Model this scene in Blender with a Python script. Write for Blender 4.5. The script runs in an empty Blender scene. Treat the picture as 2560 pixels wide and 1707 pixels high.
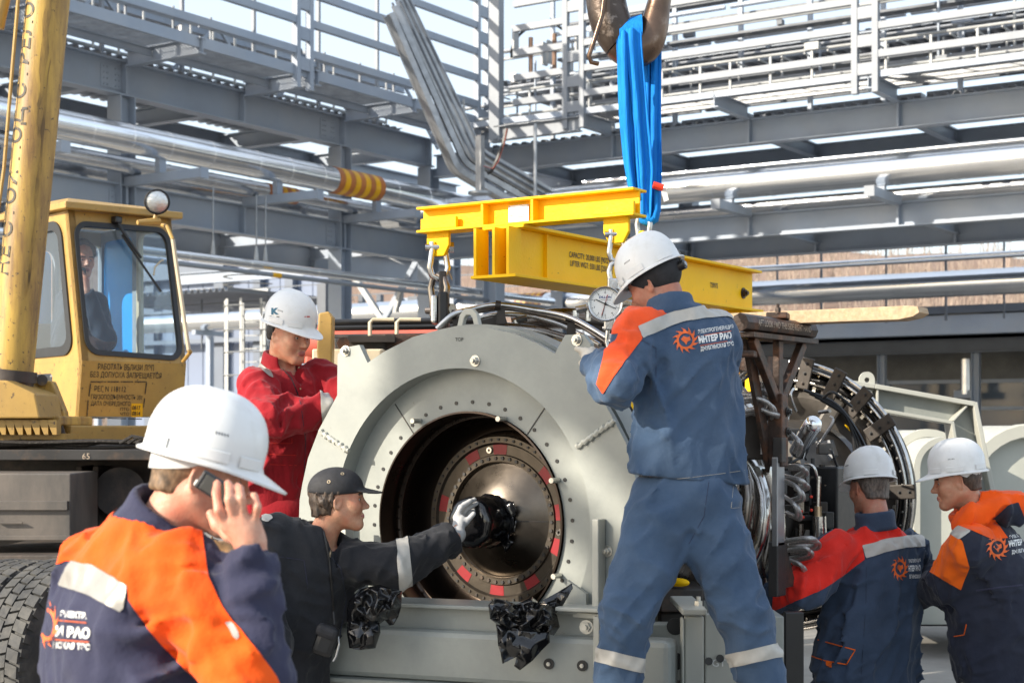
import bpy, math, random
import numpy as np
from mathutils import Vector, Matrix
from mathutils.bvhtree import BVHTree
random.seed(7)
scene = bpy.context.scene
col = scene.collection
# ---------------------------------------------------------------- camera, sky, sun, exposure
F = 3985.0                       # focal length in photo pixels (2560 wide)
YAW = math.radians(33.3)
CAMZ = 1.7
cam_d = bpy.data.cameras.new('camera')
cam = bpy.data.objects.new('camera', cam_d); col.objects.link(cam)
cam.location = (0, 0, CAMZ)
cam.rotation_euler = (math.radians(90), 0, YAW)
cam_d.sensor_width = 36.0
cam_d.lens = 36.0 * F / 2560.0
cam_d.shift_y = (1070 - 853.5) / 2560.0
cam_d.clip_end = 3000
cam_d.dof.use_dof = True
cam_d.dof.focus_distance = 7.0
cam_d.dof.aperture_fstop = 5.0
scene.camera = cam
SUN_AZ = Vector((-0.50, -0.866, 0)).normalized()      # towards the sun
SUN_EL = math.radians(25)
world = bpy.data.worlds.new('World'); scene.world = world
world.use_nodes = True
wn = world.node_tree.nodes; wl = world.node_tree.links
for n in list(wn): wn.remove(n)
sky = wn.new('ShaderNodeTexSky'); sky.sky_type = 'NISHITA'; sky.sun_disc = False
sky.sun_elevation = SUN_EL
sky.sun_rotation = math.atan2(SUN_AZ.x, SUN_AZ.y)
sky.air_density = 1.0; sky.dust_density = 1.5; sky.ozone_density = 1.0
bg = wn.new('ShaderNodeBackground'); bg.inputs['Strength'].default_value = 0.085
wo = wn.new('ShaderNodeOutputWorld')
hz_ = wn.new('ShaderNodeBackground'); hz_.inputs['Color'].default_value = (.90, .955, 1.0, 1); hz_.inputs['Strength'].default_value = .36   # thin even high haze
add_ = wn.new('ShaderNodeAddShader')
wl.new(sky.outputs[0], bg.inputs[0]); wl.new(bg.outputs[0], add_.inputs[0]); wl.new(hz_.outputs[0], add_.inputs[1]); wl.new(add_.outputs[0], wo.inputs[0])
sun_d = bpy.data.lights.new('sun', 'SUN'); sun_d.energy = 4.3; sun_d.angle = math.radians(0.53)
sun_d.color = (1.0, 0.91, 0.77)
sun = bpy.data.objects.new('sun', sun_d); col.objects.link(sun)
_to = Vector((SUN_AZ.x*math.cos(SUN_EL), SUN_AZ.y*math.cos(SUN_EL), math.sin(SUN_EL)))
sun.rotation_euler = _to.to_track_quat('Z', 'Y').to_euler()
sun.location = (-20, -40, 30)
vs = scene.view_settings
vs.view_transform = 'Standard'; vs.look = 'None'; vs.gamma = 1.0; vs.use_curve_mapping = False
vs.exposure = 0.9
scene.render.engine = 'CYCLES'
scene.cycles.use_denoising = True
scene.cycles.max_bounces = 6
scene.cycles.transparent_max_bounces = 8
# ---------------------------------------------------------------- pixel -> place helpers (photo pixels 2560x1707)
S_, C_ = math.sin(YAW), math.cos(YAW)
def cam2w(x, y, z): return np.array([x*C_ - y*S_, x*S_ + y*C_, z])
def D(px, py, d):                      # point seen at a pixel, d metres in front of the camera
    return cam2w((px-1280)/F*d, d, CAMZ + (1070-py)/F*d)
def Lp(px, py, X):                     # point seen at a pixel on the plane x = X
    tx = (px-1280)/F; return D(px, py, X/(-S_+tx*C_))
def Rp(px, py, Y):
    tx = (px-1280)/F; return D(px, py, Y/(C_+tx*S_))
def proj(p):
    x, y, z = p[..., 0], p[..., 1], p[..., 2]
    r = x*C_ + y*S_; d = -x*S_ + y*C_
    return 1280+F*r/d, 1070-F*(z-CAMZ)/d, d
V3 = lambda *a: np.array(a, float)
def unit(v):
    v = np.asarray(v, float); return v/max(np.linalg.norm(v), 1e-9)
def frame(ax, up=(0, 0, 1)):           # columns: side, up', axis
    a = unit(ax); u = np.asarray(up, float)
    if abs(np.dot(a, unit(u))) > .98: u = V3(0, 1, 0) if abs(a[1]) < .9 else V3(1, 0, 0)
    s = unit(np.cross(u, a)); return s, np.cross(a, s), a
def rotz(a): c, s = math.cos(a), math.sin(a); return np.array([[c, -s, 0], [s, c, 0], [0, 0, 1.]])
def rotx(a): c, s = math.cos(a), math.sin(a); return np.array([[1, 0, 0], [0, c, -s], [0, s, c.real]])
def roty(a): c, s = math.cos(a), math.sin(a); return np.array([[c, 0, s], [0, 1, 0], [-s, 0, c]])

class Msh:
    def __init__(s): s.v = []; s.f = []; s.n = 0
    def add(s, vs, fs):
        vs = np.asarray(vs, float).reshape(-1, 3); s.v.append(vs)
        n = s.n; s.f += [tuple(i+n for i in q) for q in fs]; s.n += len(vs); return s
    def box(s, c, sz, R=None):
        h = np.asarray(sz, float)/2
        p = np.array([[x, y, z] for x in (-1, 1) for y in (-1, 1) for z in (-1, 1)], float)*h
        if R is not None: p = p @ np.asarray(R).T
        return s.add(p+np.asarray(c, float), [(0, 1, 3, 2), (4, 6, 7, 5), (0, 4, 5, 1), (2, 3, 7, 6), (0, 2, 6, 4), (1, 5, 7, 3)])
    def bar(s, p0, p1, w, h, up=(0, 0, 1)):
        p0 = np.asarray(p0, float); p1 = np.asarray(p1, float)
        a, b, c = frame(p1-p0, up); R = np.stack([a, b, c], 1)
        return s.box((p0+p1)/2, (w, h, np.linalg.norm(p1-p0)), R)
    def ibeam(s, p0, p1, h, w, tf=.03, tw=.02, up=(0, 0, 1)):
        p0 = np.asarray(p0, float); p1 = np.asarray(p1, float)
        a, b, c = frame(p1-p0, up)
        o = b*(h/2-tf/2)
        s.bar(p0+o, p1+o, w, tf, up); s.bar(p0-o, p1-o, w, tf, up); return s.bar(p0, p1, tw, h-2*tf, up)
    def tube(s, pts, r, n=10, cap=True, flat=1.0, up=(0, 0, 1)):
        pts = [np.asarray(p, float) for p in pts]; m = len(pts)
        rr = [r]*m if np.isscalar(r) else r
        rings = []; prev = None
        for i in range(m):
            t = unit(pts[min(i+1, m-1)]-pts[max(i-1, 0)])
            if prev is None: a, b, _ = frame(t, up)
            else:
                a = unit(prev-t*np.dot(prev, t)); b = np.cross(t, a)
            prev = a
            ang = np.arange(n)*2*math.pi/n
            rings.append(pts[i]+rr[i]*(np.cos(ang)[:, None]*a+np.sin(ang)[:, None]*b*flat))
        fs = [(i*n+j, i*n+(j+1) % n, (i+1)*n+(j+1) % n, (i+1)*n+j) for i in range(m-1) for j in range(n)]
        if cap: fs += [tuple(range(n))[::-1], tuple((m-1)*n+j for j in range(n))]
        return s.add(np.concatenate(rings), fs)
    def lathe(s, prof, o, axis, n=48, a0=0, a1=2*math.pi, up=(0, 0, 1), close=False):
        a, b, c = frame(axis, up); o = np.asarray(o, float); full = abs(a1-a0-2*math.pi) < 1e-6
        k = n if full else n+1
        ang = a0+np.arange(k)*(a1-a0)/n; m = len(prof)
        vs = np.concatenate([o+t*c+r*(np.cos(ang)[:, None]*a+np.sin(ang)[:, None]*b) for r, t in prof])
        fs = []
        for i in range(m if close else m-1):
            i2 = (i+1) % m
            for j in range(n):
                j2 = (j+1) % k
                fs.append((i*k+j, i*k+j2, i2*k+j2, i2*k+j))
        return s.add(vs, fs)
    def prism(s, poly, o, ux, uy, t, both=False):
        o = np.asarray(o, float); ux = np.asarray(ux, float); uy = np.asarray(uy, float); nn = np.cross(ux, uy)
        p = np.array([o+x*ux+y*uy for x, y in poly]); k = len(p)
        if both: p = p - nn*t/2
        fs = [tuple(range(k))[::-1], tuple(range(k, 2*k))]+[(i, (i+1) % k, k+(i+1) % k, k+i) for i in range(k)]
        return s.add(np.concatenate([p, p+nn*t]), fs)
    def holed(s, outer, inner, t):     # matched loops of 3D points; t = thickness vector
        o = np.asarray(outer, float); i = np.asarray(inner, float); k = len(o); t = np.asarray(t, float)
        vs = np.concatenate([o, i, o+t, i+t]); fs = []
        for j in range(k):
            q = (j+1) % k
            fs += [(j, q, k+q, k+j), (2*k+j, 3*k+j, 3*k+q, 2*k+q), (j, 2*k+j, 2*k+q, q), (k+j, k+q, 3*k+q, 3*k+j)]
        return s.add(vs, fs)
    def sphere(s, c, r, n=16, m=10, R=None, lo=0, hi=math.pi):
        r = np.ones(3)*r; vs = []; 
        for i in range(m+1):
            th = lo+(hi-lo)*i/m
            for j in range(n):
                ph = 2*math.pi*j/n; vs.append((math.sin(th)*math.cos(ph), math.sin(th)*math.sin(ph), math.cos(th)))
        p = np.array(vs)*r
        if R is not None: p = p @ np.asarray(R).T
        return s.add(p+np.asarray(c, float), [(i*n+j, (i+1)*n+j, (i+1)*n+(j+1) % n, i*n+(j+1) % n) for i in range(m) for j in range(n)])
    def hexbolt(s, c, ax, r=.015, h=.012, w=True):
        ax = unit(ax); c = np.asarray(c, float)
        if w: s.tube([c, c+ax*h*.25], r*1.45, 12)
        s.tube([c, c+ax*h], r, 6); return s.tube([c, c+ax*h*1.6], r*.55, 8)
    def build(s, name, mat, parent=None, smooth=35, bevel=0):
        vs = np.concatenate(s.v) if s.v else np.zeros((0, 3))
        return mkobj(name, vs, s.f, mat, parent, smooth, bevel)

def wloc(o):
    l = Vector((0, 0, 0))
    while o is not None: l = l+o.location; o = o.parent
    return np.array(l)
def mkobj(name, vs, fs, mat, parent=None, smooth=35, bevel=0):
    vs = np.asarray(vs, float)
    if parent is None: base = np.array([(vs[:, 0].min()+vs[:, 0].max())/2, (vs[:, 1].min()+vs[:, 1].max())/2, vs[:, 2].min()])
    else: base = wloc(parent)
    me = bpy.data.meshes.new(name)
    me.from_pydata((vs-base).tolist(), [], [list(map(int, f)) for f in fs])
    me.validate(); 
    if smooth:
        me.polygons.foreach_set('use_smooth', [True]*len(me.polygons))
        if smooth < 180: me.set_sharp_from_angle(angle=math.radians(smooth))
    me.materials.append(mat)
    o = bpy.data.objects.new(name, me); col.objects.link(o)
    if parent is None: o.location = base
    else: o.parent = parent
    if bevel:
        b = o.modifiers.new('bevel', 'BEVEL'); b.width = bevel; b.segments = 2; b.limit_method = 'ANGLE'; b.angle_limit = math.radians(40); b.harden_normals = False
    return o
def fixn(o):                           # consistent outward normals
    import bmesh
    bm = bmesh.new(); bm.from_mesh(o.data); bmesh.ops.recalc_face_normals(bm, faces=bm.faces); bm.to_mesh(o.data); bm.free(); return o
def tag(o, label, cat, group=None):
    o['label'] = label; o['category'] = cat
    if group: o['group'] = group
    return o
def thing(name, label, cat, loc, group=None):
    o = bpy.data.objects.new(name, None); col.objects.link(o); o.location = [float(x) for x in loc]; o.empty_display_size = .1
    return tag(o, label, cat, group)
def struct(o): o['kind'] = 'structure'; return o
def inst(name, src, loc, parent, R=None):     # another object sharing mesh data; loc in world space
    o = bpy.data.objects.new(name, src.data if hasattr(src, 'data') else src); col.objects.link(o)
    if parent is not None:
        o.parent = parent; loc = np.asarray(loc)-wloc(parent)
    o.location = [float(x) for x in loc]
    if R is not None: o.rotation_euler = Matrix(np.asarray(R).tolist()).to_euler()
    return o
def rrect(w, h, r, k=6):               # rounded rectangle loop, centred
    out = []
    for cx, cy, a in ((w/2-r, h/2-r, 0), (-w/2+r, h/2-r, 90), (-w/2+r, -h/2+r, 180), (w/2-r, -h/2+r, 270)):
        for i in range(k+1):
            t = math.radians(a+90*i/k); out.append((cx+r*math.cos(t), cy+r*math.sin(t)))
    return out
def bilin(q, u, v):                    # q: 4 corners bl, br, tr, tl
    q = [np.asarray(a, float) for a in q]
    return q[0]*(1-u)*(1-v)+q[1]*u*(1-v)+q[2]*u*v+q[3]*(1-u)*v
def quadloop(q, k=7): return [bilin(q, *uv) for uv in squareloop(k)]
def squareloop(k=7):
    m = 4*k; out = []                  # starts to match rrect order: right-top corner first
    pts = []
    for cx, cy, a in ((1, 1, 0), (0, 1, 90), (0, 0, 180), (1, 0, 270)):
        for i in range(k): out.append((cx, cy))
    # spread points along edges
    res = []
    cor = [(1, 1), (0, 1), (0, 0), (1, 0)]
    for ci in range(4):
        c = cor[ci]; nx = cor[(ci+1) % 4]; pv = cor[ci-1]
        for i in range(k):
            t = (i-(k-1)/2)/k
            o = nx if t > 0 else pv; t = abs(t)*.9
            res.append((c[0]+(o[0]-c[0])*t, c[1]+(o[1]-c[1])*t))
    return res
def roundloop(q, ru, rv, k=7):         # rounded loop inside quad q
    res = []
    for cx, cy, a in ((1-ru, 1-rv, 0), (ru, 1-rv, 90), (ru, rv, 180), (1-ru, rv, 270)):
        for i in range(k):
            t = math.radians(a+90*i/(k-1)); res.append(bilin(q, cx+ru*math.cos(t), cy+rv*math.sin(t)))
    return res

_tc = {}
def text_geo(txt, size=1.0, bold=0.0, squeeze=1.0):
    key = (txt, bold)
    if key not in _tc:
        cu = bpy.data.curves.new('t', 'FONT'); cu.body = txt; cu.size = 1.0; cu.resolution_u = 3
        cu.align_x = 'LEFT'; cu.offset = bold
        ob = bpy.data.objects.new('t', cu); col.objects.link(ob)
        bpy.context.view_layer.update()
        dg = bpy.context.evaluated_depsgraph_get()
        me = bpy.data.meshes.new_from_object(ob.evaluated_get(dg))
        v = np.array([x.co[:] for x in me.vertices]).reshape(-1, 3)[:, :2]; f = [tuple(p.vertices) for p in me.polygons]
        bpy.data.objects.remove(ob); bpy.data.curves.remove(cu); bpy.data.meshes.remove(me)
        _tc[key] = (v, f)
    v, f = _tc[key]
    return v*np.array([size*squeeze, size]), f
def text_flat(name, txt, o, ux, uy, size, mat, parent, off=.003, bold=0, squeeze=1.0, center=False):
    v, f = text_geo(txt, size, bold, squeeze)
    if center: v = v-np.array([(v[:, 0].max()+v[:, 0].min())/2, 0])
    ux = unit(ux); uy = unit(uy); n = np.cross(ux, uy)
    return mkobj(name, np.asarray(o)+v[:, :1]*ux+v[:, 1:]*uy+n*off, f, mat, parent, 0)
# ---------------------------------------------------------------- materials
def mat(name, c, rough=.5, metal=0, var=.12, vs_=3.0, bump=0, bs=60, c2=None, c2amt=.5, c2s=4.0, c2d=6, stretch=None, coat=0, spec=.5, rvar=.1, sharp=.06, sheen=0, sss=0, c3=None, c3amt=.6, c3s=20.0, emis=None):
    m = bpy.data.materials.new(name); m.use_nodes = True
    N = m.node_tree.nodes; L = m.node_tree.links; b = N['Principled BSDF']
    geo = N.new('ShaderNodeNewGeometry')
    pos = geo.outputs['Position']
    if stretch:
        mp = N.new('ShaderNodeMapping'); mp.inputs['Scale'].default_value = stretch; L.new(pos, mp.inputs['Vector']); pos2 = mp.outputs[0]
    else: pos2 = pos
    def noise(s, det=4, p=pos, ro=.55):
        n = N.new('ShaderNodeTexNoise'); n.inputs['Scale'].default_value = s; n.inputs['Detail'].default_value = det; n.inputs['Roughness'].default_value = ro
        L.new(p, n.inputs['Vector']); return n.outputs['Fac']
    def ramp(f, a, z):
        r = N.new('ShaderNodeMapRange'); r.inputs['From Min'].default_value = a; r.inputs['From Max'].default_value = z; L.new(f, r.inputs['Value']); return r.outputs[0]
    def mix(f, a, c):
        x = N.new('ShaderNodeMix'); x.data_type = 'RGBA'
        if f is not None: L.new(f, x.inputs['Factor'])
        for k, q in ((6, a), (7, c)):
            if isinstance(q, tuple): x.inputs[k].default_value = (*q[:3], 1)
            else: L.new(q, x.inputs[k])
        return x.outputs[2]
    nv = noise(vs_, 5, pos2)
    lo = tuple(x*(1-var*1.6) for x in c); hi = tuple(min(1, x*(1+var*1.6)) for x in c)
    cur = mix(ramp(nv, .25, .75), lo, hi)
    if c2 is not None:
        f = ramp(noise(c2s, c2d, pos2, .65), 1-c2amt-sharp, 1-c2amt+sharp)
        cur = mix(f, cur, tuple(c2))
    if c3 is not None:
        f3 = ramp(noise(c3s, 5, pos, .7), 1-c3amt-.03, 1-c3amt+.03)
        cur = mix(f3, cur, tuple(c3))
    L.new(cur, b.inputs['Base Color'])
    rr = N.new('ShaderNodeMapRange'); rr.inputs['To Min'].default_value = max(.02, rough-rvar); rr.inputs['To Max'].default_value = min(1, rough+rvar)
    L.new(noise(vs_*2.3, 4, pos2), rr.inputs['Value']); L.new(rr.outputs[0], b.inputs['Roughness'])
    b.inputs['Metallic'].default_value = metal
    b.inputs['Specular IOR Level'].default_value = spec
    if coat: b.inputs['Coat Weight'].default_value = coat; b.inputs['Coat Roughness'].default_value = .1
    if sheen: b.inputs['Sheen Weight'].default_value = sheen; b.inputs['Sheen Roughness'].default_value = .5
    if sss:
        b.inputs['Subsurface Weight'].default_value = sss; b.inputs['Subsurface Radius'].default_value = (.012, .005, .003); b.inputs['Subsurface Scale'].default_value = .5
    if bump:
        bn = N.new('ShaderNodeBump'); bn.inputs['Strength'].default_value = 1; bn.inputs['Distance'].default_value = bump
        L.new(noise(bs, 4, pos2), bn.inputs['Height']); L.new(bn.outputs[0], b.inputs['Normal'])
    if emis: b.inputs['Emission Color'].default_value = (*emis[:3], 1); b.inputs['Emission Strength'].default_value = emis[3]
    return m
def srgb(r, g, b_):
    f = lambda x: ((x/255+.055)/1.055)**2.4 if x/255 > .04045 else x/255/12.92
    return (f(r), f(g), f(b_))
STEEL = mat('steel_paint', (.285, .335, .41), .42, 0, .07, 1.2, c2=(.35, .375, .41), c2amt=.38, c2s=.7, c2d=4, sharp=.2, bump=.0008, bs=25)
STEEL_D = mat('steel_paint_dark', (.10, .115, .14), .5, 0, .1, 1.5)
GALV = mat('galvanised', (.34, .35, .365), .38, .75, .15, 6, bump=.0006, bs=12)
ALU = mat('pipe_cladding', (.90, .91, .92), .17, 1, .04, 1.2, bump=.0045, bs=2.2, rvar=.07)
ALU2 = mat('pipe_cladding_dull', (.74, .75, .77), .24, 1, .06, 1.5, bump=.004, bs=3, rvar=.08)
RAILW = mat('rail_paint', (.23, .25, .28), .5, 0, .05, 2)
CORR = mat('corrugated_sheet', (.22, .235, .26), .5, .2, .1, 2)
YEL = mat('yellow_paint', (.93, .54, .003), .5, 0, .05, 4, bump=.0012, bs=90, c2=(.65, .36, .005), c2amt=.24, c2s=9, c3=(.05, .035, .03), c3amt=.31, c3s=34, spec=.2)
CRANE_Y = mat('crane_yellow', (.44, .27, .065), .5, 0, .12, 2.5, c2=(.36, .22, .06), c2amt=.46, c2s=4, sharp=.14, c3=(.07, .045, .03), c3amt=.355, c3s=28, bump=.001, bs=40, coat=.1)
CRANE_RUST = mat('crane_yellow_worn', (.54, .34, .07), .5, 0, .15, 2, stretch=(1, 1, .16), c2=(.22, .125, .04), c2amt=.49, c2s=8, c2d=7, sharp=.12, c3=(.05, .035, .03), c3amt=.36, c3s=30, bump=.0015, bs=45)
GREASE = mat('greasy_steel', (.06, .05, .045), .45, .3, .3, 6, c2=(.2, .12, .03), c2amt=.4, c2s=7, bump=.002, bs=30)
DARK = mat('dark_steel', (.035, .033, .032), .5, .2, .2, 4, c2=(.10, .065, .045), c2amt=.40, c2s=6, sharp=.1, bump=.001, bs=50)
UNDER = mat('truck_underside', (.05, .044, .04), .7, 0, .3, 4, c2=(.12, .09, .07), c2amt=.42, c2s=5, sharp=.15, bump=.003, bs=20)
BOXG = mat('tool_box_paint', (.08, .075, .07), .5, .1, .12, 3, c2=(.18, .15, .125), c2amt=.44, c2s=3, sharp=.2, bump=.001, bs=30, stretch=(1, 1, .5))
RUBBER = mat('tyre_rubber', (.035, .036, .037), .75, 0, .2, 8, c2=(.10, .095, .085), c2amt=.44, c2s=7, sharp=.15, bump=.0025, bs=60)
RUBB = mat('rubber_seal', (.02, .02, .021), .5, 0, .1, 8)
BLACK = mat('black_plastic', (.012, .012, .013), .4, 0, .1, 8)
FILM = mat('black_film', (.006, .006, .007), .13, 0, .2, 8, bump=.0012, bs=30, coat=.4)
GREEN_G = mat('grey_green_paint', (.30, .315, .29), .42, 0, .05, 3, c2=(.235, .25, .235), c2amt=.45, c2s=5, sharp=.18, bump=.0012, bs=14, c3=(.19, .18, .16), c3amt=.275, c3s=13)
GREEN_L = mat('grey_green_light', (.42, .42, .37), .45, 0, .05, 3, bump=.0006, bs=30, c3=(.30, .16, .08), c3amt=.25, c3s=12)
BOLT = mat('zinc_bolt', (.55, .54, .50), .35, .9, .15, 30)
STEELB = mat('bright_steel', (.62, .60, .57), .22, 1, .15, 20, bump=.001, bs=40)
TUBEM = mat('stainless_tube', (.30, .27, .24), .28, 1, .2, 9, c2=(.17, .135, .11), c2amt=.42, c2s=8, sharp=.2, bump=.001, bs=18)
BELL = mat('exhaust_barrel', (.045, .037, .031), .3, .9, .25, 2.5, c2=(.08, .055, .04), c2amt=.45, c2s=3, sharp=.25, bump=.0015, bs=8)
RINGM = mat('flange_ring', (.085, .072, .058), .38, .8, .15, 12)
REDT = mat('red_tape', (.27, .006, .012), .45, 0, .12, 20)
FANB = mat('fan_case_black', (.018, .018, .02), .28, .15, .2, 8)
FANG = mat('fan_case_grey', (.10, .09, .08), .5, .35, .2, 10, bump=.001, bs=30)
BRACK = mat('bracket_brown', (.045, .038, .033), .45, .5, .15, 12)
RUSTB = mat('rusty_stand', (.052, .035, .028), .5, .4, .3, 10, c2=(.17, .075, .04), c2amt=.42, c2s=9, sharp=.1, c3=(.33, .29, .25), c3amt=.24, c3s=28, bump=.002, bs=60)
WOOD = mat('plank_wood', (.44, .32, .20), .7, 0, .16, 5, stretch=(9, 1.2, 9), bump=.002, bs=20, c2=(.42, .26, .13), c2amt=.4, c2s=6, sharp=.12)
RED_M = mat('faded_red', (.50, .085, .05), .45, 0, .12, 3, c2=(.42, .12, .085), c2amt=.42, c2s=3, sharp=.2)
HOOKM = mat('hook_steel', (.085, .066, .055), .36, .75, .25, 8, c2=(.23, .19, .165), c2amt=.42, c2s=13, c2d=8, sharp=.04, bump=.003, bs=35)
HOOKB = mat('hook_bronze', (.16, .105, .075), .3, .8, .2, 8, c2=(.26, .19, .15), c2amt=.36, c2s=16, c2d=8, sharp=.08, bump=.001, bs=40)
SLING = mat('blue_webbing', (.008, .21, .66), .8, 0, .2, 30, bump=.004, bs=120, stretch=(1, 1, .06), spec=.2, c2=(.006, .15, .5), c2amt=.42, c2s=50, sharp=.15)
SLING_R = mat('red_tag', (.75, .05, .02), .6)
WHITE = mat('white_print', (.75, .75, .73), .5, 0, .06, 30)
PRINTK = mat('black_print', (.02, .018, .016), .6, 0, .2, 60)
PRINTW = mat('stencil_black', (.035, .028, .02), .6, 0, .2, 60, c2=(.3, .2, .05), c2amt=.38, c2s=30)
PRINTO = mat('orange_print', (.75, .13, .02), .6, 0, .1, 60)
CHALK = mat('chalk_letter', (.45, .36, .27), .7, 0, .2, 40, c2=(.12, .07, .05), c2amt=.42, c2s=40)
DIAL = mat('dial_face', (.78, .78, .75), .35, 0, .02, 10)
DIALR = mat('dial_red', (.5, .02, .03), .4)
HARDHAT = mat('hard_hat_white', (.76, .76, .75), .34, 0, .03, 8, coat=.15, rvar=.1, c2=(.66, .65, .62), c2amt=.36, c2s=16, sharp=.14, c3=(.48, .46, .42), c3amt=.255, c3s=55)
HATBAND = mat('hat_band', (.62, .62, .61), .4, 0, .05, 20)
CAPM = mat('bump_cap', (.018, .018, .021), .75, 0, .25, 30, bump=.0006, bs=300)
BRASS = mat('brass_eyelet', (.55, .43, .28), .35, .9)
def skin(name, c): return mat(name, c, .48, 0, .13, 40, c2=tuple(x*q for x, q in zip(c, (1.0, .66, .60))), c2amt=.47, c2s=17, sharp=.16, bump=.0014, bs=190, sss=.12)
SKIN_A = skin('skin_fair', (.60, .335, .235)); SKIN_B = skin('skin_tan', (.52, .285, .18)); SKIN_C = skin('skin_warm', (.48, .23, .15))
LIP = mat('lips', (.33, .11, .09), .45); EYEW = mat('eye_white', (.65, .62, .58), .25); EYED = mat('eye_dark', (.02, .015, .012), .2)
def hairm(n, c): return mat(n, c, .5, 0, .5, 90, bump=.003, bs=110, stretch=(1, 1, .5))
HAIR_D = hairm('hair_dark', (.018, .014, .012)); HAIR_G = hairm('hair_greying', (.11, .085, .07)); HAIR_L = hairm('hair_light_brown', (.16, .10, .055)); HAIR_B = hairm('hair_brown', (.06, .04, .028))
def cloth(n, c, bump=.002, wear=None, amt=.35): return mat(n, c, .85, 0, .14, 7, bump=bump, bs=75, c2=wear, c2amt=amt, c2s=3.2, sharp=.22, sheen=.12, spec=.25)
NAVY = cloth('navy_cloth', (.028, .03, .062), wear=(.045, .046, .085)); NAVY_B = cloth('blue_workwear', (.034, .066, .125), wear=(.075, .118, .19), amt=.46)
NAVY_D = cloth('dark_navy', (.02, .024, .042), wear=(.03, .034, .05)); BLK_CL = cloth('black_coverall', (.016, .017, .021), wear=(.032, .033, .037))
ORANGE = cloth('orange_cloth', (.86, .085, .004), wear=(.90, .12, .006)); ORANGE_D = cloth('dark_orange_cloth', (.84, .13, .006)); ORRED = cloth('orange_red_cloth', (.80, .09, .022)); REDC = cloth('red_cloth', (.70, .025, .015))
RED_CV = cloth('red_coverall', (.34, .008, .016), wear=(.20, .005, .010), amt=.47)
REFL = mat('reflective_tape', (.30, .285, .26), .38, .15, .06, 30, bump=.0006, bs=200); REFL2 = mat('pale_tape', (.44, .42, .38), .45, 0, .05, 30, bump=.0006, bs=200)
GLOVE = cloth('grey_glove', (.42, .42, .42), .002); BROWN = cloth('brown_sleeve', (.21, .115, .05))
PHONE = mat('phone_black', (.012, .012, .014), .15, 0, .1, 20, coat=.4); 
BLUEP = mat('blue_film', (.01, .30, .75), .35, 0, .08, 3); CABIN = mat('cab_lining', (.26, .29, .33), .6, 0, .2, 4); CREAM = mat('cream_paint', (.55, .47, .33), .5, 0, .1, 5)
CLAD = mat('wall_cladding', (.16, .20, .29), .5, 0, .05, .5); CLAD_D = mat('clad_dark', (.13, .155, .20), .55, 0, .08, .6)
GROUND = mat('concrete_yard', (.30, .285, .26), .85, 0, .15, .4, bump=.004, bs=20, c2=(.15, .14, .125), c2amt=.45, c2s=.5, sharp=.15)
HILL = mat('autumn_hillside', (.24, .165, .125), .95, 0, .25, .05, bump=.3, bs=.4, c2=(.20, .13, .09), c2amt=.45, c2s=.15, sharp=.1)
TREES = mat('bare_branches', (.34, .27, .22), .9, 0, .25, .3)
STRIPE_Y = mat('band_yellow', (.80, .42, .005), .4); STRIPE_O = mat('band_orange', (.45, .15, .035), .45)
LADW = mat('ladder_white', (.40, .41, .41), .5); ROPE = mat('wire_rope', (.045, .04, .036), .5, .6, .3, 60, bump=.004, bs=90)
LAMPG = mat('lamp_lens', (.7, .7, .68), .1, .85, .1, 60, bump=.004, bs=120)
BRAID = mat('braided_hose', (.40, .39, .38), .35, .7, .25, 120, bump=.0015, bs=300)
GREENP = mat('green_pipe', (.02, .28, .09), .4)
def glass(name, tint=(.80, .90, .97), dust=.09):
    m = bpy.data.materials.new(name); m.use_nodes = True; N = m.node_tree.nodes; L = m.node_tree.links
    for n in list(N): N.remove(n)
    o = N.new('ShaderNodeOutputMaterial'); t = N.new('ShaderNodeBsdfTransparent'); t.inputs[0].default_value = (*tint, 1)
    g = N.new('ShaderNodeBsdfGlossy'); g.inputs['Roughness'].default_value = .03; fr = N.new('ShaderNodeFresnel'); fr.inputs[0].default_value = 1.5
    x = N.new('ShaderNodeMixShader'); L.new(fr.outputs[0], x.inputs[0]); L.new(t.outputs[0], x.inputs[1]); L.new(g.outputs[0], x.inputs[2])
    du = N.new('ShaderNodeBsdfDiffuse'); du.inputs[0].default_value = (.55, .62, .70, 1); y = N.new('ShaderNodeMixShader'); y.inputs[0].default_value = dust; L.new(x.outputs[0], y.inputs[1]); L.new(du.outputs[0], y.inputs[2]); L.new(y.outputs[0], o.inputs[0]); return m
GLASS = glass('cab_glass'); GLASS_D = glass('dark_glass', (.35, .42, .5))
_rs = np.random.RandomState(12); _lat = _rs.rand(32, 32, 32)
def vnoise(P):
    i = np.floor(P).astype(int); f = P-i; f = f*f*(3-2*f); i &= 31; j = (i+1) & 31
    a, b, c = i.T; d, e, g = j.T; x, y, z = f.T; L = _lat
    return ((L[a, b, c]*(1-x)+L[d, b, c]*x)*(1-y)+(L[a, e, c]*(1-x)+L[d, e, c]*x)*y)*(1-z)+((L[a, b, g]*(1-x)+L[d, b, g]*x)*(1-y)+(L[a, e, g]*(1-x)+L[d, e, g]*x)*y)*z
# ---------------------------------------------------------------- ground, hill
gm = Msh().box((0, 0, -.05), (1600, 1600, .1)); g = gm.build('ground', GROUND); g.location.z = -.1; struct(g)
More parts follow.
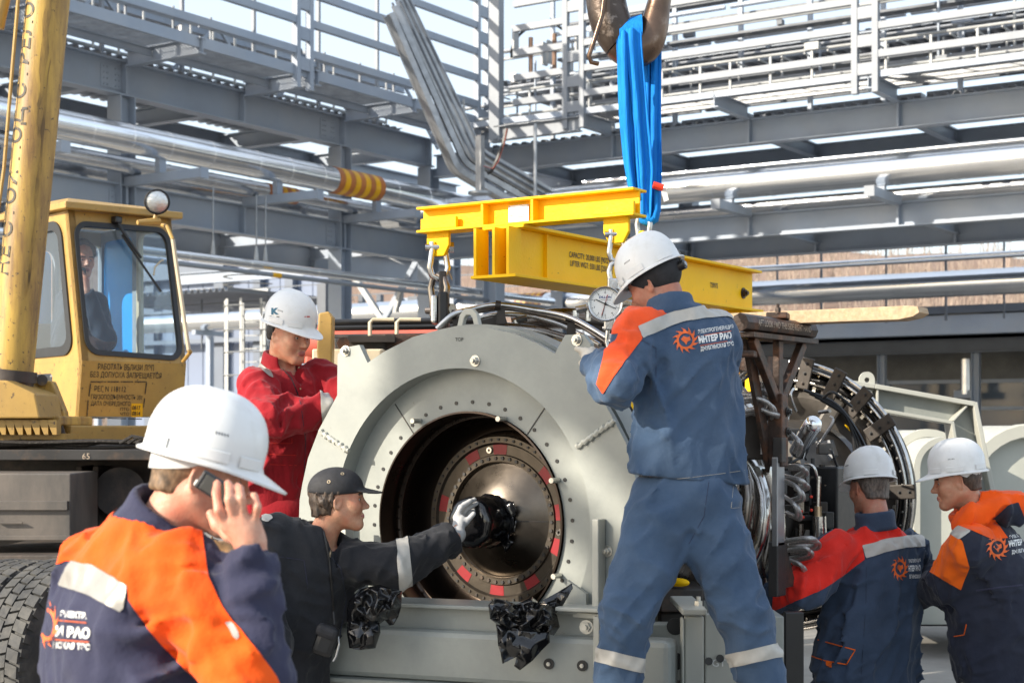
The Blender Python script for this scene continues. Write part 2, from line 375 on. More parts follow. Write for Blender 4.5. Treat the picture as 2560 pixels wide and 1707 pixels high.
# hillside far behind with bare autumn trees
def hillz(u, w): return max(0, (w-95)*.19)+2.5*math.sin(u*.05)*(w > 100)+1.5*math.sin(u*.13+w*.07)
hv = []; hf = []; nu, nw = 60, 24
for j in range(nw):
    for i in range(nu):
        u = -220+i*440/(nu-1); w = 95+j*150/(nw-1)
        p = cam2w(u, w, hillz(u, w)-.3); hv.append(p)
hf = [(j*nu+i, j*nu+i+1, (j+1)*nu+i+1, (j+1)*nu+i) for j in range(nw-1) for i in range(nu-1)]
struct(mkobj('hillside', hv, hf, HILL, None, 180))
rng = random.Random(3); tm = Msh()
def bare_tree(m, base, h, rg):
    top = base+V3(rg.uniform(-.5, .5), rg.uniform(-.5, .5), h); r = .05+h*.007
    m.tube([base, (base+top)/2+V3(rg.uniform(-.2, .2), 0, 0), top], [r, r*.6, r*.15], 4, False)
    for k in range(9):
        t = rg.uniform(.25, .95); q = base+(top-base)*t; a = rg.uniform(0, 6.28); l = h*(1.05-t)*rg.uniform(.35, .6)
        m.tube([q, q+V3(math.cos(a)*l*.5, math.sin(a)*l*.5, l*.8)], [r*.4*(1.1-t), .02], 3, False)
for k in range(1100):
    w = 97+rng.random()**1.5*95; u = rng.uniform(-.42, .42)*w
    if k % 3: 
        bare_tree(tm, cam2w(u, w, hillz(u, w)-.4), rng.uniform(4, 7.5), rng)
    else:
        u = rng.uniform(.08, .42)*w; bare_tree(tm, cam2w(u, w, hillz(u, w)-.4), rng.uniform(4, 7.5), rng)
o = tm.build('bare_woodland', TREES); o['kind'] = 'stuff'; tag(o, 'leafless autumn woodland covering the far hillside', 'woodland')

# ---------------------------------------------------------------- left pipe rack (runs along y)
BAYS = [11.1, 14.22, 17.35, 20.47, 23.6, 26.73, 29.86]
rackL = thing('pipe_rack', 'shaded grey steel pipe rack receding on the left behind the yellow crane', 'pipe rack', (-22, 20, 0))
YA, YB = 9.0, 30.0
def girder(parent, p0, p1, h, w, stops, name='girder', along='y', side=1, m=STEEL):
    gd = Msh().ibeam(p0, p1, h, w, .028, .02).build(name, m, parent, 0)
    p0 = np.asarray(p0, float); dl = unit(np.asarray(p1)-p0)
    for s in stops:
        c = np.array(p0); c[1 if along == 'y' else 0] = s
        sd = V3(side, 0, 0) if along == 'y' else V3(0, side, 0)
        Msh().box(c+sd*(w/4+.004), (w/2-.012, .05, h-.06) if along == 'y' else (.05, w/2-.012, h-.06)).build('stiffener', m, gd, 0)
    return gd
def splice(parent, c, along, side, m=STEEL):
    c = np.asarray(c, float); s = Msh()
    if along == 'y':
        s.box(c+V3(side*.018, 0, 0), (.014, .5, .42))
        for i in (-.18, -.1, .1, .18):
            for k in (-.16, -.05, .05, .16): s.hexbolt(c+V3(side*.025, i, k), (side, 0, 0), .016, .016, False)
    s.build('splice_plate', m, parent, 0)
zU = 8.08; zLo = 5.85
ug = girder(rackL, (-22, YA, zU), (-22, YB, zU), .64, .30, BAYS)
girder(rackL, (-25.5, YA, zU), (-25.5, YB+6, zU), .64, .30, BAYS)
lg = girder(rackL, (-22, YA, zLo), (-22, YB, zLo), .60, .30, BAYS)
girder(rackL, (-25.5, YA, zLo), (-25.5, YB+6, zLo), .60, .30, BAYS)
for y in (22.1, 28.2): splice(ug, (-22, y-1.9, zU), 'y', 1); splice(lg, (-22, y-1.7, zLo), 'y', 1)
for y in BAYS:
    Msh().ibeam((-22.02, y, zU+.1), (-25.5, y, zU+.1), .36, .2).build('cross_beam', STEEL, rackL, 0)
    Msh().ibeam((-22.02, y, zLo+.1), (-25.5, y, zLo+.1), .3, .2).build('cross_beam', STEEL, rackL, 0)
    b = Msh(); b.ibeam((-21.84, y, 8.43), (-19.95, y, 8.43), .29, .16, .02, .014).build('bracket', STEEL, rackL, 0)
    b = Msh(); b.box((-20.9, y, 6.19), (1.95, .17, .17)).build('bracket', STEEL, rackL, 0, .01)
    b = Msh().box((-19.918, y, 6.19), (.012, .19, .19)).build('end_plate', STEEL, rackL, 0)
    Msh().box((-21, y, 6.40), (.12, .16, .24)).build('pipe_shoe', STEEL, rackL, 0)
for y in (14.22, 20.47, 26.73, 29.95, 35.8):
    Msh().ibeam((-22, y, 0), (-22, y, 7.75 if y < 30 else 5.5), .36, .36, .024, .018, up=(0, 1, 0)).build('column', STEEL, rackL, 0)
    if y not in (26.73, 29.95): Msh().ibeam((-25.5, y, 0), (-25.5, y, 7.75), .36, .36, .024, .018, up=(0, 1, 0)).build('column', STEEL, rackL, 0)
# walkway on the brackets
for i in range(len(BAYS)-1):
    y0, y1 = BAYS[i]+.02, BAYS[i+1]-.02; gr = Msh()
    for k in range(26):
        x = -21.75+k*.065; gr.box((x, (y0+y1)/2, 8.60), (.008, y1-y0, .035))
    for k in range(13):
        yy = y0+.1+k*(y1-y0-.2)/12; gr.box((-20.94, yy, 8.612), (1.66, .012, .012))
    gr.build('grating', GALV, rackL, 0)
    Msh().box((-20.05, (y0+y1)/2, 8.5), (.07, y1-y0, .2)).build('edge_channel', STEEL, rackL, 0)
    Msh().tube([(-20.08, y0, 8.79), (-20.08, y1, 8.79)], .02, 6).build('kick_rail', STEEL, rackL, 0)
    for k in range(3):
        yy = y0+.3+k*1.1
        Msh().box((-20.08, yy, 8.80), (.035, .035, .42)).build('rail_post', RAILW, rackL, 0)
    # lengthwise tubes under the grating
    Msh().ibeam((-21.2, y0, 8.46), (-21.2, y1, 8.46), .14, .08, .01, .008).build('stringer', STEEL, rackL, 0)
ZR = [8.86, 9.44, 10.02, 10.60, 11.18, 11.76]
for z in ZR:
    for (a, b) in ((11.1, 17.15), (17.15, 23.2), (23.2, 29.24)):
        Msh().box((-20, (a+b)/2, z), (.10, b-a-.4, .15)).build('facade_rail', STEEL, rackL, 0, .008)
for y in (17.15, 23.2, 29.24):
    for dy in (-.19, .19):
        Msh().box((-20, y+dy, 10.2), (.13, .11, 4.1)).build('facade_post', STEEL, rackL, 0, .006)
    for z in np.arange(8.6, 12, .58):
        Msh().box((-19.99, y, z+.02), (.1, .26, .24)).build('batten', STEEL, rackL, 0)
# corrugated deck and posts behind the facade
def corrugated(parent, x0, x1, y0, y1, z, along='y', pitch=.26, amp=.05, m=CORR, name='deck_sheet'):
    n = int((y1-y0 if along == 'y' else x1-x0)/pitch); prof = []
    for i in range(n):
        b = i*pitch
        prof += [(b, -amp), (b+pitch*.35, -amp), (b+pitch*.5, amp), (b+pitch*.85, amp)]
    vs = []; 
    for (t, h) in prof:
        for e in (0, 1):
            if along == 'y': vs.append((x0 if e == 0 else x1, y0+t, z+h))
            else: vs.append((x0+t, y0 if e == 0 else y1, z+h))
    fs = [(2*i, 2*i+1, 2*i+3, 2*i+2) for i in range(len(prof)-1)]
    o = mkobj(name, vs, fs, m, parent, 0); md = o.modifiers.new('s', 'SOLIDIFY'); md.thickness = .008; return o
corrugated(rackL, -25.4, -23, 9, 30.5, 9.95)
corrugated(rackL, -25.4, -22.2, 9, 29.5, 8.55, amp=.03)
Msh().ibeam((-23.05, 9, 9.78), (-23.05, 30.4, 9.78), .2, .12, .014, .01).build('deck_beam', STEEL, rackL, 0)
for y in np.arange(12.4, 31, 2.08):
    Msh().box((-22.8, y, 10.2), (.07, .07, 4.0)).build('deck_post', RAILW, rackL, 0)
    Msh().box((-22.8, y, 9.25), (.2, .2, .09)).build('base_plate', RAILW, rackL, 0)
# pipes on the left rack
def pipe(name, pts, r, label, m=ALU, seams=1.1, group=None, n=20, clamp=True):
    p = Msh().tube(pts, r, n).build('cladding', m, t := thing(name, label, 'pipe', pts[0], group), 60)
    a = np.asarray(pts[0], float); b = np.asarray(pts[-1], float); L = np.linalg.norm(b-a); dv = (b-a)/L
    k = seams*.5
    while clamp and k < L:
        c = a+dv*k; Msh().lathe([(r, -.02), (r+.006, -.018), (r+.006, .018), (r, .02)], c, dv, n).build('seam_band', m, t, 60); k += seams*(.8+.4*random.random())
    return t
def bands(t, c, dv, r, n=5, w=.12):
    for i in range(n):
        Msh().lathe([(r+.002, -w/2), (r+.008, -w/2), (r+.008, w/2-.004), (r+.002, w/2-.004)], np.asarray(c)+np.asarray(dv)*(i*w), dv, 28).build('warning_stripe', STRIPE_O if i % 2 == 0 else STRIPE_Y, t, 60)
pl = pipe('insulated_pipe', [(-21, 8, 6.78), (-21, 36, 6.78)], .265, 'large silver clad pipe with orange and yellow warning stripes on the left rack')
yb = Lp(834, 440, -21)[1]; bands(pl, (-21, yb, 6.78), (0, 1, 0), .265, 9, .165)
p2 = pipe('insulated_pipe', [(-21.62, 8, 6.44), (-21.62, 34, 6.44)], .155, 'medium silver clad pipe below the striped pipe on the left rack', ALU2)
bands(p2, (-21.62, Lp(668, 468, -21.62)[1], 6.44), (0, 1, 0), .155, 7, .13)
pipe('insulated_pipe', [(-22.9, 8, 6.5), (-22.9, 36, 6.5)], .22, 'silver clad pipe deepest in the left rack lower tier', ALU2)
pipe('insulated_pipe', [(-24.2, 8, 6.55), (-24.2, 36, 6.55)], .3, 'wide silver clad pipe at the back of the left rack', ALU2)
gp = thing('green_pipe', 'short green pipe end under the left walkway', 'pipe', (-22.6, 24.5, 8.2))
Msh().tube([(-22.5, 24.4, 8.92), (-22.5, 25.3, 8.92)], .09, 12).build('pipe_shell', GREENP, gp, 60)
Msh().tube([(-22.5, 24.35, 8.92), (-22.5, 24.45, 8.92)], .12, 12).build('flange', GREENP, gp)
tpz = 4.78
pA = pipe('hanging_pipe', [(-20.5, 12, tpz), (-20.5, 33, tpz)], .085, 'slim silver pipe hung on rods under the left rack', ALU, 2.0)
pB = pipe('conduit_pipe', [(-20.35, 12, 4.60), (-20.35, 34, 4.60)], .045, 'thin grey pipe with a yellow band below the slim silver pipe', RAILW, 3.0)
yq = Lp(690, 687, -20.35)[1]; Msh().lathe([(.046, -.12), (.049, -.12), (.049, .12), (.046, .12)], (-20.35, yq, 4.60), (0, 1, 0), 14).build('yellow_band', STRIPE_Y, pB)
for px in (533, 641, 664):
    q = Lp(px, 640, -20.5); Msh().tube([(-20.5, q[1], tpz+.08), (-20.5, q[1], 6.1)], .014, 6).build('hanger_rod', GALV, pA)
    Msh().tube([(-20.5, q[1], tpz+.08), (-20.5, q[1], tpz+.34)], [.05, .02], 8).build('turnbuckle', LADW, pA)

# ---------------------------------------------------------------- right pipe rack (runs along x)
rackR = thing('pipe_rack', 'sunlit grey steel pipe rack crossing the background on the right', 'pipe rack', (-12, 30, 0))
BX = [-20.2, -17.05, -13.85, -10.7, -7.5, -4.3, -1.1]
XA, XB = -21.8, 0.5
zUr, zLr = 7.76, 5.84
girder(rackR, (XA, 30, zUr), (XB, 30, zUr), .52, .28, BX, along='x', side=-1)
girder(rackR, (XA, 33.5, zUr), (XB, 33.5, zUr), .52, .28, BX, along='x', side=-1, m=STEEL)
girder(rackR, (XA, 30, zLr), (XB, 30, zLr), .48, .28, BX, along='x', side=-1)
girder(rackR, (XA, 33.5, zLr), (XB, 33.5, zLr), .48, .28, BX, along='x', side=-1, m=STEEL)
for x in BX:
    Msh().ibeam((x, 30.02, zUr+.1), (x, 33.5, zUr+.1), .3, .18).build('cross_beam', STEEL, rackR, 0)
    Msh().ibeam((x, 30.02, zLr+.1), (x, 33.5, zLr+.1), .28, .18).build('cross_beam', STEEL, rackR, 0)
    Msh().ibeam((x, 29.84, 8.13), (x, 28.3, 8.13), .28, .16, .02, .014).build('bracket', STEEL, rackR, 0)
    Msh().box((x, 29.12, 6.10), (.18, 1.5, .18)).build('bracket', STEEL, rackR, 0, .01)
    Msh().box((x, 28.362, 6.10), (.2, .012, .2)).build('end_plate', RAILW, rackR, 0)
    Msh().box((x, 29, 6.24), (.16, .12, .10)).build('pipe_shoe', STEEL, rackR, 0)
for x in (-17.05, 0.3):
    Msh().ibeam((x, 33.5, 0), (x, 33.5, 7.5), .36, .36, .024, .018, up=(1, 0, 0)).build('column', STEEL, rackR, 0)
for x in (-20.2, .3):
    Msh().ibeam((x, 30, 0), (x, 30, 7.5), .36, .36, .024, .018, up=(1, 0, 0)).build('column', STEEL, rackR, 0)
for i in range(len(BX)-1):
    x0, x1 = BX[i]+.02, BX[i+1]-.02; gr = Msh()
    for k in range(22):
        y = 28.42+k*.065; gr.box(((x0+x1)/2, y, 8.30), (x1-x0, .008, .035))
    gr.build('grating', GALV, rackR, 0)
    Msh().box(((x0+x1)/2, 28.34, 8.24), (x1-x0, .07, .12)).build('edge_channel', STEEL, rackR, 0)
    for k in range(4):
        xx = x0+.3+k*.85; Msh().box((xx, 28.36, 8.56), (.04, .04, .55)).build('rail_post', LADW, rackR, 0)
ZRR = [8.60, 9.12, 9.64, 10.16, 10.68, 11.2]
for z in ZRR:
    for (a, b) in ((-18.75, -17.05), (-17.05, -10.75), (-10.75, -4.45), (-4.45, 0.5)):
        Msh().box(((a+b)/2, 28.3, z), (b-a-.42, .10, .14)).build('facade_rail', RAILW, rackR, 0, .008)
for x in (-17.05, -10.75, -4.45):
    for dx in (-.2, .2):
        Msh().box((x+dx, 28.3, 9.75), (.12, .12, 3.7)).build('facade_post', RAILW, rackR, 0, .006)
    for z in np.arange(8.35, 11.6, .52):
        Msh().box((x, 28.3, z), (.28, .1, .22)).build('batten', RAILW, rackR, 0)
cc = Rp(1241, 300, 28.3)
Msh().box((cc[0], 28.3, 10.0), (.26, .2, 4.4)).build('corner_column', RAILW, rackR, 0, .006)
Msh().ibeam((cc[0], 28.3, 7.98), (-16.9, 28.3, 7.98), .3, .2, .02, .02).build('corner_beam', RAILW, rackR, 0)
corrugated(rackR, -21, 0, 31.0, 34, 9.75, along='x')
corrugated(rackR, -21, 0, 30.2, 33.2, 8.12, along='x', amp=.03)
Msh().ibeam((-21, 31.05, 9.56), (0, 31.05, 9.56), .2, .12, .014, .01).build('deck_beam', STEEL, rackR, 0)
for x in np.arange(-19, 0, 1.55):
    Msh().box((x, 30.6, 10.0), (.09, .09, 3.9)).build('deck_post', STEEL, rackR, 0)
# rows of small rails, trays and conduits between the decks
rr = random.Random(11)
for k, (y, z, w, h, m) in enumerate([(29.9, 8.75, .06, .10, RAILW), (30.4, 9.0, .3, .05, STEEL_D), (30.9, 8.9, .06, .06, LADW), (31.2, 9.3, .12, .08, LADW), (31.6, 8.7, .1, .12, STEEL_D),
                                      (29.6, 9.38, .05, .05, STEEL), (32.2, 9.45, .1, .1, LADW), (30.2, 9.85, .3, .06, STEEL_D), (31.9, 10.25, .1, .12, RAILW), (30.0, 10.4, .06, .08, STEEL), (32.5, 8.6, .3, .14, STEEL), (30.7, 10.75, .3, .06, STEEL_D)]):
    x = -18.6
    while x < 0:
        l = rr.uniform(1.6, 4.5); Msh().box((x+l/2, y, z), (l-.12, w, h)).build('service_rail', m, rackR, 0); x += l
for x in np.arange(-18.2, 0, 1.05):
    Msh().box((x+rr.uniform(-.2, .2), 29.9, 8.72), (.035, .035, .85)).build('guard_post', LADW, rackR, 0)
    if rr.random() < .5: Msh().box((x+rr.uniform(-.3, .3), 31.3, 9.0), (.22, .18, .2)).build('junction_box', LADW, rackR, 0)
pipe('insulated_pipe', [(-22.5, 29, 6.55), (1.5, 29, 6.55)], .29, 'large gleaming silver pipe crossing the right rack above the lower girder', ALU, 1.4)
pipe('insulated_pipe', [(-17.6, 29.6, 6.99), (1.5, 29.6, 6.99)], .055, 'thin bright pipe running above the large gleaming pipe', ALU, 2.5)
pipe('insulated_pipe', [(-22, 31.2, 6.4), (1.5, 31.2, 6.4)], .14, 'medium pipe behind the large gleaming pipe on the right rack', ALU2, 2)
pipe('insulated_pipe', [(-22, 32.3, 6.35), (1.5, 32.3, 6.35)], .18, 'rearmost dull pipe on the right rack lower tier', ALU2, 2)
pipe('walkway_pipe', [(-16.5, 30.45, 7.98), (-13.2, 30.45, 7.98)], .07, 'short pipe with a capped end under the right walkway', GALV, 3)
pq = pipe('insulated_pipe', [(-42, 36, 5.0), (3, 36, 5.0)], .30, 'silver clad pipe with yellow stripes running below the right rack', ALU, 1.6)
bands(pq, Rp(1303, 762, 36), (1, 0, 0), .30, 9, .095)
pipe('insulated_pipe', [(-19, 36.5, 5.66), (3, 36.5, 5.66)], .075, 'slim silver pipe above the lower background pipe on the right', ALU, 3)
# supports of the lower background pipes
sup = thing('pipe_support', 'row of dark trestles carrying the lower background pipes', 'trestle', (-14, 36.2, 0))
for x in (-40, -35, -30, -25.5, -17.6, -4.4, 2):
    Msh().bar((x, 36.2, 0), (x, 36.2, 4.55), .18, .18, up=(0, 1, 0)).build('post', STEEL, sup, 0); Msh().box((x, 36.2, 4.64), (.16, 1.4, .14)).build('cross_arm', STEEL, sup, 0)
# far guard rails in front of the hillside
fr = thing('guard_rail', 'dark thin guard railing silhouetted against the brown hillside', 'railing', (-10, 38, 4.4))
for z in (5.35, 5.75, 6.15): Msh().bar((-40, 38, z), (3, 38, z), .035, .035).build('rail', STEEL_D, fr, 0)
for x in np.arange(-40, 3, 2.9): Msh().bar((x, 38, 4.3), (x, 38, 6.15), .04, .04, up=(0, 1, 0)).build('post', STEEL_D, fr, 0)
for x in (-15.6, -12.4): Msh().bar((x, 38, 6.9), (x+1.6, 38, 6.3), .04, .04).build('stair_rail', STEEL_D, fr, 0); Msh().bar((x, 38, 4.3), (x, 38, 6.9), .05, .05, up=(0, 1, 0)).build('post', STEEL_D, fr, 0)
# ---------------------------------------------------------------- background buildings
# pale blue clad hall behind the left rack
hall = thing('clad_hall', 'pale blue panel clad hall behind the caged ladder on the left', 'building', (-42, 46, 0))
wx0, wx1 = Rp(330, 900, 46)[0], Rp(868, 900, 46)[0]
n = 14
for i in range(n):
    a = wx0+(wx1-wx0)*i/n; b = wx0+(wx1-wx0)*(i+1)/n
    Msh().box(((a+b)/2, 46, 5.2), (b-a-.03, .12, 8.2)).build('wall_panel', CLAD, hall, 0, .01)
Msh().box(((wx0+wx1)/2, 46.16, 5.0), (wx1-wx0, .1, 10)).build('backing_wall', CLAD_D, hall, 0)
Msh().box(((wx0+wx1)/2, 45.9, .55), (wx1-wx0, .3, 1.1)).build('plinth', mat('plinth_red', (.20, .06, .06), .7), hall, 0)
for px, w in ((372, .5), (545, .5), (640, .35), (720, .4)):
    q = Rp(px, 900, 45.6); Msh().box((q[0], 45.75, 3.8), (w, .25, 7.6)).build('door_column', CLAD_D, hall, 0)
for px0, px1, py, h in ((300, 700, 800, .5), (300, 560, 690, .6), (330, 700, 860, .16)):
    a = Rp(px0, py, 45.4); b = Rp(px1, py, 45.4); Msh().box(((a[0]+b[0])/2, 45.5, a[2]), (b[0]-a[0], .3, h)).build('wall_beam', CLAD_D, hall, 0)
for px, py in ((500, 735), (640, 735)):
    q = Rp(px, py, 45.2); Msh().box((q[0], 45.3, q[2]), (1.2, .1, .4)).build('vent_panel', LADW, hall, 0)
# steel canopy under the left rack, in front of the hall
can = thing('steel_canopy', 'dark steel canopy frame beneath the left rack beside the hall', 'canopy', (-30, 36, 0))
for px in (832, 1000, 1040):
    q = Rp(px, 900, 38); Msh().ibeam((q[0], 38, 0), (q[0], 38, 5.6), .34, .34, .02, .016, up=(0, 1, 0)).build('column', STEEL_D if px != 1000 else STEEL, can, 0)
for px0, px1, py in ((430, 900, 640), (430, 760, 700)):
    a = Rp(px0, py, 40); b = Rp(px1, py, 40); Msh().ibeam((a[0], 40, a[2]), (b[0], 40, a[2]), .4, .2).build('beam', STEEL, can, 0)
corrugated(can, Rp(380, 640, 40)[0], Rp(800, 640, 40)[0], 36, 42, 5.95, along='x', name='roof_sheet')
q = Rp(833, 800, 36.8); Msh().box((q[0], 36.8, 2.6), (.34, .12, 5.2)).build('white_post', LADW, can, 0)
# V bracing seen above the grey plate
vb = thing('bracing_frame', 'white painted V brace between dark posts above the red machine', 'bracing', Rp(960, 1000, 33.0)*V3(1, 1, 0))
A, B_, C2 = Rp(885, 690, 33), Rp(962, 806, 33), Rp(1050, 640, 33)
Msh().bar(A, B_, .14, .14).build('brace', LADW, vb, 0); Msh().bar(B_+V3(.06, -.16, 0), C2, .14, .14).build('brace', STEEL, vb, 0)
M3 = (np.array(C2)*.45+np.array(B_)*.55)
Msh().bar(M3+V3(0, -.2, -.5), M3+V3(.16, -.2, 0), .15, .1).build('gusset', LADW, vb, 0)
for px in (812, 1076, 1210):
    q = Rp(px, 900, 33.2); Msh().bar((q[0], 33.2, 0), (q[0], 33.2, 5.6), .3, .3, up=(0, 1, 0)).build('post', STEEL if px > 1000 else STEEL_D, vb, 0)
tri = [Rp(966, 640, 32.8), Rp(1010, 660, 32.8), Rp(1018, 650, 32.8)]
for poly in ([(1085, 640), (1180, 645), (1125, 622), (1100, 625)], [(960, 640), (1010, 662), (965, 640)]):
    pts = [Rp(x, y, 32.6) for x, y in poly]; m_ = Msh(); k = len(pts)
    m_.add(np.concatenate([pts, np.array(pts)+V3(0, .05, 0)]), [tuple(range(k)), tuple(range(2*k-1, k-1, -1))]+[(i, (i+1) % k, k+(i+1) % k, k+i) for i in range(k)]); m_.build('gusset_plate', LADW, vb, 0)
# lattice masts far behind
lm = thing('stair_tower', 'dark far lattice stair tower against the brown hillside', 'stair tower', Rp(980, 1000, 52)*V3(1, 1, 0))
for px in (905, 950, 1000, 1070, 1130, 1180, 1235):
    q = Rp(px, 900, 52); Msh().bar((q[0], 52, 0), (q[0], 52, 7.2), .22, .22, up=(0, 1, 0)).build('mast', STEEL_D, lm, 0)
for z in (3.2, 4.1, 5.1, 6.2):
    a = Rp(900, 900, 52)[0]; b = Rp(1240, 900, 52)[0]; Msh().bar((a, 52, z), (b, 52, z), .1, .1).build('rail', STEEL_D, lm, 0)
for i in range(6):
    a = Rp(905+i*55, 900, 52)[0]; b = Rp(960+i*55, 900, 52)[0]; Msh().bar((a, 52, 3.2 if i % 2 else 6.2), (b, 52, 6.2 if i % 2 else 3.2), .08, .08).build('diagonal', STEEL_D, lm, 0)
# caged ladder
ld = thing('caged_ladder', 'white caged access ladder left of the red coverall man', 'ladder', Rp(600, 1000, 27)*V3(1, 1, 0))
yl = 27.0; xl = Rp(606, 900, yl)[0]; xr = Rp(660, 900, yl)[0]
for x in (xl, xr): Msh().box((x, yl, 2.2), (.13, .05, 4.7)).build('stile', LADW, ld, 0)
for z in np.arange(.2, 4.5, .3): Msh().tube([(xl, yl, z), (xr, yl, z)], .016, 6).build('rung', LADW, ld)
cx = (xl+xr)/2; R_ = .48
for py in (693, 713, 767, 827, 882, 939):
    z = Rp(560, py, yl-.4)[2]
    pts = [(cx+math.cos(t)*R_*1.25, yl-.05-math.sin(t)*R_*1.3, z) for t in np.linspace(0, math.pi, 15)]
    Msh().tube(pts, .045, 6, flat=.3).build('cage_hoop', LADW, ld)
for t in (.45, 1.2, 1.9, 2.7):
    x, y = cx+math.cos(t)*R_*1.25, yl-.05-math.sin(t)*R_*1.3; Msh().box((x, y, 2.9), (.07, .02, 3.4)).build('cage_strap', LADW, ld, 0)
# cable trays diving at the corner
ct = thing('cable_tray', 'bundle of sloping galvanised cable trays dropping at the rack corner', 'cable tray', (-20, 27, 6))
def tray(pts, w, name='tray', h=.1):
    for i in range(len(pts)-1):
        p0, p1 = np.asarray(pts[i]), np.asarray(pts[i+1])
        s, u, a = frame(p1-p0)
        m_ = Msh(); m_.bar(p0, p1, w, .012, up=u); 
        for e in (-1, 1): m_.bar(p0+s*e*w/2+u*h/2, p1+s*e*w/2+u*h/2, .015, h, up=u)
        m_.build(name, GALV, ct, 0)
def bend(P, k=7):
    P = [np.asarray(p) for p in P]; S = [P[0]]
    a = P[1]+(P[0]-P[1])*.05; c = P[1]+(P[2]-P[1])*.12
    for t in np.linspace(0, 1, k): S.append((1-t)**2*a+2*t*(1-t)*P[1]+t*t*c)
    return S+[P[2]]
for (k, w, cab_) in ((0, .34, 0), (19, .08, 0), (31, .09, 1), (41, .09, 1), (51, .08, 1)):
    pts = bend([D(968+k*.72, 40-k*1.1, 29.0+k*.004), D(1136+k*1.15, 432-k*1.0, 29.4), D(1285+k*1.7, 520-k*.72, 29.8)])
    tray(pts, w)
    if cab_:
        for o_ in (-.09, .09): Msh().tube([p+V3(o_, 0, .0) for p in pts], .022, 6).build('cable', STEEL_D, ct)
    else:
        for o_ in (-w*.3, 0, w*.3): Msh().tube([p+V3(o_, 0, .02) for p in pts], .012, 6).build('tray_rib', GALV, ct)
hs = thing('drop_post', 'galvanised drop post with round foot beside the cable trays', 'post', D(1200, 490, 28.8))
Msh().bar(D(1200, 340, 28.8), D(1200, 482, 28.8), .12, .12, up=(0, 1, 0)).build('post_shaft', GALV, hs, 0); Msh().tube([D(1200, 486, 28.8), D(1200, 480, 28.8)], .22, 16).build('foot_plate', GALV, hs)
h2 = tag(Msh().tube([D(1338, 310, 29.5), D(1338, 490, 29.5)], .035, 8).build('drop_pipe', GALV), 'thin vertical pipe hanging right of the cable trays', 'pipe')
cb = thing('hanging_cable', 'loose dark cable with red tracer looping at the rack corner', 'cable', D(1240, 400, 28.5))
Msh().tube([D(1266, 322, 28.5), D(1258, 360, 28.5), D(1243, 400, 28.5), D(1228, 428, 28.5), D(1218, 434, 28.5)], .035, 7).build('cable_sheath', BLACK, cb)
Msh().tube([D(1268, 322, 28.45), D(1260, 362, 28.45), D(1246, 404, 28.45), D(1232, 422, 28.45), D(1208, 415, 28.45)], .007, 6).build('tracer', mat('tracer_red', (.30, .07, .05), .6), cb)
# right lower building: fascia, dim interior with windows and lamps
rb = thing('workshop_building', 'low workshop with blue grey fascia and dim interior on the right', 'building', (-8, 46, 0))
fx0, fx1 = -24, 2
Msh().box(((fx0+fx1)/2, 40, 4.32), (fx1-fx0, .3, .5)).build('fascia', STEEL, rb, 0, .02)
Msh().box(((fx0+fx1)/2, 46, 4.7), (fx1-fx0, 12.4, .2)).build('roof_slab', STEEL_D, rb, 0)
Msh().ibeam((fx0, 41.2, 3.85), (fx1, 41.2, 3.85), .36, .2).build('eave_beam', STEEL_D, rb, 0)
Msh().box(((fx0+fx1)/2, 44.0, 3.55), (fx1-fx0, .2, 1.0)).build('upper_wall', mat('dim_wall', (.13, .13, .125), .8, 0, .15, 2), rb, 0)
Msh().box(((fx0+fx1)/2, 52, 2.3), (fx1-fx0, .3, 4.6)).build('back_wall', CLAD_D, rb, 0)
for e in (fx0, fx1): Msh().box((e, 46, 2.3), (.3, 12, 4.6)).build('end_wall', CLAD_D, rb, 0)
nW = 10; mat_win = mat('window_pane', (.10, .125, .16), .12, 0, .2, .6)
for i in range(nW):
    a = fx0+.3+(fx1-fx0-.6)*i/nW; b = fx0+.3+(fx1-fx0-.6)*(i+1)/nW
    w_ = Msh().box(((a+b)/2, 44.05, 2.2), (b-a-.16, .04, 1.55)).build('window', mat_win, rb, 0)
    for zz in (1.42, 2.25, 3.0): Msh().box(((a+b)/2, 43.98, zz), (b-a, .12, .1)).build('glazing_bar', STEEL, w_, 0)
    Msh().box((a, 43.97, 2.2), (.16, .16, 1.8)).build('mullion', STEEL, w_, 0)
Msh().box(((fx0+fx1)/2, 44.0, .7), (fx1-fx0, .2, 1.4)).build('sill_wall', CLAD, rb, 0)
for px in (2205, 2440):
    q = Rp(px, 950, 41.5); Msh().ibeam((q[0], 41.5, 0), (q[0], 41.5, 3.7), .2, .2, .02, .016, up=(1, 0, 0)).build('column', STEEL, rb, 0)
for px, py in ((2075, 876), (2380, 870), (2424, 870)):
    q = Rp(px, py, 42.5); Msh().box(q, (.42, .25, .1)).build('ceiling_lamp', mat('lamp_glow', (.8, .75, .6), .4, emis=(1, .86, .62, 2.2)), rb, 0, .02)
q = Rp(2416, 985, 42.8); Msh().tube([q, q+V3(0, 0, .95)], .17, 14).build('duct_pipe', ALU2, rb); Msh().box(q, (.6, .3, .2)).build('duct_foot', STEEL, rb, 0)
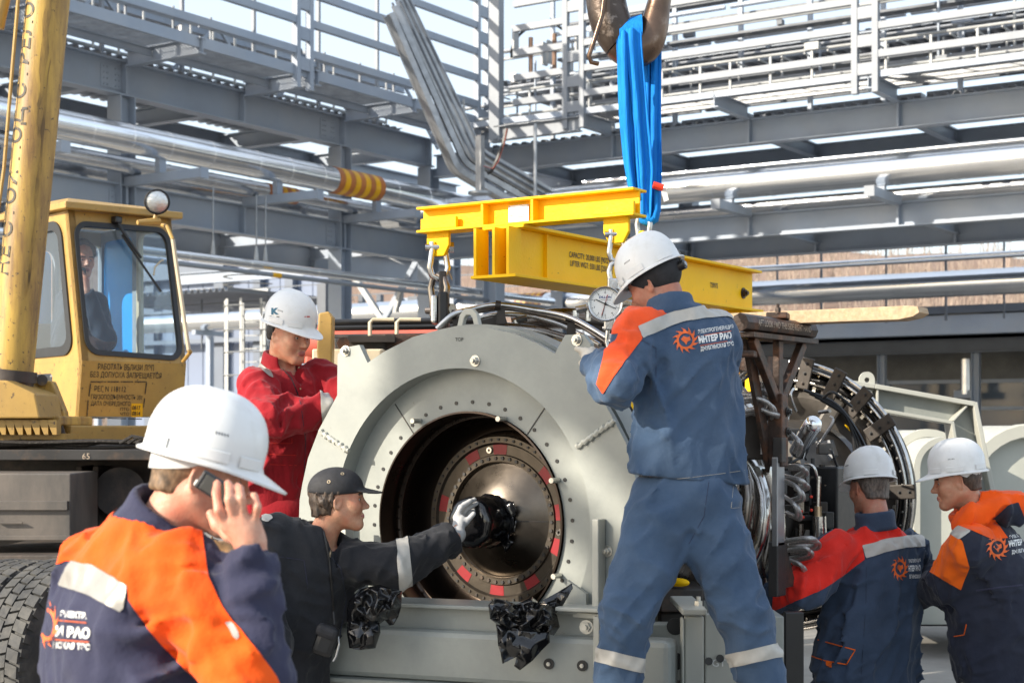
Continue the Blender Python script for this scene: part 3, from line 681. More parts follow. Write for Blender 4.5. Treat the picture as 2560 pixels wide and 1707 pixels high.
# unseen rack added behind the camera to shade the upper plate and skid
shade_rack = thing('pipe_rack', 'unseen grey steel rack added behind the viewer to shade the plate', 'pipe rack', (-6, -9.5, 0))
for yy in (-8.5, -11.5):
    for x in (-13.6, -5.2, 3.0): Msh().ibeam((x, yy, 0), (x, yy, 9.3), .3, .3, .024, .018, up=(1, 0, 0)).build('column', STEEL, shade_rack, 0)
Msh().ibeam((-12.45, -8.5, 9.78), (3.2, -8.5, 9.78), .90, .3).build('girder', STEEL, shade_rack, 0); Msh().ibeam((-14.2, -8.5, 10.02), (-12.45, -8.5, 10.02), .42, .3).build('girder', STEEL, shade_rack, 0); Msh().ibeam((-13.8, -11.5, 10.0), (3.2, -11.5, 10.0), .4, .26).build('girder', STEEL, shade_rack, 0)  # girder depths stepped to shape the shade edge on the plate
Msh().box((-5.2, -9.0, 10.30), (16.8, .8, .1)).build('shade_deck', STEEL_D, shade_rack, 0)
Msh().ibeam((-12.1, -8.5, 9.33), (-10.2, -8.5, 7.95), .22, .2).build('shade_brace', STEEL, shade_rack, 0); Msh().ibeam((-2.9, -8.5, 8.2), (-5.0, -8.5, 9.6), .26, .2).build('shade_brace', STEEL, shade_rack, 0)  # first brace slanted to throw a diagonal shadow across the plate
Msh().box((-8.3, -9.0, 9.15), (5.0, .5, .44)).build('shade_box', STEEL, shade_rack, 0)  # solid box added to shade the standing man
Msh().box((-12.15, -8.7, 8.17), (1.9, .6, .66)).build('skid_shade_box', STEEL, shade_rack, 0)  # solid box added to keep the skid in shade
for x in (-12, -8, -4, 0): Msh().ibeam((x, -8.35, 9.95), (x, -11.65, 9.95), .3, .2).build('cross_beam', STEEL, shade_rack, 0)

# services cluttering the racks: conduits, tray rungs, valves, clips
rc = random.Random(21)
for (x, z, r, m) in ((-21.9, 8.95, .035, LADW), (-22.1, 9.1, .03, STEEL), (-22.35, 8.85, .05, GALV), (-23.3, 8.95, .04, LADW), (-23.6, 9.25, .06, GALV), (-24.2, 9.0, .09, ALU2), (-22.6, 9.45, .03, LADW), (-23.9, 9.6, .05, STEEL)):
    Msh().tube([(x, 10, z), (x, 30, z)], r, 8).build('conduit', m, rackL)
for y in np.arange(12, 30, .62):
    Msh().box((-22.2, y, 9.02), (.5, .03, .03)).build('tray_rung', LADW, rackL, 0)
    if rc.random() < .55: Msh().box((-21.95-rc.random()*1.3, y+rc.uniform(-.2, .2), 8.9+rc.random()*.5), (.14, rc.uniform(.1, .35), rc.uniform(.08, .25))).build('service_box', rc.choice([LADW, STEEL, GALV]), rackL, 0)
    if rc.random() < .5: Msh().tube([(-22.3, y, 8.62), (-22.3, y, 9.7)], .025, 6).build('riser', LADW, rackL)
for y in np.arange(13, 30, 3.1):
    Msh().bar((-22.85, y, 8.5), (-22.85, y+1.5, 9.85), .06, .06).build('deck_brace', STEEL, rackL, 0); Msh().bar((-22.85, y+3, 8.5), (-22.85, y+1.6, 9.85), .06, .06).build('deck_brace', STEEL, rackL, 0)
for (y, z, r, m) in ((29.0, 8.5, .03, LADW), (29.3, 8.85, .04, GALV), (29.7, 9.2, .03, LADW), (30.3, 8.6, .06, ALU2), (30.8, 9.15, .04, LADW), (31.4, 8.95, .09, ALU2), (31.0, 9.62, .04, GALV), (30.1, 10.05, .035, LADW), (30.9, 10.45, .05, GALV)):
    Msh().tube([(-20.5, y, z), (.5, y, z)], r, 8).build('conduit', m, rackR)
for x in np.arange(-19.5, 0, .48):
    Msh().box((x, 29.35, 9.0), (.03, .5, .03)).build('tray_rung', LADW, rackR, 0)
    if rc.random() < .5: Msh().box((x, 29.0+rc.random()*2.2, 8.6+rc.random()*1.6), (rc.uniform(.1, .5), .14, rc.uniform(.06, .2))).build('service_box', rc.choice([LADW, STEEL, GALV, STEEL_D]), rackR, 0)
    if rc.random() < .45: Msh().tube([(x, 29.9, 8.35), (x, 29.9, rc.uniform(9, 10.6))], .028, 6).build('riser', rc.choice([LADW, STEEL]), rackR)
for k in range(8): Msh().box((-19+k*.28, 28.9+rc.random(), 9.0+rc.random()*1.4), (.05, .2, .5)).build('corner_bracket', rc.choice([LADW, STEEL]), rackR, 0)
ts = Msh(); ts.tube([(-18.45+.75*math.cos(a), 29.2, 9.9+.55*math.sin(a)) for a in np.linspace(.2, 3.3, 14)], .03, 8); ts.build('cable_loop', BLACK, rackR)
for x in (-18.5, -17.9): Msh().tube([(x, 28.9, 9.3), (x, 28.9, 10.1)], .05, 8).build('hanging_clamp', mat('copper_clamp', (.25, .15, .10), .5), rackR)
# ---------------------------------------------------------------- yellow mobile crane
K_ = D(205, 901, 11.0); h_ = cam2w(math.sin(math.radians(50)), math.cos(math.radians(50)), 0); n_ = cam2w(math.cos(math.radians(50)), -math.sin(math.radians(50)), 0); up_ = V3(0, 0, 1)
crane = thing('mobile_crane', 'weathered yellow mobile crane with operator cab at the left edge', 'crane', (K_[0], K_[1], 0))
def cb_(u, w, z): return K_+h_*u+n_*w+up_*z           # u along the front, w outward, z above the kink
W_ = .80; zt = 1.06; bk = -.225; zb = -.385
front = [cb_(0, 0, 0), cb_(W_, 0, 0), cb_(W_, bk, zt), cb_(0, bk, zt)]
win = [bilin(front, .055, .055), bilin(front, .955, .03), bilin(front, .945, .92), bilin(front, .05, .915)]
hole = roundloop(win, .12, .11)
nf = unit(np.cross(front[1]-front[0], front[3]-front[0]))
if np.dot(nf, n_) < 0: nf = -nf
cab = Msh().holed(quadloop(front), hole, -nf*.05).build('cab_front', CRANE_Y, crane, 30)
seal = Msh().holed([p+nf*.014 for p in roundloop([bilin(win, -.02, -.018), bilin(win, 1.02, -.018), bilin(win, 1.02, 1.018), bilin(win, -.02, 1.018)], .13, .12)], [p+nf*.014 for p in roundloop([bilin(win, .022, .02), bilin(win, .978, .02), bilin(win, .978, .98), bilin(win, .022, .98)], .11, .10)], -nf*.03).build('window_seal', RUBB, cab)
gl = roundloop([bilin(win, .0, .0), bilin(win, 1, 0), bilin(win, 1, 1), bilin(win, 0, 1)], .12, .11)
mkobj('window_glass', [p-nf*.012 for p in gl], [tuple(range(len(gl)))], GLASS, cab, 0)
low = [cb_(0, -.055, zb), cb_(W_, -.055, zb), cb_(W_, .002, 0), cb_(0, .002, 0)]
lowf = Msh(); lowf.add([low[0], low[1], low[2], low[3]]+[p-n_*.05 for p in low], [(0, 1, 2, 3), (7, 6, 5, 4), (0, 4, 5, 1), (3, 2, 6, 7), (0, 3, 7, 4), (1, 5, 6, 2)]); lowp = lowf.build('cab_lower_panel', CRANE_Y, crane, 0)
DP = 1.35
side = [cb_(0, -DP, zb), cb_(0, 0, 0), cb_(0, bk, zt), cb_(0, -DP, zt)]
sq = [cb_(0, -DP, zb+.38), cb_(0, -.0, 0), cb_(0, bk, zt), cb_(0, -DP, zt)]
sw = [bilin(sq, .12, .06), bilin(sq, .90, .06), bilin(sq, .88, .93), bilin(sq, .12, .93)]
sd = Msh().holed(quadloop(sq), roundloop(sw, .14, .12), h_*.05).build('cab_side', CRANE_Y, crane, 30)
Msh().holed([p-h_*.014 for p in roundloop([bilin(sw, -.02, -.02), bilin(sw, 1.02, -.02), bilin(sw, 1.02, 1.02), bilin(sw, -.02, 1.02)], .15, .13)], [p-h_*.014 for p in roundloop([bilin(sw, .05, .05), bilin(sw, .95, .05), bilin(sw, .95, .95), bilin(sw, .05, .95)], .13, .11)], h_*.03).build('window_seal', RUBB, sd)
gl = roundloop(sw, .14, .12); mkobj('window_glass', [p+h_*.01 for p in gl], [tuple(range(len(gl)))], GLASS, sd, 0)
Msh().add([cb_(0, -DP, zb), cb_(0, -.055, zb), cb_(0, 0, 0), cb_(0, -DP, 0), cb_(.05, -DP, zb), cb_(.05, -.055, zb), cb_(.05, 0, 0), cb_(.05, -DP, 0)], [(0, 1, 2, 3), (7, 6, 5, 4), (0, 4, 5, 1), (1, 5, 6, 2), (2, 6, 7, 3), (3, 7, 4, 0)]).build('cab_side_panel', CRANE_Y, crane, 0)
# right side wall frame and rear wall with windows
def wallwin(name, a0, a1, m, gm, ins, pane):
    f = lambda w: bk*1.0 if w > bk else w
    q = [cb_(W_, a1, 0), cb_(W_, a0, 0), cb_(W_, min(a0, bk), zt), cb_(W_, a1, zt)]
    w = [bilin(q, ins, .04), bilin(q, 1-ins, .04), bilin(q, 1-ins, .93), bilin(q, ins, .93)]
    r = Msh().holed(quadloop(q), roundloop(w, .1, .08), -h_*.04).build(name, m, crane, 30); gl = roundloop(w, .1, .08); mkobj(pane, [p-h_*.02 for p in gl], [tuple(range(len(gl)))], gm, r, 0)
wallwin('cab_side', -.0, -.70, CREAM, GLASS, .07, 'window_glass'); wallwin('cab_side', -.70, -DP, CABIN, BLUEP, .1, 'blue_window')
Msh().add([cb_(W_, -DP, zb), cb_(W_, -.055, zb), cb_(W_, 0, 0), cb_(W_, -DP, 0), cb_(W_-.05, -DP, zb), cb_(W_-.05, -.055, zb), cb_(W_-.05, 0, 0), cb_(W_-.05, -DP, 0)], [(0, 1, 2, 3), (7, 6, 5, 4), (0, 4, 5, 1), (1, 5, 6, 2), (2, 6, 7, 3), (3, 7, 4, 0)]).build('cab_side_panel', CREAM, crane, 0)
rq1 = [cb_(0, -DP, zb+.38), cb_(W_*.52, -DP, zb+.38), cb_(W_*.52, -DP, zt), cb_(0, -DP, zt)]; rw1 = [bilin(rq1, .2, .1), bilin(rq1, .92, .1), bilin(rq1, .92, .84), bilin(rq1, .2, .84)]
rr1 = Msh().holed(quadloop(rq1), roundloop(rw1, .12, .1), n_*.05).build('cab_rear', CABIN, crane, 30); gl = roundloop(rw1, .12, .1); mkobj('blue_window', [p-n_*.02 for p in gl], [tuple(range(len(gl)))], BLUEP, rr1, 0)
rq2 = [cb_(W_*.52, -DP, zb+.38), cb_(W_, -DP, zb+.38), cb_(W_, -DP, zt), cb_(W_*.52, -DP, zt)]; rw2 = [bilin(rq2, .1, .05), bilin(rq2, .94, .05), bilin(rq2, .94, .9), bilin(rq2, .1, .9)]
rr2 = Msh().holed(quadloop(rq2), roundloop(rw2, .1, .1), n_*.05).build('cab_rear', CREAM, crane, 30); gl = roundloop(rw2, .1, .1); mkobj('window_glass', [p+n_*.02 for p in gl], [tuple(range(len(gl)))], GLASS, rr2, 0)
Msh().add([cb_(.02, -DP, zb), cb_(W_-.02, -DP, zb), cb_(W_-.02, -.06, zb), cb_(.02, -.06, zb)]+[cb_(.02, -DP, zb+.04), cb_(W_-.02, -DP, zb+.04), cb_(W_-.02, -.06, zb+.04), cb_(.02, -.06, zb+.04)], [(0, 1, 2, 3), (7, 6, 5, 4), (0, 4, 5, 1), (1, 5, 6, 2), (2, 6, 7, 3), (3, 7, 4, 0)]).build('cab_floor', CABIN, crane, 0)
Msh().add([cb_(.05, -DP+.05, zb+.38), cb_(W_*.95, -DP+.05, zb+.38)]+[cb_(W_*.95, -DP+.05, zb), cb_(.05, -DP+.05, zb)], [(0, 1, 2, 3)]).build('rear_lower_panel', CABIN, crane, 0)
# roof: slightly overhanging lid
rf = [cb_(-.06, bk+.09, zt+.0), cb_(W_+.05, bk+.09, zt-.0), cb_(W_+.05, -DP-.05, zt+.03), cb_(-.06, -DP-.05, zt+.03)]
roof = Msh().add(rf+[p+up_*.05 for p in rf], [(0, 1, 2, 3), (7, 6, 5, 4), (0, 4, 5, 1), (1, 5, 6, 2), (2, 6, 7, 3), (3, 7, 4, 0)]).build('cab_roof', CRANE_Y, crane, 0, .008)
Msh().add([cb_(-.03, bk+.04, zt+.05), cb_(W_+.02, bk+.04, zt+.05), cb_(W_+.02, -DP, zt+.09), cb_(-.03, -DP, zt+.09), cb_(.05, bk-.1, zt+.10), cb_(W_-.06, bk-.1, zt+.09), cb_(W_-.06, -DP+.1, zt+.13), cb_(.05, -DP+.1, zt+.13)], [(4, 5, 6, 7), (0, 1, 5, 4), (1, 2, 6, 5), (2, 3, 7, 6), (3, 0, 4, 7)]).build('roof_crown', CRANE_Y, roof, 0)
# work lamp on the roof corner
lc = D(391, 505, 10.75); ldir = unit(cam2w(.35, -1, -.12))
lamp = Msh().lathe([(0.0, -.10), (.04, -.098), (.068, -.07), (.08, -.03), (.082, .02), (.086, .03), (.086, .05), (.078, .055)], lc, ldir, 28).build('work_lamp', BLACK, crane)
Msh().lathe([(.079, .045), (.06, .058), (.03, .066), (0.0, .068)], lc, ldir, 28).build('lamp_lens', LAMPG, lamp); Msh().tube([lc-up_*.08, lc-up_*.15+h_*-.02], .016, 8).build('lamp_stem', CRANE_Y, lamp); Msh().tube([lc-up_*.15-h_*.14, lc-up_*.13+h_*.02], [.016, .03], 8).build('lamp_arm', CRANE_Y, lamp)
# grab rail on the right front edge, wiper
gr = [D(405, 563, 10.9), D(418, 566, 10.75), D(432, 598, 10.72), D(445, 690, 10.72), D(472, 875, 10.72), D(476, 880, 10.74), D(458, 903, 10.95)]
Msh().tube(gr[:3], .013, 8).build('grab_rail', CRANE_Y, crane); Msh().tube(gr[2:5], .014, 8).build('grab_rail', CREAM, crane); Msh().tube(gr[4:], .014, 8).build('grab_rail', CRANE_Y, crane)
def onwin(px, py, off=.03):            # point on the windscreen plane seen at a pixel
    o = D(px, py, 1.0); c0 = V3(0, 0, CAMZ); dv = o-c0; t = np.dot(front[0]-c0, nf)/np.dot(dv, nf); return c0+dv*t+nf*off
wp = Msh().tube([onwin(287, 552, .03), onwin(300, 585, .05), onwin(345, 650, .05)], [.014, .012, .01], 8).build('wiper_arm', BLACK, crane)
Msh().bar(onwin(300, 590, .028), onwin(398, 732, .028), .02, .014).build('wiper_blade', BLACK, wp); Msh().box(onwin(287, 553, .03), (.06, .06, .05)).build('wiper_motor', BLACK, wp, 0, .01)
Msh().tube([onwin(381, 690, .02), onwin(384, 670, .02), onwin(398, 655, .02), onwin(405, 652, .02)], .007, 6).build('washer_hose', CREAM, crane)
# lettering on the lower panel
pu = unit(low[1]-low[0]); pv = unit(low[3]-low[0]); pn = np.cross(pu, pv)
def onlow(px, py):
    c0 = V3(0, 0, CAMZ); dv = D(px, py, 1.0)-c0; t = np.dot(low[0]-c0, pn)/np.dot(dv, pn); return c0+dv*t
def ltext(t, px, py, px2, hpx, m=PRINTW, bold=.01):
    a, b = onlow(px, py), onlow(px2, py); v, f = text_geo(t, 1.0, bold); ext = v[:, 0].max()-v[:, 0].min()
    sz = hpx/F*11.0/.72; text_flat('stencil_text', t, a, pu, pv, sz, m, lowp, .004, bold, np.linalg.norm(b-a)/(ext*sz))
ltext('РАБОТАТЬ ВБЛИЗИ ЛЭП', 243, 923, 383, 15); ltext('БЕЗ ДОПУСКА ЗАПРЕЩАЕТСЯ', 224, 942, 402, 14)
ltext('РЕГ N 118112', 234, 978, 313, 14); ltext('ГРУЗОПОДЪЕМНОСТЬ 35т', 226, 997, 355, 12); ltext('ДАТА ОЧЕРЕДНОГО', 226, 1013, 325, 11); ltext('ПТО', 299, 1026, 321, 8); ltext('ЧТО', 299, 1038, 321, 8)
c4 = [onlow(328, 1042), onlow(356, 1042), onlow(356, 1008), onlow(328, 1008)]
mkobj('date_sticker', [p+pn*.004 for p in c4], [(0, 1, 2, 3)], STRIPE_Y, lowp, 0)
for t, y in (('0817', 1024), ('0814', 1038)):
    a = onlow(327, y)+pn*.003; v, f = text_geo(t, 1, .015); text_flat('stencil_text', t, onlow(329, y), pu, pv, .042, PRINTK, lowp, .007, .015, .75)
for (a, b) in (((226, 954), (265, 954)), ((268, 954), (297, 954)), ((301, 954), (332, 954)), ((336, 954), (366, 954)), ((366, 956), (362, 985)), ((361, 995), (358, 1018)), ((226, 958), (222, 990)), ((220, 1000), (217, 1040)), ((219, 1044), (262, 1045)), ((268, 1045), (315, 1046)), ((320, 1046), (354, 1047))):
    Msh().bar(onlow(*a)+pn*.004, onlow(*b)+pn*.004, .007, .003, up=pn).build('stencil_line', PRINTW, lowp, 0)
# things on the dash
Msh().box(cb_(W_*.55, -.32, .0), (.8, .4, .06), np.stack([h_, n_, up_], 1)).build('dash_panel', CLAD, crane, 0, .02)
Msh().tube([cb_(W_*.42, -.42, .02), cb_(W_*.43, -.45, .26)], [.018, .022], 8).build('control_lever', BLACK, crane)
seat = Msh().box(cb_(.2, -1.0, .0), (.5, .12, .62), np.stack([h_, n_, up_], 1)).build('seat_back', BLACK, crane, 0, .04)
Msh().box(cb_(.24, -.72, -.12), (.5, .5, .12), np.stack([h_, n_, up_], 1)).build('seat_cushion', BLACK, crane, 0, .04)
# lift cylinder with warning lettering, clevis and pedestal
c0, c1 = D(28, 945, 10.0), D(158, -380, 10.0); ca = unit(c1-c0)
cyl = Msh().tube([c0, c0+ca*.02, c1], [.115, .132, .132], 32).build('lift_cylinder', CRANE_RUST, crane, 40)
cs, cu, _ = frame(ca, n_)
ray_n = unit(cam2w(.02, -1, 0)); sidev = unit(np.cross(ca, ray_n))
lf_ = cam2w(-1, 0, 0); lf_ = unit(lf_-ca*(lf_@ca)); outv = unit(unit(ray_n-ca*(ray_n@ca))*math.cos(.75)+lf_*math.sin(.75))
def cyl_text(t, s0, size):
    v, f = text_geo(t, size, .012); 
    ang = (v[:, 1]-.35*size)/.134
    tang = np.cross(ca, outv); tang = tang if np.dot(tang, cam2w(1, 0, 0)) < 0 else -tang
    pts = c0+ca*(s0+v[:, :1])+.1345*(np.cos(ang)[:, None]*outv+np.sin(ang)[:, None]*tang)
    mkobj('stencil_text', pts, f, PRINTW, cyl, 0)
cyl_text('НЕ СТОЙ ПОД СТРЕЛОЙ', .62, .15)
GRS = mat('grease_streak', (.13, .075, .025), .45, .1, .35, 9, stretch=(1, 1, .2), c2=(.36, .22, .05), c2amt=.5, c2s=11, sharp=.1, bump=.002, bs=40)
fr_ = unit(ray_n-ca*(ray_n@ca)); rt_ = -lf_; rg_ = np.random.RandomState(4)
for (a_lo, a_hi, s0, s1, sd_) in ((.22, .52, 1.5, 3.3, 1), (.55, .72, .5, 2.0, 3)):
    n_s = 46; m_a = 7; vs = []
    for i in range(n_s):
        t = i/(n_s-1); taper = math.sin(math.pi*min(1, max(0, t)))**.35; w1 = vnoise(np.array([[t*13+sd_, sd_*3.1, .5]]))[0]; w2 = vnoise(np.array([[t*17+sd_*5, 2.2, sd_]]))[0]; mid = (a_lo+a_hi)/2+.25*(w1-.5); hw = (a_hi-a_lo)/2*taper*(.35+1.1*w2)
        for k in range(m_a):
            a = mid+hw*(2*k/(m_a-1)-1); vs.append(c0+ca*(s0+(s1-s0)*t)+.1332*(math.cos(a)*fr_+math.sin(a)*rt_))
    mkobj('grease_streak', vs, [(i*m_a+k, i*m_a+k+1, (i+1)*m_a+k+1, (i+1)*m_a+k) for i in range(n_s-1) for k in range(m_a-1)], GRS, cyl, 180)
Msh().tube([c0-ca*.02, c0+ca*.05], .155, 24).build('cylinder_gland', GREASE, cyl)
Msh().tube([c0+ca*-.14, c0-ca*.01], .14, 24).build('cylinder_foot', GREASE, cyl)
Msh().tube([D(47, -20, 9.9), D(30, 180, 9.9), D(10, 420, 9.9), D(-20, 640, 9.9)], .011, 8).build('hydraulic_pipe', CRANE_Y, crane)
Msh().tube([D(12, -30, 9.95), D(-10, 70, 9.95)], .05, 12).build('hydraulic_rod', CRANE_Y, crane)
Msh().prism([(-.02, -.35), (.30, -.35), (.28, -.12), (.20, .08), (.06, .10), (-.02, -.02)], D(64, 985, 10.3), cam2w(1, 0, 0), up_, .10).build('clevis_plate', CRANE_RUST, crane, 0, .012)
Msh().tube([D(105, 950, 10.28), D(105, 950, 10.1)], .035, 14).build('clevis_pin', GREASE, crane)
Msh().prism([(-.3, -.35), (.02, -.35), (.02, .05), (-.04, .10), (-.3, .0)], D(-5, 985, 10.6), cam2w(1, 0, 0), up_, .12).build('clevis_plate', CRANE_RUST, crane, 0, .012)
Msh().box(D(-10, 1052, 10.4), (1.05, .8, .06), np.stack([cam2w(1, 0, 0), cam2w(0, 1, 0), up_], 1)).build('pedestal_deck', CRANE_RUST, crane, 0, .01)
Msh().prism([(-.9, -.03), (.25, -.03), (.22, .12), (.05, .2), (-.9, .24)], D(60, 1035, 10.2), cam2w(1, 0, 0), up_, .5).build('pedestal', CRANE_Y, crane, 0, .01)
ring = Msh().box(D(10, 1090, 10.3), (1.05, .9, .035), np.stack([cam2w(1, 0, 0), cam2w(0, 1, 0), up_], 1)).build('slewing_ring', CRANE_Y, crane, 0)
for i in range(9): Msh().prism([(-.012, 0), (.012, 0), (.012, .09), (-.05, .09)], D(-20+i*21, 1086, 9.86), cam2w(1, 0, 0), up_, .1).build('gusset', CRANE_Y, ring, 0)
for i in range(12): Msh().hexbolt(D(-10+i*15, 1083, 9.88), up_, .017, .03).build('ring_bolt', GREASE, ring)
Msh().box(D(255, 1082, 10.9), (1.0, 1.2, .10), np.stack([h_, n_, up_], 1)).build('cab_sill', CRANE_Y, crane, 0, .01)
# deck of the carrier with wire ropes
def cbox(name, px0, py0, px1, py1, d, dep, m, bev=.005, parent=None):
    a = D(px0, py1, d); b = D(px1, py0, d); c = (a+b)/2+cam2w(0, dep/2, 0)
    return Msh().box(c, (np.linalg.norm((b-a)[:2]), dep, b[2]-a[2]), np.stack([cam2w(1, 0, 0), cam2w(0, 1, 0), up_], 1)).build(name, m, parent or crane, 0, bev)
deck = cbox('carrier_deck', -260, 1124, 375, 1150, 9.6, 2.2, DARK)
for i in range(6):
    y = 1104+i*4.0; pts = [D(x, y+2*math.sin(x*.02+i)-(x > 250)*(i % 3)*4, 9.75-.0*i+.02*i) for x in np.linspace(-150, 372, 14)]
    Msh().tube(pts, .013, 7).build('wire_rope', ROPE, crane)
for i in range(3):
    Msh().tube([D(300+20*i, 1108, 9.7), D(330+12*i, 1090+4*i, 9.7), D(372, 1098, 9.7)], .011, 7).build('wire_rope', ROPE, crane)
text_flat('stencil_text', '65', D(205, 1147, 9.598), cam2w(1, 0, 0), up_, .05, CHALK, deck, .003)
cbox('frame_rail', -260, 1148, 420, 1300, 10.2, .25, UNDER); cbox('frame_rail', -260, 1300, 460, 1390, 10.6, .3, UNDER)
tb = cbox('tool_box', -200, 1183, 177, 1350, 9.15, .6, BOXG, .008); cbox('tool_box_strip', -198, 1252, 168, 1275, 9.12, .03, BOXG, .003, tb); cbox('tool_box_lip', -198, 1338, 176, 1350, 9.13, .02, BOXG, .003, tb); cbox('tool_box_handle', -10, 1305, 55, 1308, 9.12, .02, BOXG, .002, tb)
Msh().tube([D(300, 1230, 10.15), D(300, 1230, 9.85)], .155, 28).build('air_tank', UNDER, crane)
for x in (190, 232): cbox('frame_bracket', x, 1165, x+14, 1385, 9.9, .3, UNDER)
cbox('mud_guard', -100, 1388, 420, 1402, 9.0, 1.4, UNDER)
# pair of tyres
def tyre(cpx, cpy, d, r=.52, w=.29):
    c = D(cpx, cpy, d); ax = cam2w(math.cos(math.radians(28)), -math.sin(math.radians(28)), 0)
    wh = thing('wheel_root', 'x', 'x', c); 
    for k in ('label', 'category'): del wh[k]
    wh.name = 'wheel'; wh.parent = crane; wh.location = Vector((c-wloc(crane)).tolist())
    prof = [(r*.56, -w*.36), (r*.70, -w*.49), (r*.88, -w*.5), (r*.955, -w*.45), (r*.965, -w*.36), (r*.965, w*.36), (r*.955, w*.45), (r*.88, w*.5), (r*.70, w*.49), (r*.56, w*.36)]
    ty = Msh().lathe(prof, c, ax, 64, close=True).build('tyre', RUBBER, wh, 50)
    a, b, _ = frame(ax); tr = Msh(); n = 46
    for i in range(n):
        t = 2*math.pi*i/n
        for row, (o, l, dz) in enumerate(((-.40, .20, 0), (-.17, .2, .5), (.06, .2, 0), (.30, .26, .5))):
            t2 = t+dz*2*math.pi/n; rad = math.cos(t2)*a+math.sin(t2)*b; tg = -math.sin(t2)*a+math.cos(t2)*b
            R = np.stack([unit(ax+tg*.25*(1 if row % 2 else -1)), unit(tg), rad], 1)
            tr.box(c+ax*(o+.05)*w+rad*r*.972, (l*w, 2*math.pi*r/n*.80, r*.05), R)
        for e in (-1, 1):
            t2 = t+.25*2*math.pi/n; rad = math.cos(t2)*a+math.sin(t2)*b; tg = -math.sin(t2)*a+math.cos(t2)*b
            tr.box(c+ax*e*w*.475+rad*r*.925, (.018, 2*math.pi*r/n*.55, r*.10), np.stack([ax, tg, rad], 1))
    tr.build('tread', RUBBER, ty, 30)
    Msh().lathe([(r*.57, -w*.3), (r*.5, -w*.1), (r*.3, .0), (.001, .02)], c, ax, 32).build('rim', UNDER, wh)
tyre(180, 1655, 8.05); tyre(60, 1640, 8.55)
# ---------------------------------------------------------------- gas turbine engine with its grey end plate
EC = D(1172, 1306, 6.9); XE, YE, ZE = EC
AX = V3(0, 1, 0); PX = V3(1, 0, 0)
eng = thing('turbine_engine', 'gas turbine engine with grey green end plate hanging under the yellow lifting beam', 'engine', (XE, YE+1.8, .2))
def epol(r, a, t): return V3(XE+r*math.cos(a), YE+t, ZE+r*math.sin(a))
OUT = [(745, 1640), (745, 1512), (746, 1350), (749, 1250), (756, 1209), (770, 1145), (798, 1072), (828, 1016), (843, 988), (844, 886), (856, 870), (898, 862), (919, 907), (932, 898), (960, 879), (1033, 842), (1106, 822), (1164, 816), (1216, 818), (1289, 835), (1344, 859), (1387, 884), (1413, 837), (1457, 835), (1476, 859), (1476, 948), (1532, 1044), (1566, 1110), (1590, 1200), (1602, 1350), (1602, 1640)]
outl = []
for i in range(len(OUT)):
    a = np.array(OUT[i], float); b = np.array(OUT[(i+1) % len(OUT)], float); k = max(1, int(np.linalg.norm(b-a)/45))
    for j in range(k): outl.append(a+(b-a)*j/k)
PF = -.095
o3 = [Rp(x, y, YE+PF) for x, y in outl]
i3 = []
for p in o3:
    a = math.atan2(p[2]-ZE, p[0]-XE); i3.append(p)
from mathutils.geometry import tessellate_polygon
i3 = [V3(XE+.665*math.cos(a), YE+PF, ZE+.665*math.sin(a)) for a in np.linspace(0, 2*math.pi, 97)[:-1]]
tess = tessellate_polygon([[Vector((p[0], p[2], 0)) for p in o3], [Vector((p[0], p[2], 0)) for p in i3]])
no, ni = len(o3), len(i3); pv = np.array(list(o3)+list(i3)); pb = pv+V3(0, .03, 0); nt_ = no+ni
pf = [tuple(t) for t in tess]+[tuple(i+nt_ for i in t[::-1]) for t in tess]+[(i, (i+1) % no, nt_+(i+1) % no, nt_+i) for i in range(no)]+[(no+i, no+(i+1) % ni, nt_+no+(i+1) % ni, nt_+no+i) for i in range(ni)]
plate = fixn(mkobj('end_plate', np.concatenate([pv, pb]), pf, GREEN_G, eng, 30))
Msh().lathe([(.667, PF+.02), (.690, PF+.02), (.690, .02), (.667, .02)], (XE, YE, ZE), AX, 96, close=True).build('recess_wall', GREEN_G, eng, 30)
Msh().lathe([(.482, 0), (.675, 0), (.675, .02), (.482, .02)], (XE, YE+.005, ZE), AX, 96, close=True).build('inner_ring', GREEN_G, eng, 30)
for a in (math.radians(128), math.radians(52)):
    Msh().bar(epol(.485, a, .003), epol(.655, a, .003), .004, .003, up=AX).build('ring_seam', DARK, eng, 0)
# hem around the plate behind
Msh().lathe([(.86, .03), (.86, .16), (.80, .16), (.80, .03)], (XE, YE, ZE), AX, 64, math.radians(200), math.radians(520), close=True).build('plate_hoop', GREEN_G, eng, 40)
nh = 38; hole_src = None
for i in range(nh):
    a = 2*math.pi*i/nh+.05; p = epol(.522, a, .0035)
    if hole_src is None: hole_src = Msh().tube([V3(0, 0, 0), V3(0, -.004, 0)], .0085, 10).build('bolt_hole', BLACK, eng)
    o = hole_src if i == 0 else inst('bolt_hole', hole_src, p, eng)
    o.location = [float(x) for x in p-wloc(eng)]
    if i == 0:
        me = o.data; c = np.array([v.co[:] for v in me.vertices]); c -= c.mean(0); me.vertices.foreach_set('co', c.ravel())
def bolt_at(px, py, r=.017, name='plate_bolt', m=BOLT, Y=YE-.095): Msh().hexbolt(Rp(px, py, Y), (0, -1, 0), r, .02).build(name, m, eng)
for px, py in ((865, 877), (1443, 850), (1189, 902), (1518, 1377)): bolt_at(px, py)
for px, py in ((1049, 1052), (1262, 1047), (1395, 1200), (1400, 1438), (1528, 1316), (1512, 1505)):
    c = Rp(px, py, YE); Msh().tube([c, c+V3(0, -.055, 0)], .0115, 10).build('stud', BOLT, eng)
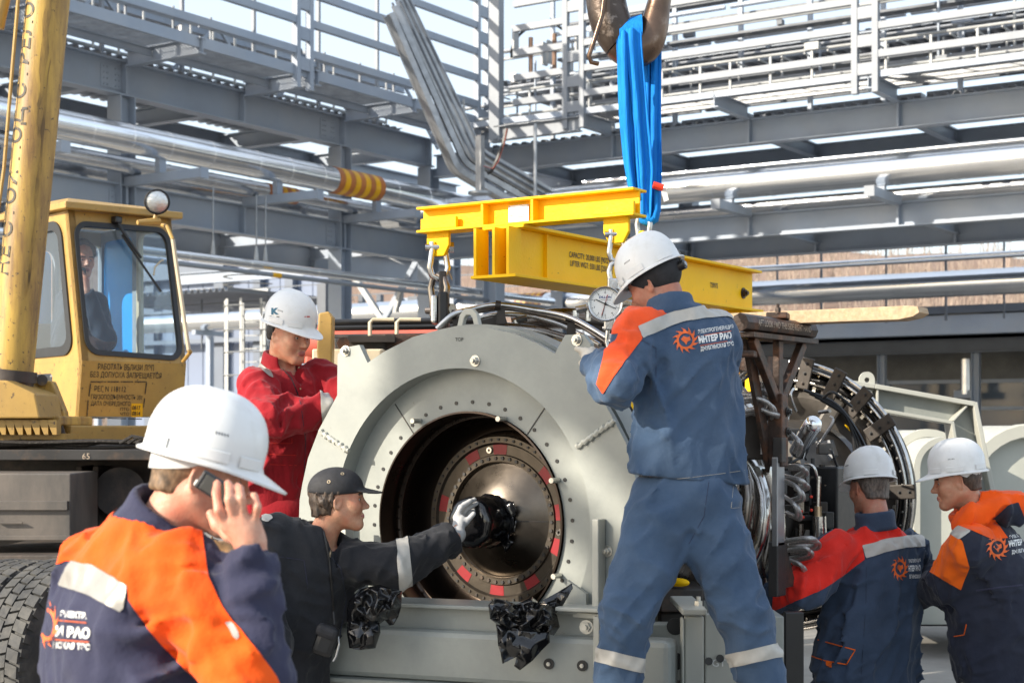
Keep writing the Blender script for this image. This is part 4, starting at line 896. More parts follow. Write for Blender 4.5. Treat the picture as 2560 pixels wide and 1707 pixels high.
# weld beads
for a, b in (((800, 1078), (872, 1128)), ((1442, 1118), (1536, 1052))):
    p0, p1 = Rp(*a, YE-.1), Rp(*b, YE-.1); pts = [p0+(p1-p0)*i/22+V3(0, 0, .004*math.sin(i*2.1)) for i in range(23)]
    Msh().tube(pts, [.012+.003*math.sin(i*1.7) for i in range(23)], 8).build('weld_bead', GREEN_L, eng)
text_flat('plate_mark', 'TOP', Rp(1138, 853, YE-.0965), (1, 0, 0), (0, 0, 1), .022, PRINTK, plate, .001, 0)
# side ribs and feet of the plate
for px in (1497, 868):
    c = Rp(px, 1412, YE-.127); Msh().box(c, (.03, .06, .37)).build('plate_rib', GREEN_L, eng, 0, .004); Msh().box(c+V3(0, -.02, -.195), (.15, .12, .022)).build('plate_foot', GREEN_L, eng, 0, .004)
Msh().prism([(-.04, 0), (.05, 0), (.05, .05), (-.04, .10)], Rp(1445, 1512, YE-.12), PX, (0, 0, 1), .02).build('corner_gusset', GREEN_G, eng, 0)
c = Rp(1170, 820, YE+.04); Msh().holed([c+V3(x, 0, z) for x, z in ((-.07, -.03), (.07, -.03), (.045, .06), (.02, .085), (-.02, .085), (-.045, .06))], [c+V3(x*.5, 0, z*.55+.01) for x, z in ((-.07, -.03), (.07, -.03), (.045, .06), (.02, .085), (-.02, .085), (-.045, .06))], (0, .025, 0)).build('lifting_eye', GREEN_L, eng, 0, .003)
# exhaust barrel
Msh().lathe([(.482, -.012), (.474, -.014), (.470, .0), (.466, .05), (.462, .085), (.474, .10), (.470, .115), (.455, .12), (.452, .16), (.458, .2), (.450, .26), (.425, .30), (.40, .31), (.385, .295), (.378, .27), (.374, .245)], (XE, YE, ZE), AX, 96).build('exhaust_barrel', BELL, eng, 60)
src = None
def ring_of(name, r, t, n, size, m, skip=0, hexa=False):
    src = None
    for i in range(n):
        a = 2*math.pi*i/n; p = epol(r, a, t)
        if src is None:
            src = Msh().tube([V3(0, 0, 0), V3(0, -size*.7, 0)], size, 6 if hexa else 8).build(name, m, eng, 0)
            c = np.array([v.co[:] for v in src.data.vertices]); c -= c.mean(0); src.data.vertices.foreach_set('co', c.ravel()); o = src
        else: o = inst(name, src, p, eng)
        o.location = [float(x) for x in p-wloc(eng)]
ring_of('barrel_rivet', .464, .108, 56, .0055, RINGM)
Msh().lathe([(.374, .245), (.372, .232), (.345, .232), (.340, .24), (.336, .245), (.292, .245), (.288, .236), (.262, .236), (.258, .25)], (XE, YE, ZE), AX, 96).build('flange_ring', RINGM, eng, 30)
ring_of('flange_bolt', .359, .229, 56, .0065, DARK, hexa=True)
ring_of('hub_bolt', .276, .233, 46, .0085, DARK, hexa=True)
for a in (90, 40, 8, -20, -58, -93, -128, 168, 118, -160):
    a0 = math.radians(a-6.5); a1 = math.radians(a+6.5); pts = []; m_ = Msh(); n6 = 6
    vs = [epol(r, a0+(a1-a0)*k/n6, .2435) for r in (.293, .336) for k in range(n6+1)]
    m_.add(vs, [(k, k+1, n6+2+k, n6+1+k) for k in range(n6)]).build('red_marker', REDT, eng, 0)
for a in (100, -8): Msh().lathe([(.006, 0), (.006, -.008), (.014, -.008), (.014, 0)], epol(.315, math.radians(a), .243), AX, 14).build('bush', STEELB, eng)
CONE = mat('turned_cone', (.13, .11, .09), .3, 1, .25, 4, bump=.0008, bs=12)
nt = CONE.node_tree; bs_ = nt.nodes['Principled BSDF']
Msh().lathe([(.262, .25), (.255, .258), (.24, .252), (.17, .215), (.12, .19), (.085, .178), (.0, .175)], (XE, YE, ZE), AX, 96).build('hub_cone', CONE, eng, 60)
Msh().bar(epol(.11, 0, .183), epol(.25, 0, .251), .004, .003, up=AX).build('cone_seam', DARK, eng, 0)
text_flat('etched_number', 'ED3141', epol(.13, -.25, .185), (0, 0, 1), (-1, 0, 0), .03, PRINTK, eng, .004)
# black film over the shaft end, held by the gloved hand
def crumple(name, c, rad, R, m, parent=None, seed=1, amp=.18, n=44, k=30):
    rg = np.random.RandomState(seed); ms = Msh().sphere((0, 0, 0), 1, n, k); v = np.concatenate(ms.v); of = rg.rand(3)*30
    def rid(P): q = vnoise(P); return 1-2*np.abs(2*q-1)
    sq = np.array([1.0, 1.0, .38]); w = (v+.30*np.stack([vnoise(v*1.6+of+t) for t in (1, 9, 17)], 1))*sq
    f = rid(w*1.9+of)*1.0+.35*rid(w*4.2+of+5)
    v = v*(1+amp*f[:, None])*np.asarray(rad); v = v @ np.asarray(R).T+np.asarray(c)
    return mkobj(name, v, ms.f, m, parent, 50)
cov = thing('shaft_cover', 'black plastic film wrapped over the engine shaft end under the gloved hand', 'cover', epol(0, 0, .1))
n = 60; prof = [(0, -.008), (.07, -.010), (.100, -.006), (.110, .006), (.112, .02), (.110, .05), (.112, .08), (.106, .12), (.104, .15), (.12, .165)]; rg = np.random.RandomState(5)
vs = []; 
for (r, t) in prof:
    for j in range(n):
        a = 2*math.pi*j/n; rr_ = r*(1+(.018*math.sin(a*9+t*26)+.012*math.sin(a*21+t*10))*(r > .1)); vs.append(epol(rr_, a, t))
mkobj('film_cap', vs, [(i*n+j, i*n+(j+1) % n, (i+1)*n+(j+1) % n, (i+1)*n+j) for i in range(len(prof)-1) for j in range(n)], FILM, cov, 80)
for k, (a, l, w) in enumerate(((.45, .05, .06), (-.15, .04, .07), (-.75, .05, .06))):
    rad = V3(math.cos(a), 0, math.sin(a)); tg = V3(-math.sin(a), 0, math.cos(a)); vs = []
    for i in range(6):
        for j in range(5): vs.append(epol(.112, a, .150)+rad*(l*i/5)+tg*(w*(j/4-.5))*(1+.3*math.sin(i+k))+AX*(.008*math.sin(i*.8+k)+.003*math.sin(j*2+k*2)))
    o = mkobj('film_flap', vs, [(i*5+j, i*5+j+1, (i+1)*5+j+1, (i+1)*5+j) for i in range(5) for j in range(4)], FILM, cov, 180); md = o.modifiers.new('s', 'SOLIDIFY'); md.thickness = .003
# engine body behind the plate
def lat(name, prof, m, n=64, p=eng, sm=40): return Msh().lathe(prof, (XE, YE, ZE), AX, n).build(name, m, p, sm)
lat('rear_case', [(.60, .03), (.62, .05), (.62, .50), (.655, .51), (.655, .56), (.60, .57), (.57, .9), (.57, 1.2), (.61, 1.21), (.61, 1.26), (.53, 1.27), (.47, 1.9)], TUBEM)
lat('compressor_case', [(.47, 1.9), (.53, 1.91), (.53, 1.97), (.46, 1.98), (.45, 2.5), (.52, 2.51), (.52, 2.57), (.45, 2.58), (.44, 3.1), (.46, 3.5)], FANG)
for i, (t, r0) in enumerate([(1.34, .60), (1.44, .63), (1.54, .66), (1.64, .62), (1.76, .66), (1.88, .60)]):
    pts = [epol(r0+.03*math.sin(k*.6+i), a, t+.02*math.sin(k+i)) for k, a in enumerate(np.linspace(math.radians(-70), math.radians(75), 22))]
    Msh().tube(pts, [.045, .032, .04, .028, .05, .03][i], 12).build('bleed_tube', TUBEM if i % 2 else STEELB, eng)
for i in range(14):
    a = math.radians(rng.uniform(-60, 70)); t = rng.uniform(1.3, 1.95); q = epol(.68, a, t)
    f_ = Msh().tube([q-V3(.0, .03, 0), q+V3(0, .03, 0)], .03, 8).build('tube_fitting', BOLT if i % 2 else DARK, eng); Msh().tube([q+V3(-.04, 0, 0), q+V3(.05, 0, 0)], .018, 6).build('tube_nut', STEELB, f_)
Msh().tube([D(1878, 1215, 8.0), D(1880, 1320, 8.0)], .062, 18).build('coupling', STEELB, eng); 
for y in (1222, 1256, 1282, 1312): Msh().tube([D(1878, y-3, 8.0), D(1878, y+5, 8.0)], .075, 18).build('coupling_ring', STEELB, eng)
Msh().tube([D(1876, 1130, 8.05), D(1872, 1215, 8.02)], .052, 14).build('bleed_tube', TUBEM, eng); Msh().tube([D(1880, 1320, 8.0), D(1886, 1420, 8.0), D(1900, 1500, 8.0)], .055, 14).build('bleed_tube', TUBEM, eng)
# tubing above the plate
def tub(name, pts, r, m=TUBEM, p=eng, n=9):
    P = [D(*q) for q in pts]
    # smooth by Catmull-Rom
    S = []
    for i in range(len(P)-1):
        p0, p1, p2, p3 = P[max(i-1, 0)], P[i], P[i+1], P[min(i+2, len(P)-1)]
        for t in np.linspace(0, 1, 7)[:-1]: S.append(.5*((2*p1)+(-p0+p2)*t+(2*p0-5*p1+4*p2-p3)*t*t+(-p0+3*p1-3*p2+p3)*t**3))
    S.append(P[-1]); return Msh().tube(S, r, n).build(name, m, p, 60)
tub('manifold_tube', [(1092, 822, 7.15), (1135, 785, 7.15), (1190, 770, 7.2), (1245, 762, 7.2), (1330, 774, 7.2), (1420, 792, 7.15), (1490, 828, 7.05), (1545, 868, 6.95), (1560, 900, 6.9)], .0125, STEELB)
tub('manifold_tube', [(1100, 822, 7.2), (1140, 792, 7.2), (1250, 771, 7.25), (1335, 783, 7.25), (1425, 803, 7.2), (1480, 832, 7.1), (1535, 870, 7.0)], .010)
tub('manifold_tube', [(1190, 798, 7.3), (1240, 786, 7.3), (1310, 788, 7.3), (1370, 802, 7.3), (1440, 830, 7.3), (1500, 862, 7.2)], .011, STEELB)
tub('manifold_tube', [(1250, 818, 7.3), (1330, 826, 7.3), (1420, 850, 7.3), (1510, 880, 7.2)], .026)
tub('manifold_tube', [(1280, 812, 7.5), (1380, 796, 7.5), (1480, 800, 7.5), (1560, 815, 7.5)], .05, TUBEM)
tub('manifold_tube', [(1300, 840, 7.35), (1380, 850, 7.3), (1450, 880, 7.2)], .018, STEELB)
tub('braided_line', [(1545, 762, 7.3), (1575, 758, 7.2), (1600, 775, 7.1), (1620, 800, 7.0)], .016, BRAID); tub('braided_line', [(1530, 785, 7.3), (1570, 780, 7.2), (1600, 790, 7.1)], .014, BRAID)
for px, py in ((1135, 786), (1245, 763), (1421, 793), (1533, 856)):
    c = D(px, py, 7.17); Msh().lathe([(.012, -.012), (.021, -.012), (.021, .012), (.012, .012)], c, cam2w(1, 0, -.1), 12).build('tube_clamp', BRACK, eng); Msh().prism([(-.02, -.075), (.025, -.07), (.02, .0), (-.012, .0)], c+cam2w(.01, .01, -.01), cam2w(1, 0, 0), (0, 0, 1), .008).build('clamp_bracket', BRACK, eng, 0)
Msh().prism([(-.2, 0), (.02, 0), (.06, .04), (.04, .10), (-.01, .06), (-.12, .03)], D(1235, 828, 7.25), cam2w(1, 0, 0), (0, 0, 1), .012).build('support_arm', BRACK, eng, 0)
for px, py in ((1290, 800), (1440, 776), (1470, 775)):
    c = D(px, py, 7.3); Msh().tube([c, c+cam2w(.05, 0, .01)], .018, 8).build('union_fitting', STEELB, eng); Msh().tube([c, c+V3(0, 0, -.05)], .014, 8).build('union_fitting', STEELB, eng)
Msh().box(D(1490, 860, 7.3), (.16, .1, .05)).build('junction_block', DARK, eng, 0, .006)
Msh().prism([(0, 0), (.08, 0), (.42, -.62), (.34, -.62)], D(1500, 960, 7.1), cam2w(1, 0, 0), (0, 0, 1), .06).build('side_strut', DARK, eng, 0); 
for i in range(4): Msh().hexbolt(D(1510+i*22, 990+i*52, 7.08), cam2w(0, -1, 0), .016, .014).build('strut_bolt', DARK, eng)
tub('yellow_strap', [(1545, 985, 7.2), (1565, 1010, 7.2), (1575, 1040, 7.2)], .03, YEL)
# braided hoses right of the standing man
hp = [[(1845, 945, 7.6), (1880, 920, 7.55), (1905, 925, 7.55), (1912, 950, 7.6), (1895, 990, 7.7), (1885, 1010, 7.75)],
      [(1850, 985, 7.6), (1890, 990, 7.5), (1915, 1000, 7.55), (1900, 1025, 7.6), (1860, 1030, 7.7)],
      [(1845, 1000, 7.55), (1890, 995, 7.45), (1925, 1012, 7.45), (1930, 1045, 7.55), (1915, 1060, 7.6)],
      [(1850, 1032, 7.6), (1895, 1022, 7.5), (1935, 1035, 7.5), (1960, 1040, 7.6)],
      [(1850, 965, 7.7), (1870, 985, 7.6), (1905, 975, 7.6), (1925, 985, 7.7)],
      [(1965, 1165, 7.75), (2000, 1165, 7.65), (2008, 1178, 7.7), (1990, 1190, 7.8)], [(1960, 1190, 7.75), (2000, 1200, 7.6), (2012, 1212, 7.65), (1990, 1222, 7.8)],
      [(1960, 1200, 7.7), (1990, 1215, 7.6), (2000, 1240, 7.6), (1975, 1250, 7.7)], [(1960, 1240, 7.75), (1985, 1260, 7.6), (1992, 1290, 7.65), (1965, 1280, 7.7)],
      [(1965, 1352, 7.7), (2020, 1345, 7.6), (2040, 1352, 7.65), (2030, 1365, 7.7), (1970, 1362, 7.75)], [(1970, 1375, 7.7), (2015, 1370, 7.6), (2018, 1385, 7.65), (1975, 1395, 7.75)], [(1975, 1400, 7.7), (2000, 1410, 7.65), (2010, 1430, 7.7)],
      [(1850, 1060, 7.7), (1880, 1090, 7.75), (1890, 1120, 7.8)], [(1980, 1085, 7.7), (1995, 1105, 7.6), (1985, 1130, 7.7)]]
for k, q in enumerate(hp): tub('braided_hose', q, .0105 if k % 3 else .0125, BRAID, n=8); tub('braided_hose', [(a+9, b_+7, c+.03) for a, b_, c in q], .0095, BRAID, n=8)
# accessory block
Msh().box(D(1890, 1092, 7.75), (.22, .12, .22), np.stack([cam2w(1, 0, 0), cam2w(0, 1, 0), V3(0, 0, 1)], 1)).build('accessory_box', BRACK, eng, 0, .01)
Msh().tube([D(1918, 1055, 7.72), D(1918, 1135, 7.72)], .05, 16).build('filter_bowl', STEELB, eng)
for i in range(26):
    px, py = rng.uniform(1975, 2075), rng.uniform(1190, 1460); c = D(px, py, rng.uniform(8.1, 8.5)); R = rotz(rng.uniform(0, 3))
    if i % 2: Msh().box(c, (rng.uniform(.03, .1), .06, rng.uniform(.04, .12)), R).build('gearbox_unit', rng.choice([DARK, BRACK, FANB]), eng, 0, .006)
    else: Msh().tube([c, c+V3(rng.uniform(-.02, .02), 0, rng.uniform(.06, .2))], rng.uniform(.01, .03), 8).build('gearbox_tube', rng.choice([STEELB, DARK, TUBEM, BRACK]), eng)
Msh().tube([D(2048, 1190, 8.1), D(2045, 1290, 8.1)], .012, 8).build('actuator_rod', STEELB, eng); Msh().tube([D(2045, 1265, 8.1), D(2045, 1300, 8.1)], .02, 10).build('actuator_collar', BRASS, eng); Msh().tube([D(2048, 1290, 8.1), D(2050, 1350, 8.1)], .036, 12).build('actuator_body', STEELB, eng)
for i in range(9): Msh().sphere(D(rng.uniform(1965, 2030), rng.uniform(1220, 1420), 8.0), .008, 8, 6).build('red_cap', SLING_R, eng)
for i in range(60):
    px, py = rng.uniform(1840, 2080), rng.uniform(960, 1470); dd = rng.uniform(8.25, 8.7); c = D(px, py, dd); e = rng.uniform(.02, .07)
    k = i % 4
    if k == 0: Msh().box(c, (e*1.6, .08, e*1.2), rotz(rng.uniform(0, 3))).build('gearbox_unit', rng.choice([DARK, FANG, BRACK]), eng, 0, .006)
    elif k == 1: tub('small_line', [(px, py, dd), (px+rng.uniform(-30, 30), py+rng.uniform(10, 40), dd-.05), (px+rng.uniform(-40, 40), py+rng.uniform(50, 90), dd)], .007, rng.choice([STEELB, BLACK, BRAID]), n=6)
    elif k == 2: Msh().tube([c, c+V3(rng.uniform(-.1, .1), rng.uniform(-.1, .1), rng.uniform(-.05, .12))], e*.4, 10).build('gearbox_tube', rng.choice([DARK, TUBEM, FANG]), eng)
    else: tub('wire_loom', [(px, py, dd), (px+25, py+rng.uniform(-25, 25), dd-.06), (px+rng.uniform(40, 80), py+rng.uniform(-10, 40), dd)], .008, BLACK, n=6)
# fan casing seen from behind
fan = lat('fan_case', [(.80, 3.36), (.79, 3.34), (.77, 3.36), (.76, 3.42), (.745, 3.60), (.795, 3.42), (.80, 3.36)], FANB, 96)
for r, t, q, m in ((.812, 3.33, .013, STEELB), (.775, 3.33, .009, STEELB), (.72, 3.45, .02, FANB), (.70, 3.40, .012, STEELB)):
    a = np.linspace(0, 2*math.pi, 97); Msh().tube([epol(r, x, t) for x in a], q, 10, False).build('fan_hoop', m, fan, 80)
lat('fan_rear_frame', [(.745, 3.60), (.66, 3.52), (.60, 3.48), (.55, 3.5), (.50, 3.56), (.46, 3.6)], FANG, 96, fan)
for i in range(70):
    a = 2*math.pi*i/70; Msh().box(epol(.66, a, 3.485), (.03, .03, .02), roty(-a)).build('clamp_block', BOLT if i % 2 else BRACK, fan, 0)
for i in range(60):
    a = 2*math.pi*i/60
    Msh().hexbolt(epol(.755, a, 3.345), (0, -1, 0), .008, .01, False).build('fan_bolt', STEELB, fan)
for a in (100, 77, 62, 48, 33, 3, -20, -45):
    a = math.radians(a); rad = V3(math.cos(a), 0, math.sin(a)); tg = V3(-math.sin(a), 0, math.cos(a))
    b = Msh().box(epol(.755, a, 3.28), (.19, .015, .085), np.stack([rad, AX, tg], 1)).build('fan_bracket', BRACK, fan, 0, .006)
    for k in (-.06, 0, .06): Msh().hexbolt(epol(.755+k, a, 3.272), (0, -1, 0), .008, .01).build('bracket_bolt', DARK, b)
ysp = [epol(.56, math.radians(a), 3.44) for a in (50, 42, 34, 28)]
Msh().tube(ysp, [.012, .022, .02, .004], 8, flat=.3).build('yellow_label', YEL, fan)
for a in (62, 20, -25): Msh().bar(epol(.44, math.radians(a), 3.42), epol(.66, math.radians(a), 3.46), .10, .10).build('fan_strut', FANG, fan, 0, .02)
Msh().prism([(-.08, -.05), (.03, -.09), (.09, -.02), (.06, .07), (-.04, .06)], epol(.42, math.radians(40), 3.2), PX, (0, 0, 1), .06).build('grey_lug', GALV, fan, 0)
tub('drain_tube', [(1995, 1130, 8.3), (2018, 1085, 8.2), (2032, 1062, 8.15)], .048, ALU, n=16); Msh().sphere(D(2032, 1062, 8.15), .048, 16, 8).build('drain_cap', ALU, eng)
for k in range(5):
    a0 = math.radians(85-k*6); tub('wire_loom', [(2010+k*14, 975+k*8, 8.9), (2090+k*8, 1010+k*10, 8.9), (2150-k*3, 1090+k*12, 8.9), (2185-k*8, 1180+k*10, 8.9)], .010, BLACK, fan, 6)
Msh().tube([epol(.62, math.radians(-15), 3.3), epol(.50, math.radians(-60), 3.3), epol(.3, math.radians(-110), 3.3)], .13, 14).build('gearbox_case', BLACK, eng)
Msh().box(D(2085, 1310, 8.5), (.16, .3, .62)).build('dark_panel', BLACK, eng, 0, .01)
for i in range(6): Msh().sphere(D(2106, 1215+i*38, 8.45), .018, 10, 6).build('panel_stud', GALV, eng)

# ---------------------------------------------------------------- rusty lifting bracket with chalk lettering
xb = -3.1
rbk = thing('lifting_bracket', 'rusty lettered transport bracket on top of the engine right of the standing man', 'bracket', (xb, 7.0, 1.2))
b0, b1 = Lp(1850, 805, xb), Lp(2026, 828, xb); b1[2] = b0[2]
Msh().tube([b0, b1], .042, 8).build('top_bar', RUSTB, rbk, 20)
text_flat('chalk_text', 'AFT LOOK FWD THIS SIDE RIGHT HAND', b0+V3(.043, .10, -.012), (0, 1, 0), (0, 0, 1), .042, CHALK, rbk, .003, .008, .80)
Msh().box((b0+b1)/2+V3(-.01, 0, -.055), (.13, b1[1]-b0[1]-.06, .022)).build('flange', RUSTB, rbk, 0)
pc = Lp(1945, 1000, xb); pz0 = Lp(1945, 1150, xb)[2]
for q in ((1880, 862), (1945, 862), (2006, 862)):
    p = Lp(*q, xb); p[2] = b0[2]-.066; Msh().bar(p, pc+V3(0, (p[1]-pc[1])*.08, 0), .05, .035, up=PX).build('strut', RUSTB, rbk, 0, .004)
Msh().prism([(-.30, 0), (-.22, 0), (.0, -.52), (-.03, -.62)], V3(pc[0]-.05, pc[1]-.0, b0[2]-.07), AX, (0, 0, 1), .02).build('web_plate', RUSTB, rbk, 0)
Msh().box((pc[0], pc[1], (pc[2]+pz0)/2), (.075, .075, pc[2]-pz0+.06)).build('post', RUSTB, rbk, 0, .006)
Msh().box((pc[0]+.01, pc[1]-.02, (Lp(1945, 1150, xb)[2]+Lp(1945, 1355, xb)[2])/2), (.03, .085, .42)).build('alloy_plate', GALV, rbk, 0, .004)
Msh().box((pc[0], pc[1]-.01, Lp(1945, 1420, xb)[2]), (.05, .1, .26)).build('foot_block', DARK, rbk, 0, .006); Msh().prism([(0, 0), (.14, 0), (.02, .2), (0, .2)], (pc[0], pc[1]+.03, Lp(1945, 1470, xb)[2]), AX, (0, 0, 1), .02).build('foot_web', DARK, rbk, 0)
Msh().box((pc[0]+.02, pc[1]-.03, Lp(1930, 1125, xb)[2]), (.05, .05, .12)).build('pin_block', DARK, rbk, 0, .005)
for z in (1080, 1030): Msh().hexbolt(Lp(1950, z, xb)+V3(.04, 0, 0), (1, 0, 0), .016, .012).build('bolt', DARK, rbk)
Msh().bar(Lp(1850, 905, -3.25), Lp(1950, 920, -3.25), .09, .085).build('cross_bar', RUSTB, rbk, 0); 
for q in ((1945, 790), (1862, 885)): Msh().box(Lp(*q, xb-.02), (.1, .13, .03), rotz(.3)).build('toggle_clamp', RUSTB, rbk, 0, .006)
Msh().hexbolt(Lp(1945, 785, xb), (0, 0, 1), .014, .03).build('clamp_nut', RUSTB, rbk)
plk = Msh(); p0 = Rp(1780, 800, 7.32); p1 = Rp(2316, 782, 7.32); zz = p1[2]
plk.prism([(p0[0], -.03), (p1[0]-.10, -.034), (p1[0]-.03, -.022), (p1[0], -.004), (p1[0]-.008, .024), (p1[0]-.05, .03), (p0[0], .03)], (0, 7.36, zz), PX, (0, 0, 1), .14)
tag(plk.build('timber_plank', WOOD, None, 0, .003), 'rough pale timber plank laid behind the rusty bracket', 'plank')

# ---------------------------------------------------------------- skid under the plate
SO = D(1172, 1512, 6.55); SA = math.radians(20); su = cam2w(math.cos(SA), -math.sin(SA), 0); sw_ = cam2w(math.sin(SA), math.cos(SA), 0)
def Sk(a, b, z): return V3(SO[0], SO[1], 0)+su*a+sw_*b+V3(0, 0, z)
RS = np.stack([su, sw_, V3(0, 0, 1)], 1)
skid = thing('support_skid', 'grey green welded skid frame carrying the engine end plate', 'skid', Sk(0, .4, 0))
zt_ = SO[2]
def sbox(name, a0, a1, b0, b1, z0, z1, m=GREEN_G, bev=.004): return Msh().box(Sk((a0+a1)/2, (b0+b1)/2, (z0+z1)/2), (a1-a0, b1-b0, z1-z0), RS).build(name, m, skid, 0, bev)
sbox('top_flange', -.95, .66, -.03, .20, zt_-.016, zt_)
sbox('upper_web', -.95, .66, .02, .05, zt_-.11, zt_-.016)
lowb = sbox('main_beam', -.98, .86, -.05, .10, zt_-.315, zt_-.105, GREEN_G, .025)
sbox('bottom_flange', -.98, .86, -.09, .12, zt_-.335, zt_-.315)
sbox('lower_web', -.98, .86, .0, .03, .30, zt_-.335); sbox('sole_plate', -1.0, .9, -.12, .2, .27, .30)
sbox('cross_beam', -.98, -.88, .12, 1.3, .45, zt_-.12); sbox('rear_beam', -.98, .9, 1.3, 1.42, .3, zt_-.1)
for a in (-.42, .30): sbox('web_stiffener', a-.012, a+.012, -.08, .0, .30, zt_-.335, GREEN_L)
sbox('web_stiffener', .555, .58, -.07, .02, zt_-.22, zt_-.016, GREEN_L); sbox('foot_pad', .40, .68, -.08, .2, zt_, zt_+.016, GREEN_L)
for a, z in ((-.82, zt_-.065), (-.56, zt_-.065), (.50, zt_-.07)): Msh().hexbolt(Sk(a, .02, z), -sw_, .02, .02).build('bolt', BOLT, skid)
for a, z in ((-.62, zt_-.385), (-.5, zt_-.385), (-.30, zt_-.39), (.19, zt_-.39), (.40, zt_-.39), (.62, zt_-.39)): Msh().hexbolt(Sk(a, .0, z), -sw_, .018, .02).build('bolt', BOLT, skid)
for a in (.365, .505, .72):
    Msh().tube([Sk(a, -.051, zt_-.215), Sk(a, -.056, zt_-.215)], .022, 16).build('bolt_recess', BLACK, skid); Msh().hexbolt(Sk(a, -.055, zt_-.215), -sw_, .009, .008, False).build('recess_bolt', BOLT, skid)
gp_ = thing('corner_post', 'pale grey green corner post lettered GT between the standing man legs', 'post', D(1735, 1640, 6.35)*V3(1, 1, 0))
def gbox(name, px0, py0, px1, py1, d, dep, m=GREEN_L, bev=.006): return cbox(name, px0, py0, px1, py1, d, dep, m, bev, gp_)
gbox('post_face', 1712, 1540, 1760, 1990, 6.32, .04); gbox('post_side', 1762, 1535, 1880, 1990, 6.36, .05); gbox('post_cap', 1706, 1522, 1768, 1538, 6.25, .5); gbox('post_edge', 1704, 1545, 1711, 1990, 6.29, .06)
text_flat('post_text', 'GT', D(1779, 1665, 6.355), cam2w(1, 0, 0), (0, 0, 1), .042, WHITE, gp_, .002)
gbox('side_beam', 1600, 1560, 1712, 1700, 6.5, .1)
for q in ((1688, 1565), (1690, 1652)):
    c = D(*q, 6.495); Msh().tube([c, c+cam2w(0, -.004, 0)], .035, 20).build('slot', BLACK, gp_)
for q in ((1772, 1652), (1800, 1645)): Msh().tube([D(*q, 6.355), D(q[0], q[1], 6.35)], .016, 12).build('slot', BLACK, gp_)
Msh().hexbolt(D(1746, 1520, 6.4), (0, 0, 1), .018, .03).build('cap_bolt', BOLT, gp_)
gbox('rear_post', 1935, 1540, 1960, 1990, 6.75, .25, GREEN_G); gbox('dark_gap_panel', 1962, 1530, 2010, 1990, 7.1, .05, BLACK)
tr_ = thing('oil_tray', 'dark tray with yellow cap under the engine seen between the legs', 'tray', D(1720, 1560, 7.3)*V3(1, 1, 0))
cbox('tray_box', 1650, 1470, 1760, 1530, 7.3, .4, DARK, .01, tr_); Msh().sphere(D(1695, 1455, 7.3), (.06, .03, .02), 12, 8).build('yellow_cap', YEL, tr_); cbox('tray_leg', 1650, 1530, 1760, 1990, 7.5, .3, DARK, .01, tr_)
# standing platform for the man on the skid, and timbers under the skid
pfm = thing('step_platform', 'low steel step platform under the standing man', 'platform', D(1700, 1900, 6.0)*V3(1, 1, 0))
cbox('platform_deck', 1330, 1842, 2080, 1858, 5.7, .8, DARK, .005, pfm)
for x in (1345, 2040): 
    for d_ in (5.72, 6.35): cbox('platform_leg', x, 1858, x+30, 2170 if d_ < 6 else 2120, d_, .05, DARK, .004, pfm)
# black bags: thin film gathered and hanging in pleats
from mathutils.geometry import delaunay_2d_cdt
def film(name, poly, d, parent, seed, npts=60, amp=.03, bulge=.05):
    rg = np.random.RandomState(seed); P = np.array(poly, float); lo, hi = P.min(0), P.max(0); E = []
    for i in range(len(P)):                # rough edge
        a, b = P[i], P[(i+1) % len(P)]; k = max(1, int(np.linalg.norm(b-a)/24))
        for t in range(k): E.append(a+(b-a)*t/k+(rg.uniform(-2.5, 2.5, 2) if t else 0))
    I = []
    while len(I) < npts:
        q = rg.uniform(lo, hi)
        if polyf(q, P) > 5 and all(np.hypot(*(q-r)) > 9 for r in I): I.append(q)
        elif rg.rand() < .002: break
    A = np.array(E+I); ne = len(E); r = delaunay_2d_cdt([Vector(a.tolist()) for a in A], [(i, (i+1) % ne) for i in range(ne)], [], 1, 1e-4)
    V2 = np.array([v[:] for v in r[0]]); vs = []
    for q in V2:
        dist = max(0, polyf(q, P)); b_ = min(1, dist/22); vs.append(D(q[0], q[1], d-bulge*b_**.7+rg.uniform(-amp, amp)*1.25*min(1, .35+dist/12)))
    o = mkobj(name, vs, [tuple(f) for f in r[2]], FILM, parent, 180); md = o.modifiers.new('s', 'SOLIDIFY'); md.thickness = .003; md.edge_crease_rim = 1; md.edge_crease_outer = .6; md.edge_crease_inner = .6
    at_ = o.data.attributes.new('crease_edge', 'FLOAT', 'EDGE'); at_.data.foreach_set('value', [.62]*len(o.data.edges))
    sd_ = o.modifiers.new('d', 'SUBSURF'); sd_.levels = sd_.render_levels = 2; return o
def polyf(q, P): 
    d_ = 1e9; ins = False
    for i in range(len(P)):
        a, b = P[i], P[(i+1) % len(P)]; e = b-a; t = min(1, max(0, (q-a)@e/max(e@e, 1e-9))); d_ = min(d_, np.hypot(*(q-a-e*t)))
        if (a[1] > q[1]) != (b[1] > q[1]) and q[0] < (b[0]-a[0])*(q[1]-a[1])/(b[1]-a[1])+a[0]: ins = not ins
    return d_ if ins else -d_
b1_ = thing('plastic_bag', 'crumpled black plastic bag hanging on the skid below the reaching arm', 'plastic bag', D(915, 1620, 6.4))
film('film_sheet', [(900, 1470), (950, 1462), (1004, 1478), (1002, 1515), (985, 1560), (975, 1562), (962, 1548), (948, 1558), (920, 1566), (868, 1552), (874, 1500)], 6.45, b1_, 3, 46); film('film_tail', [(870, 1545), (948, 1556), (950, 1580), (938, 1618), (900, 1624), (874, 1618), (868, 1580)], 6.43, b1_, 5, 16, .014, .03)
b2_ = thing('plastic_bag', 'larger crumpled black plastic bag hanging below the turbine opening', 'plastic bag', D(1300, 1665, 6.3))
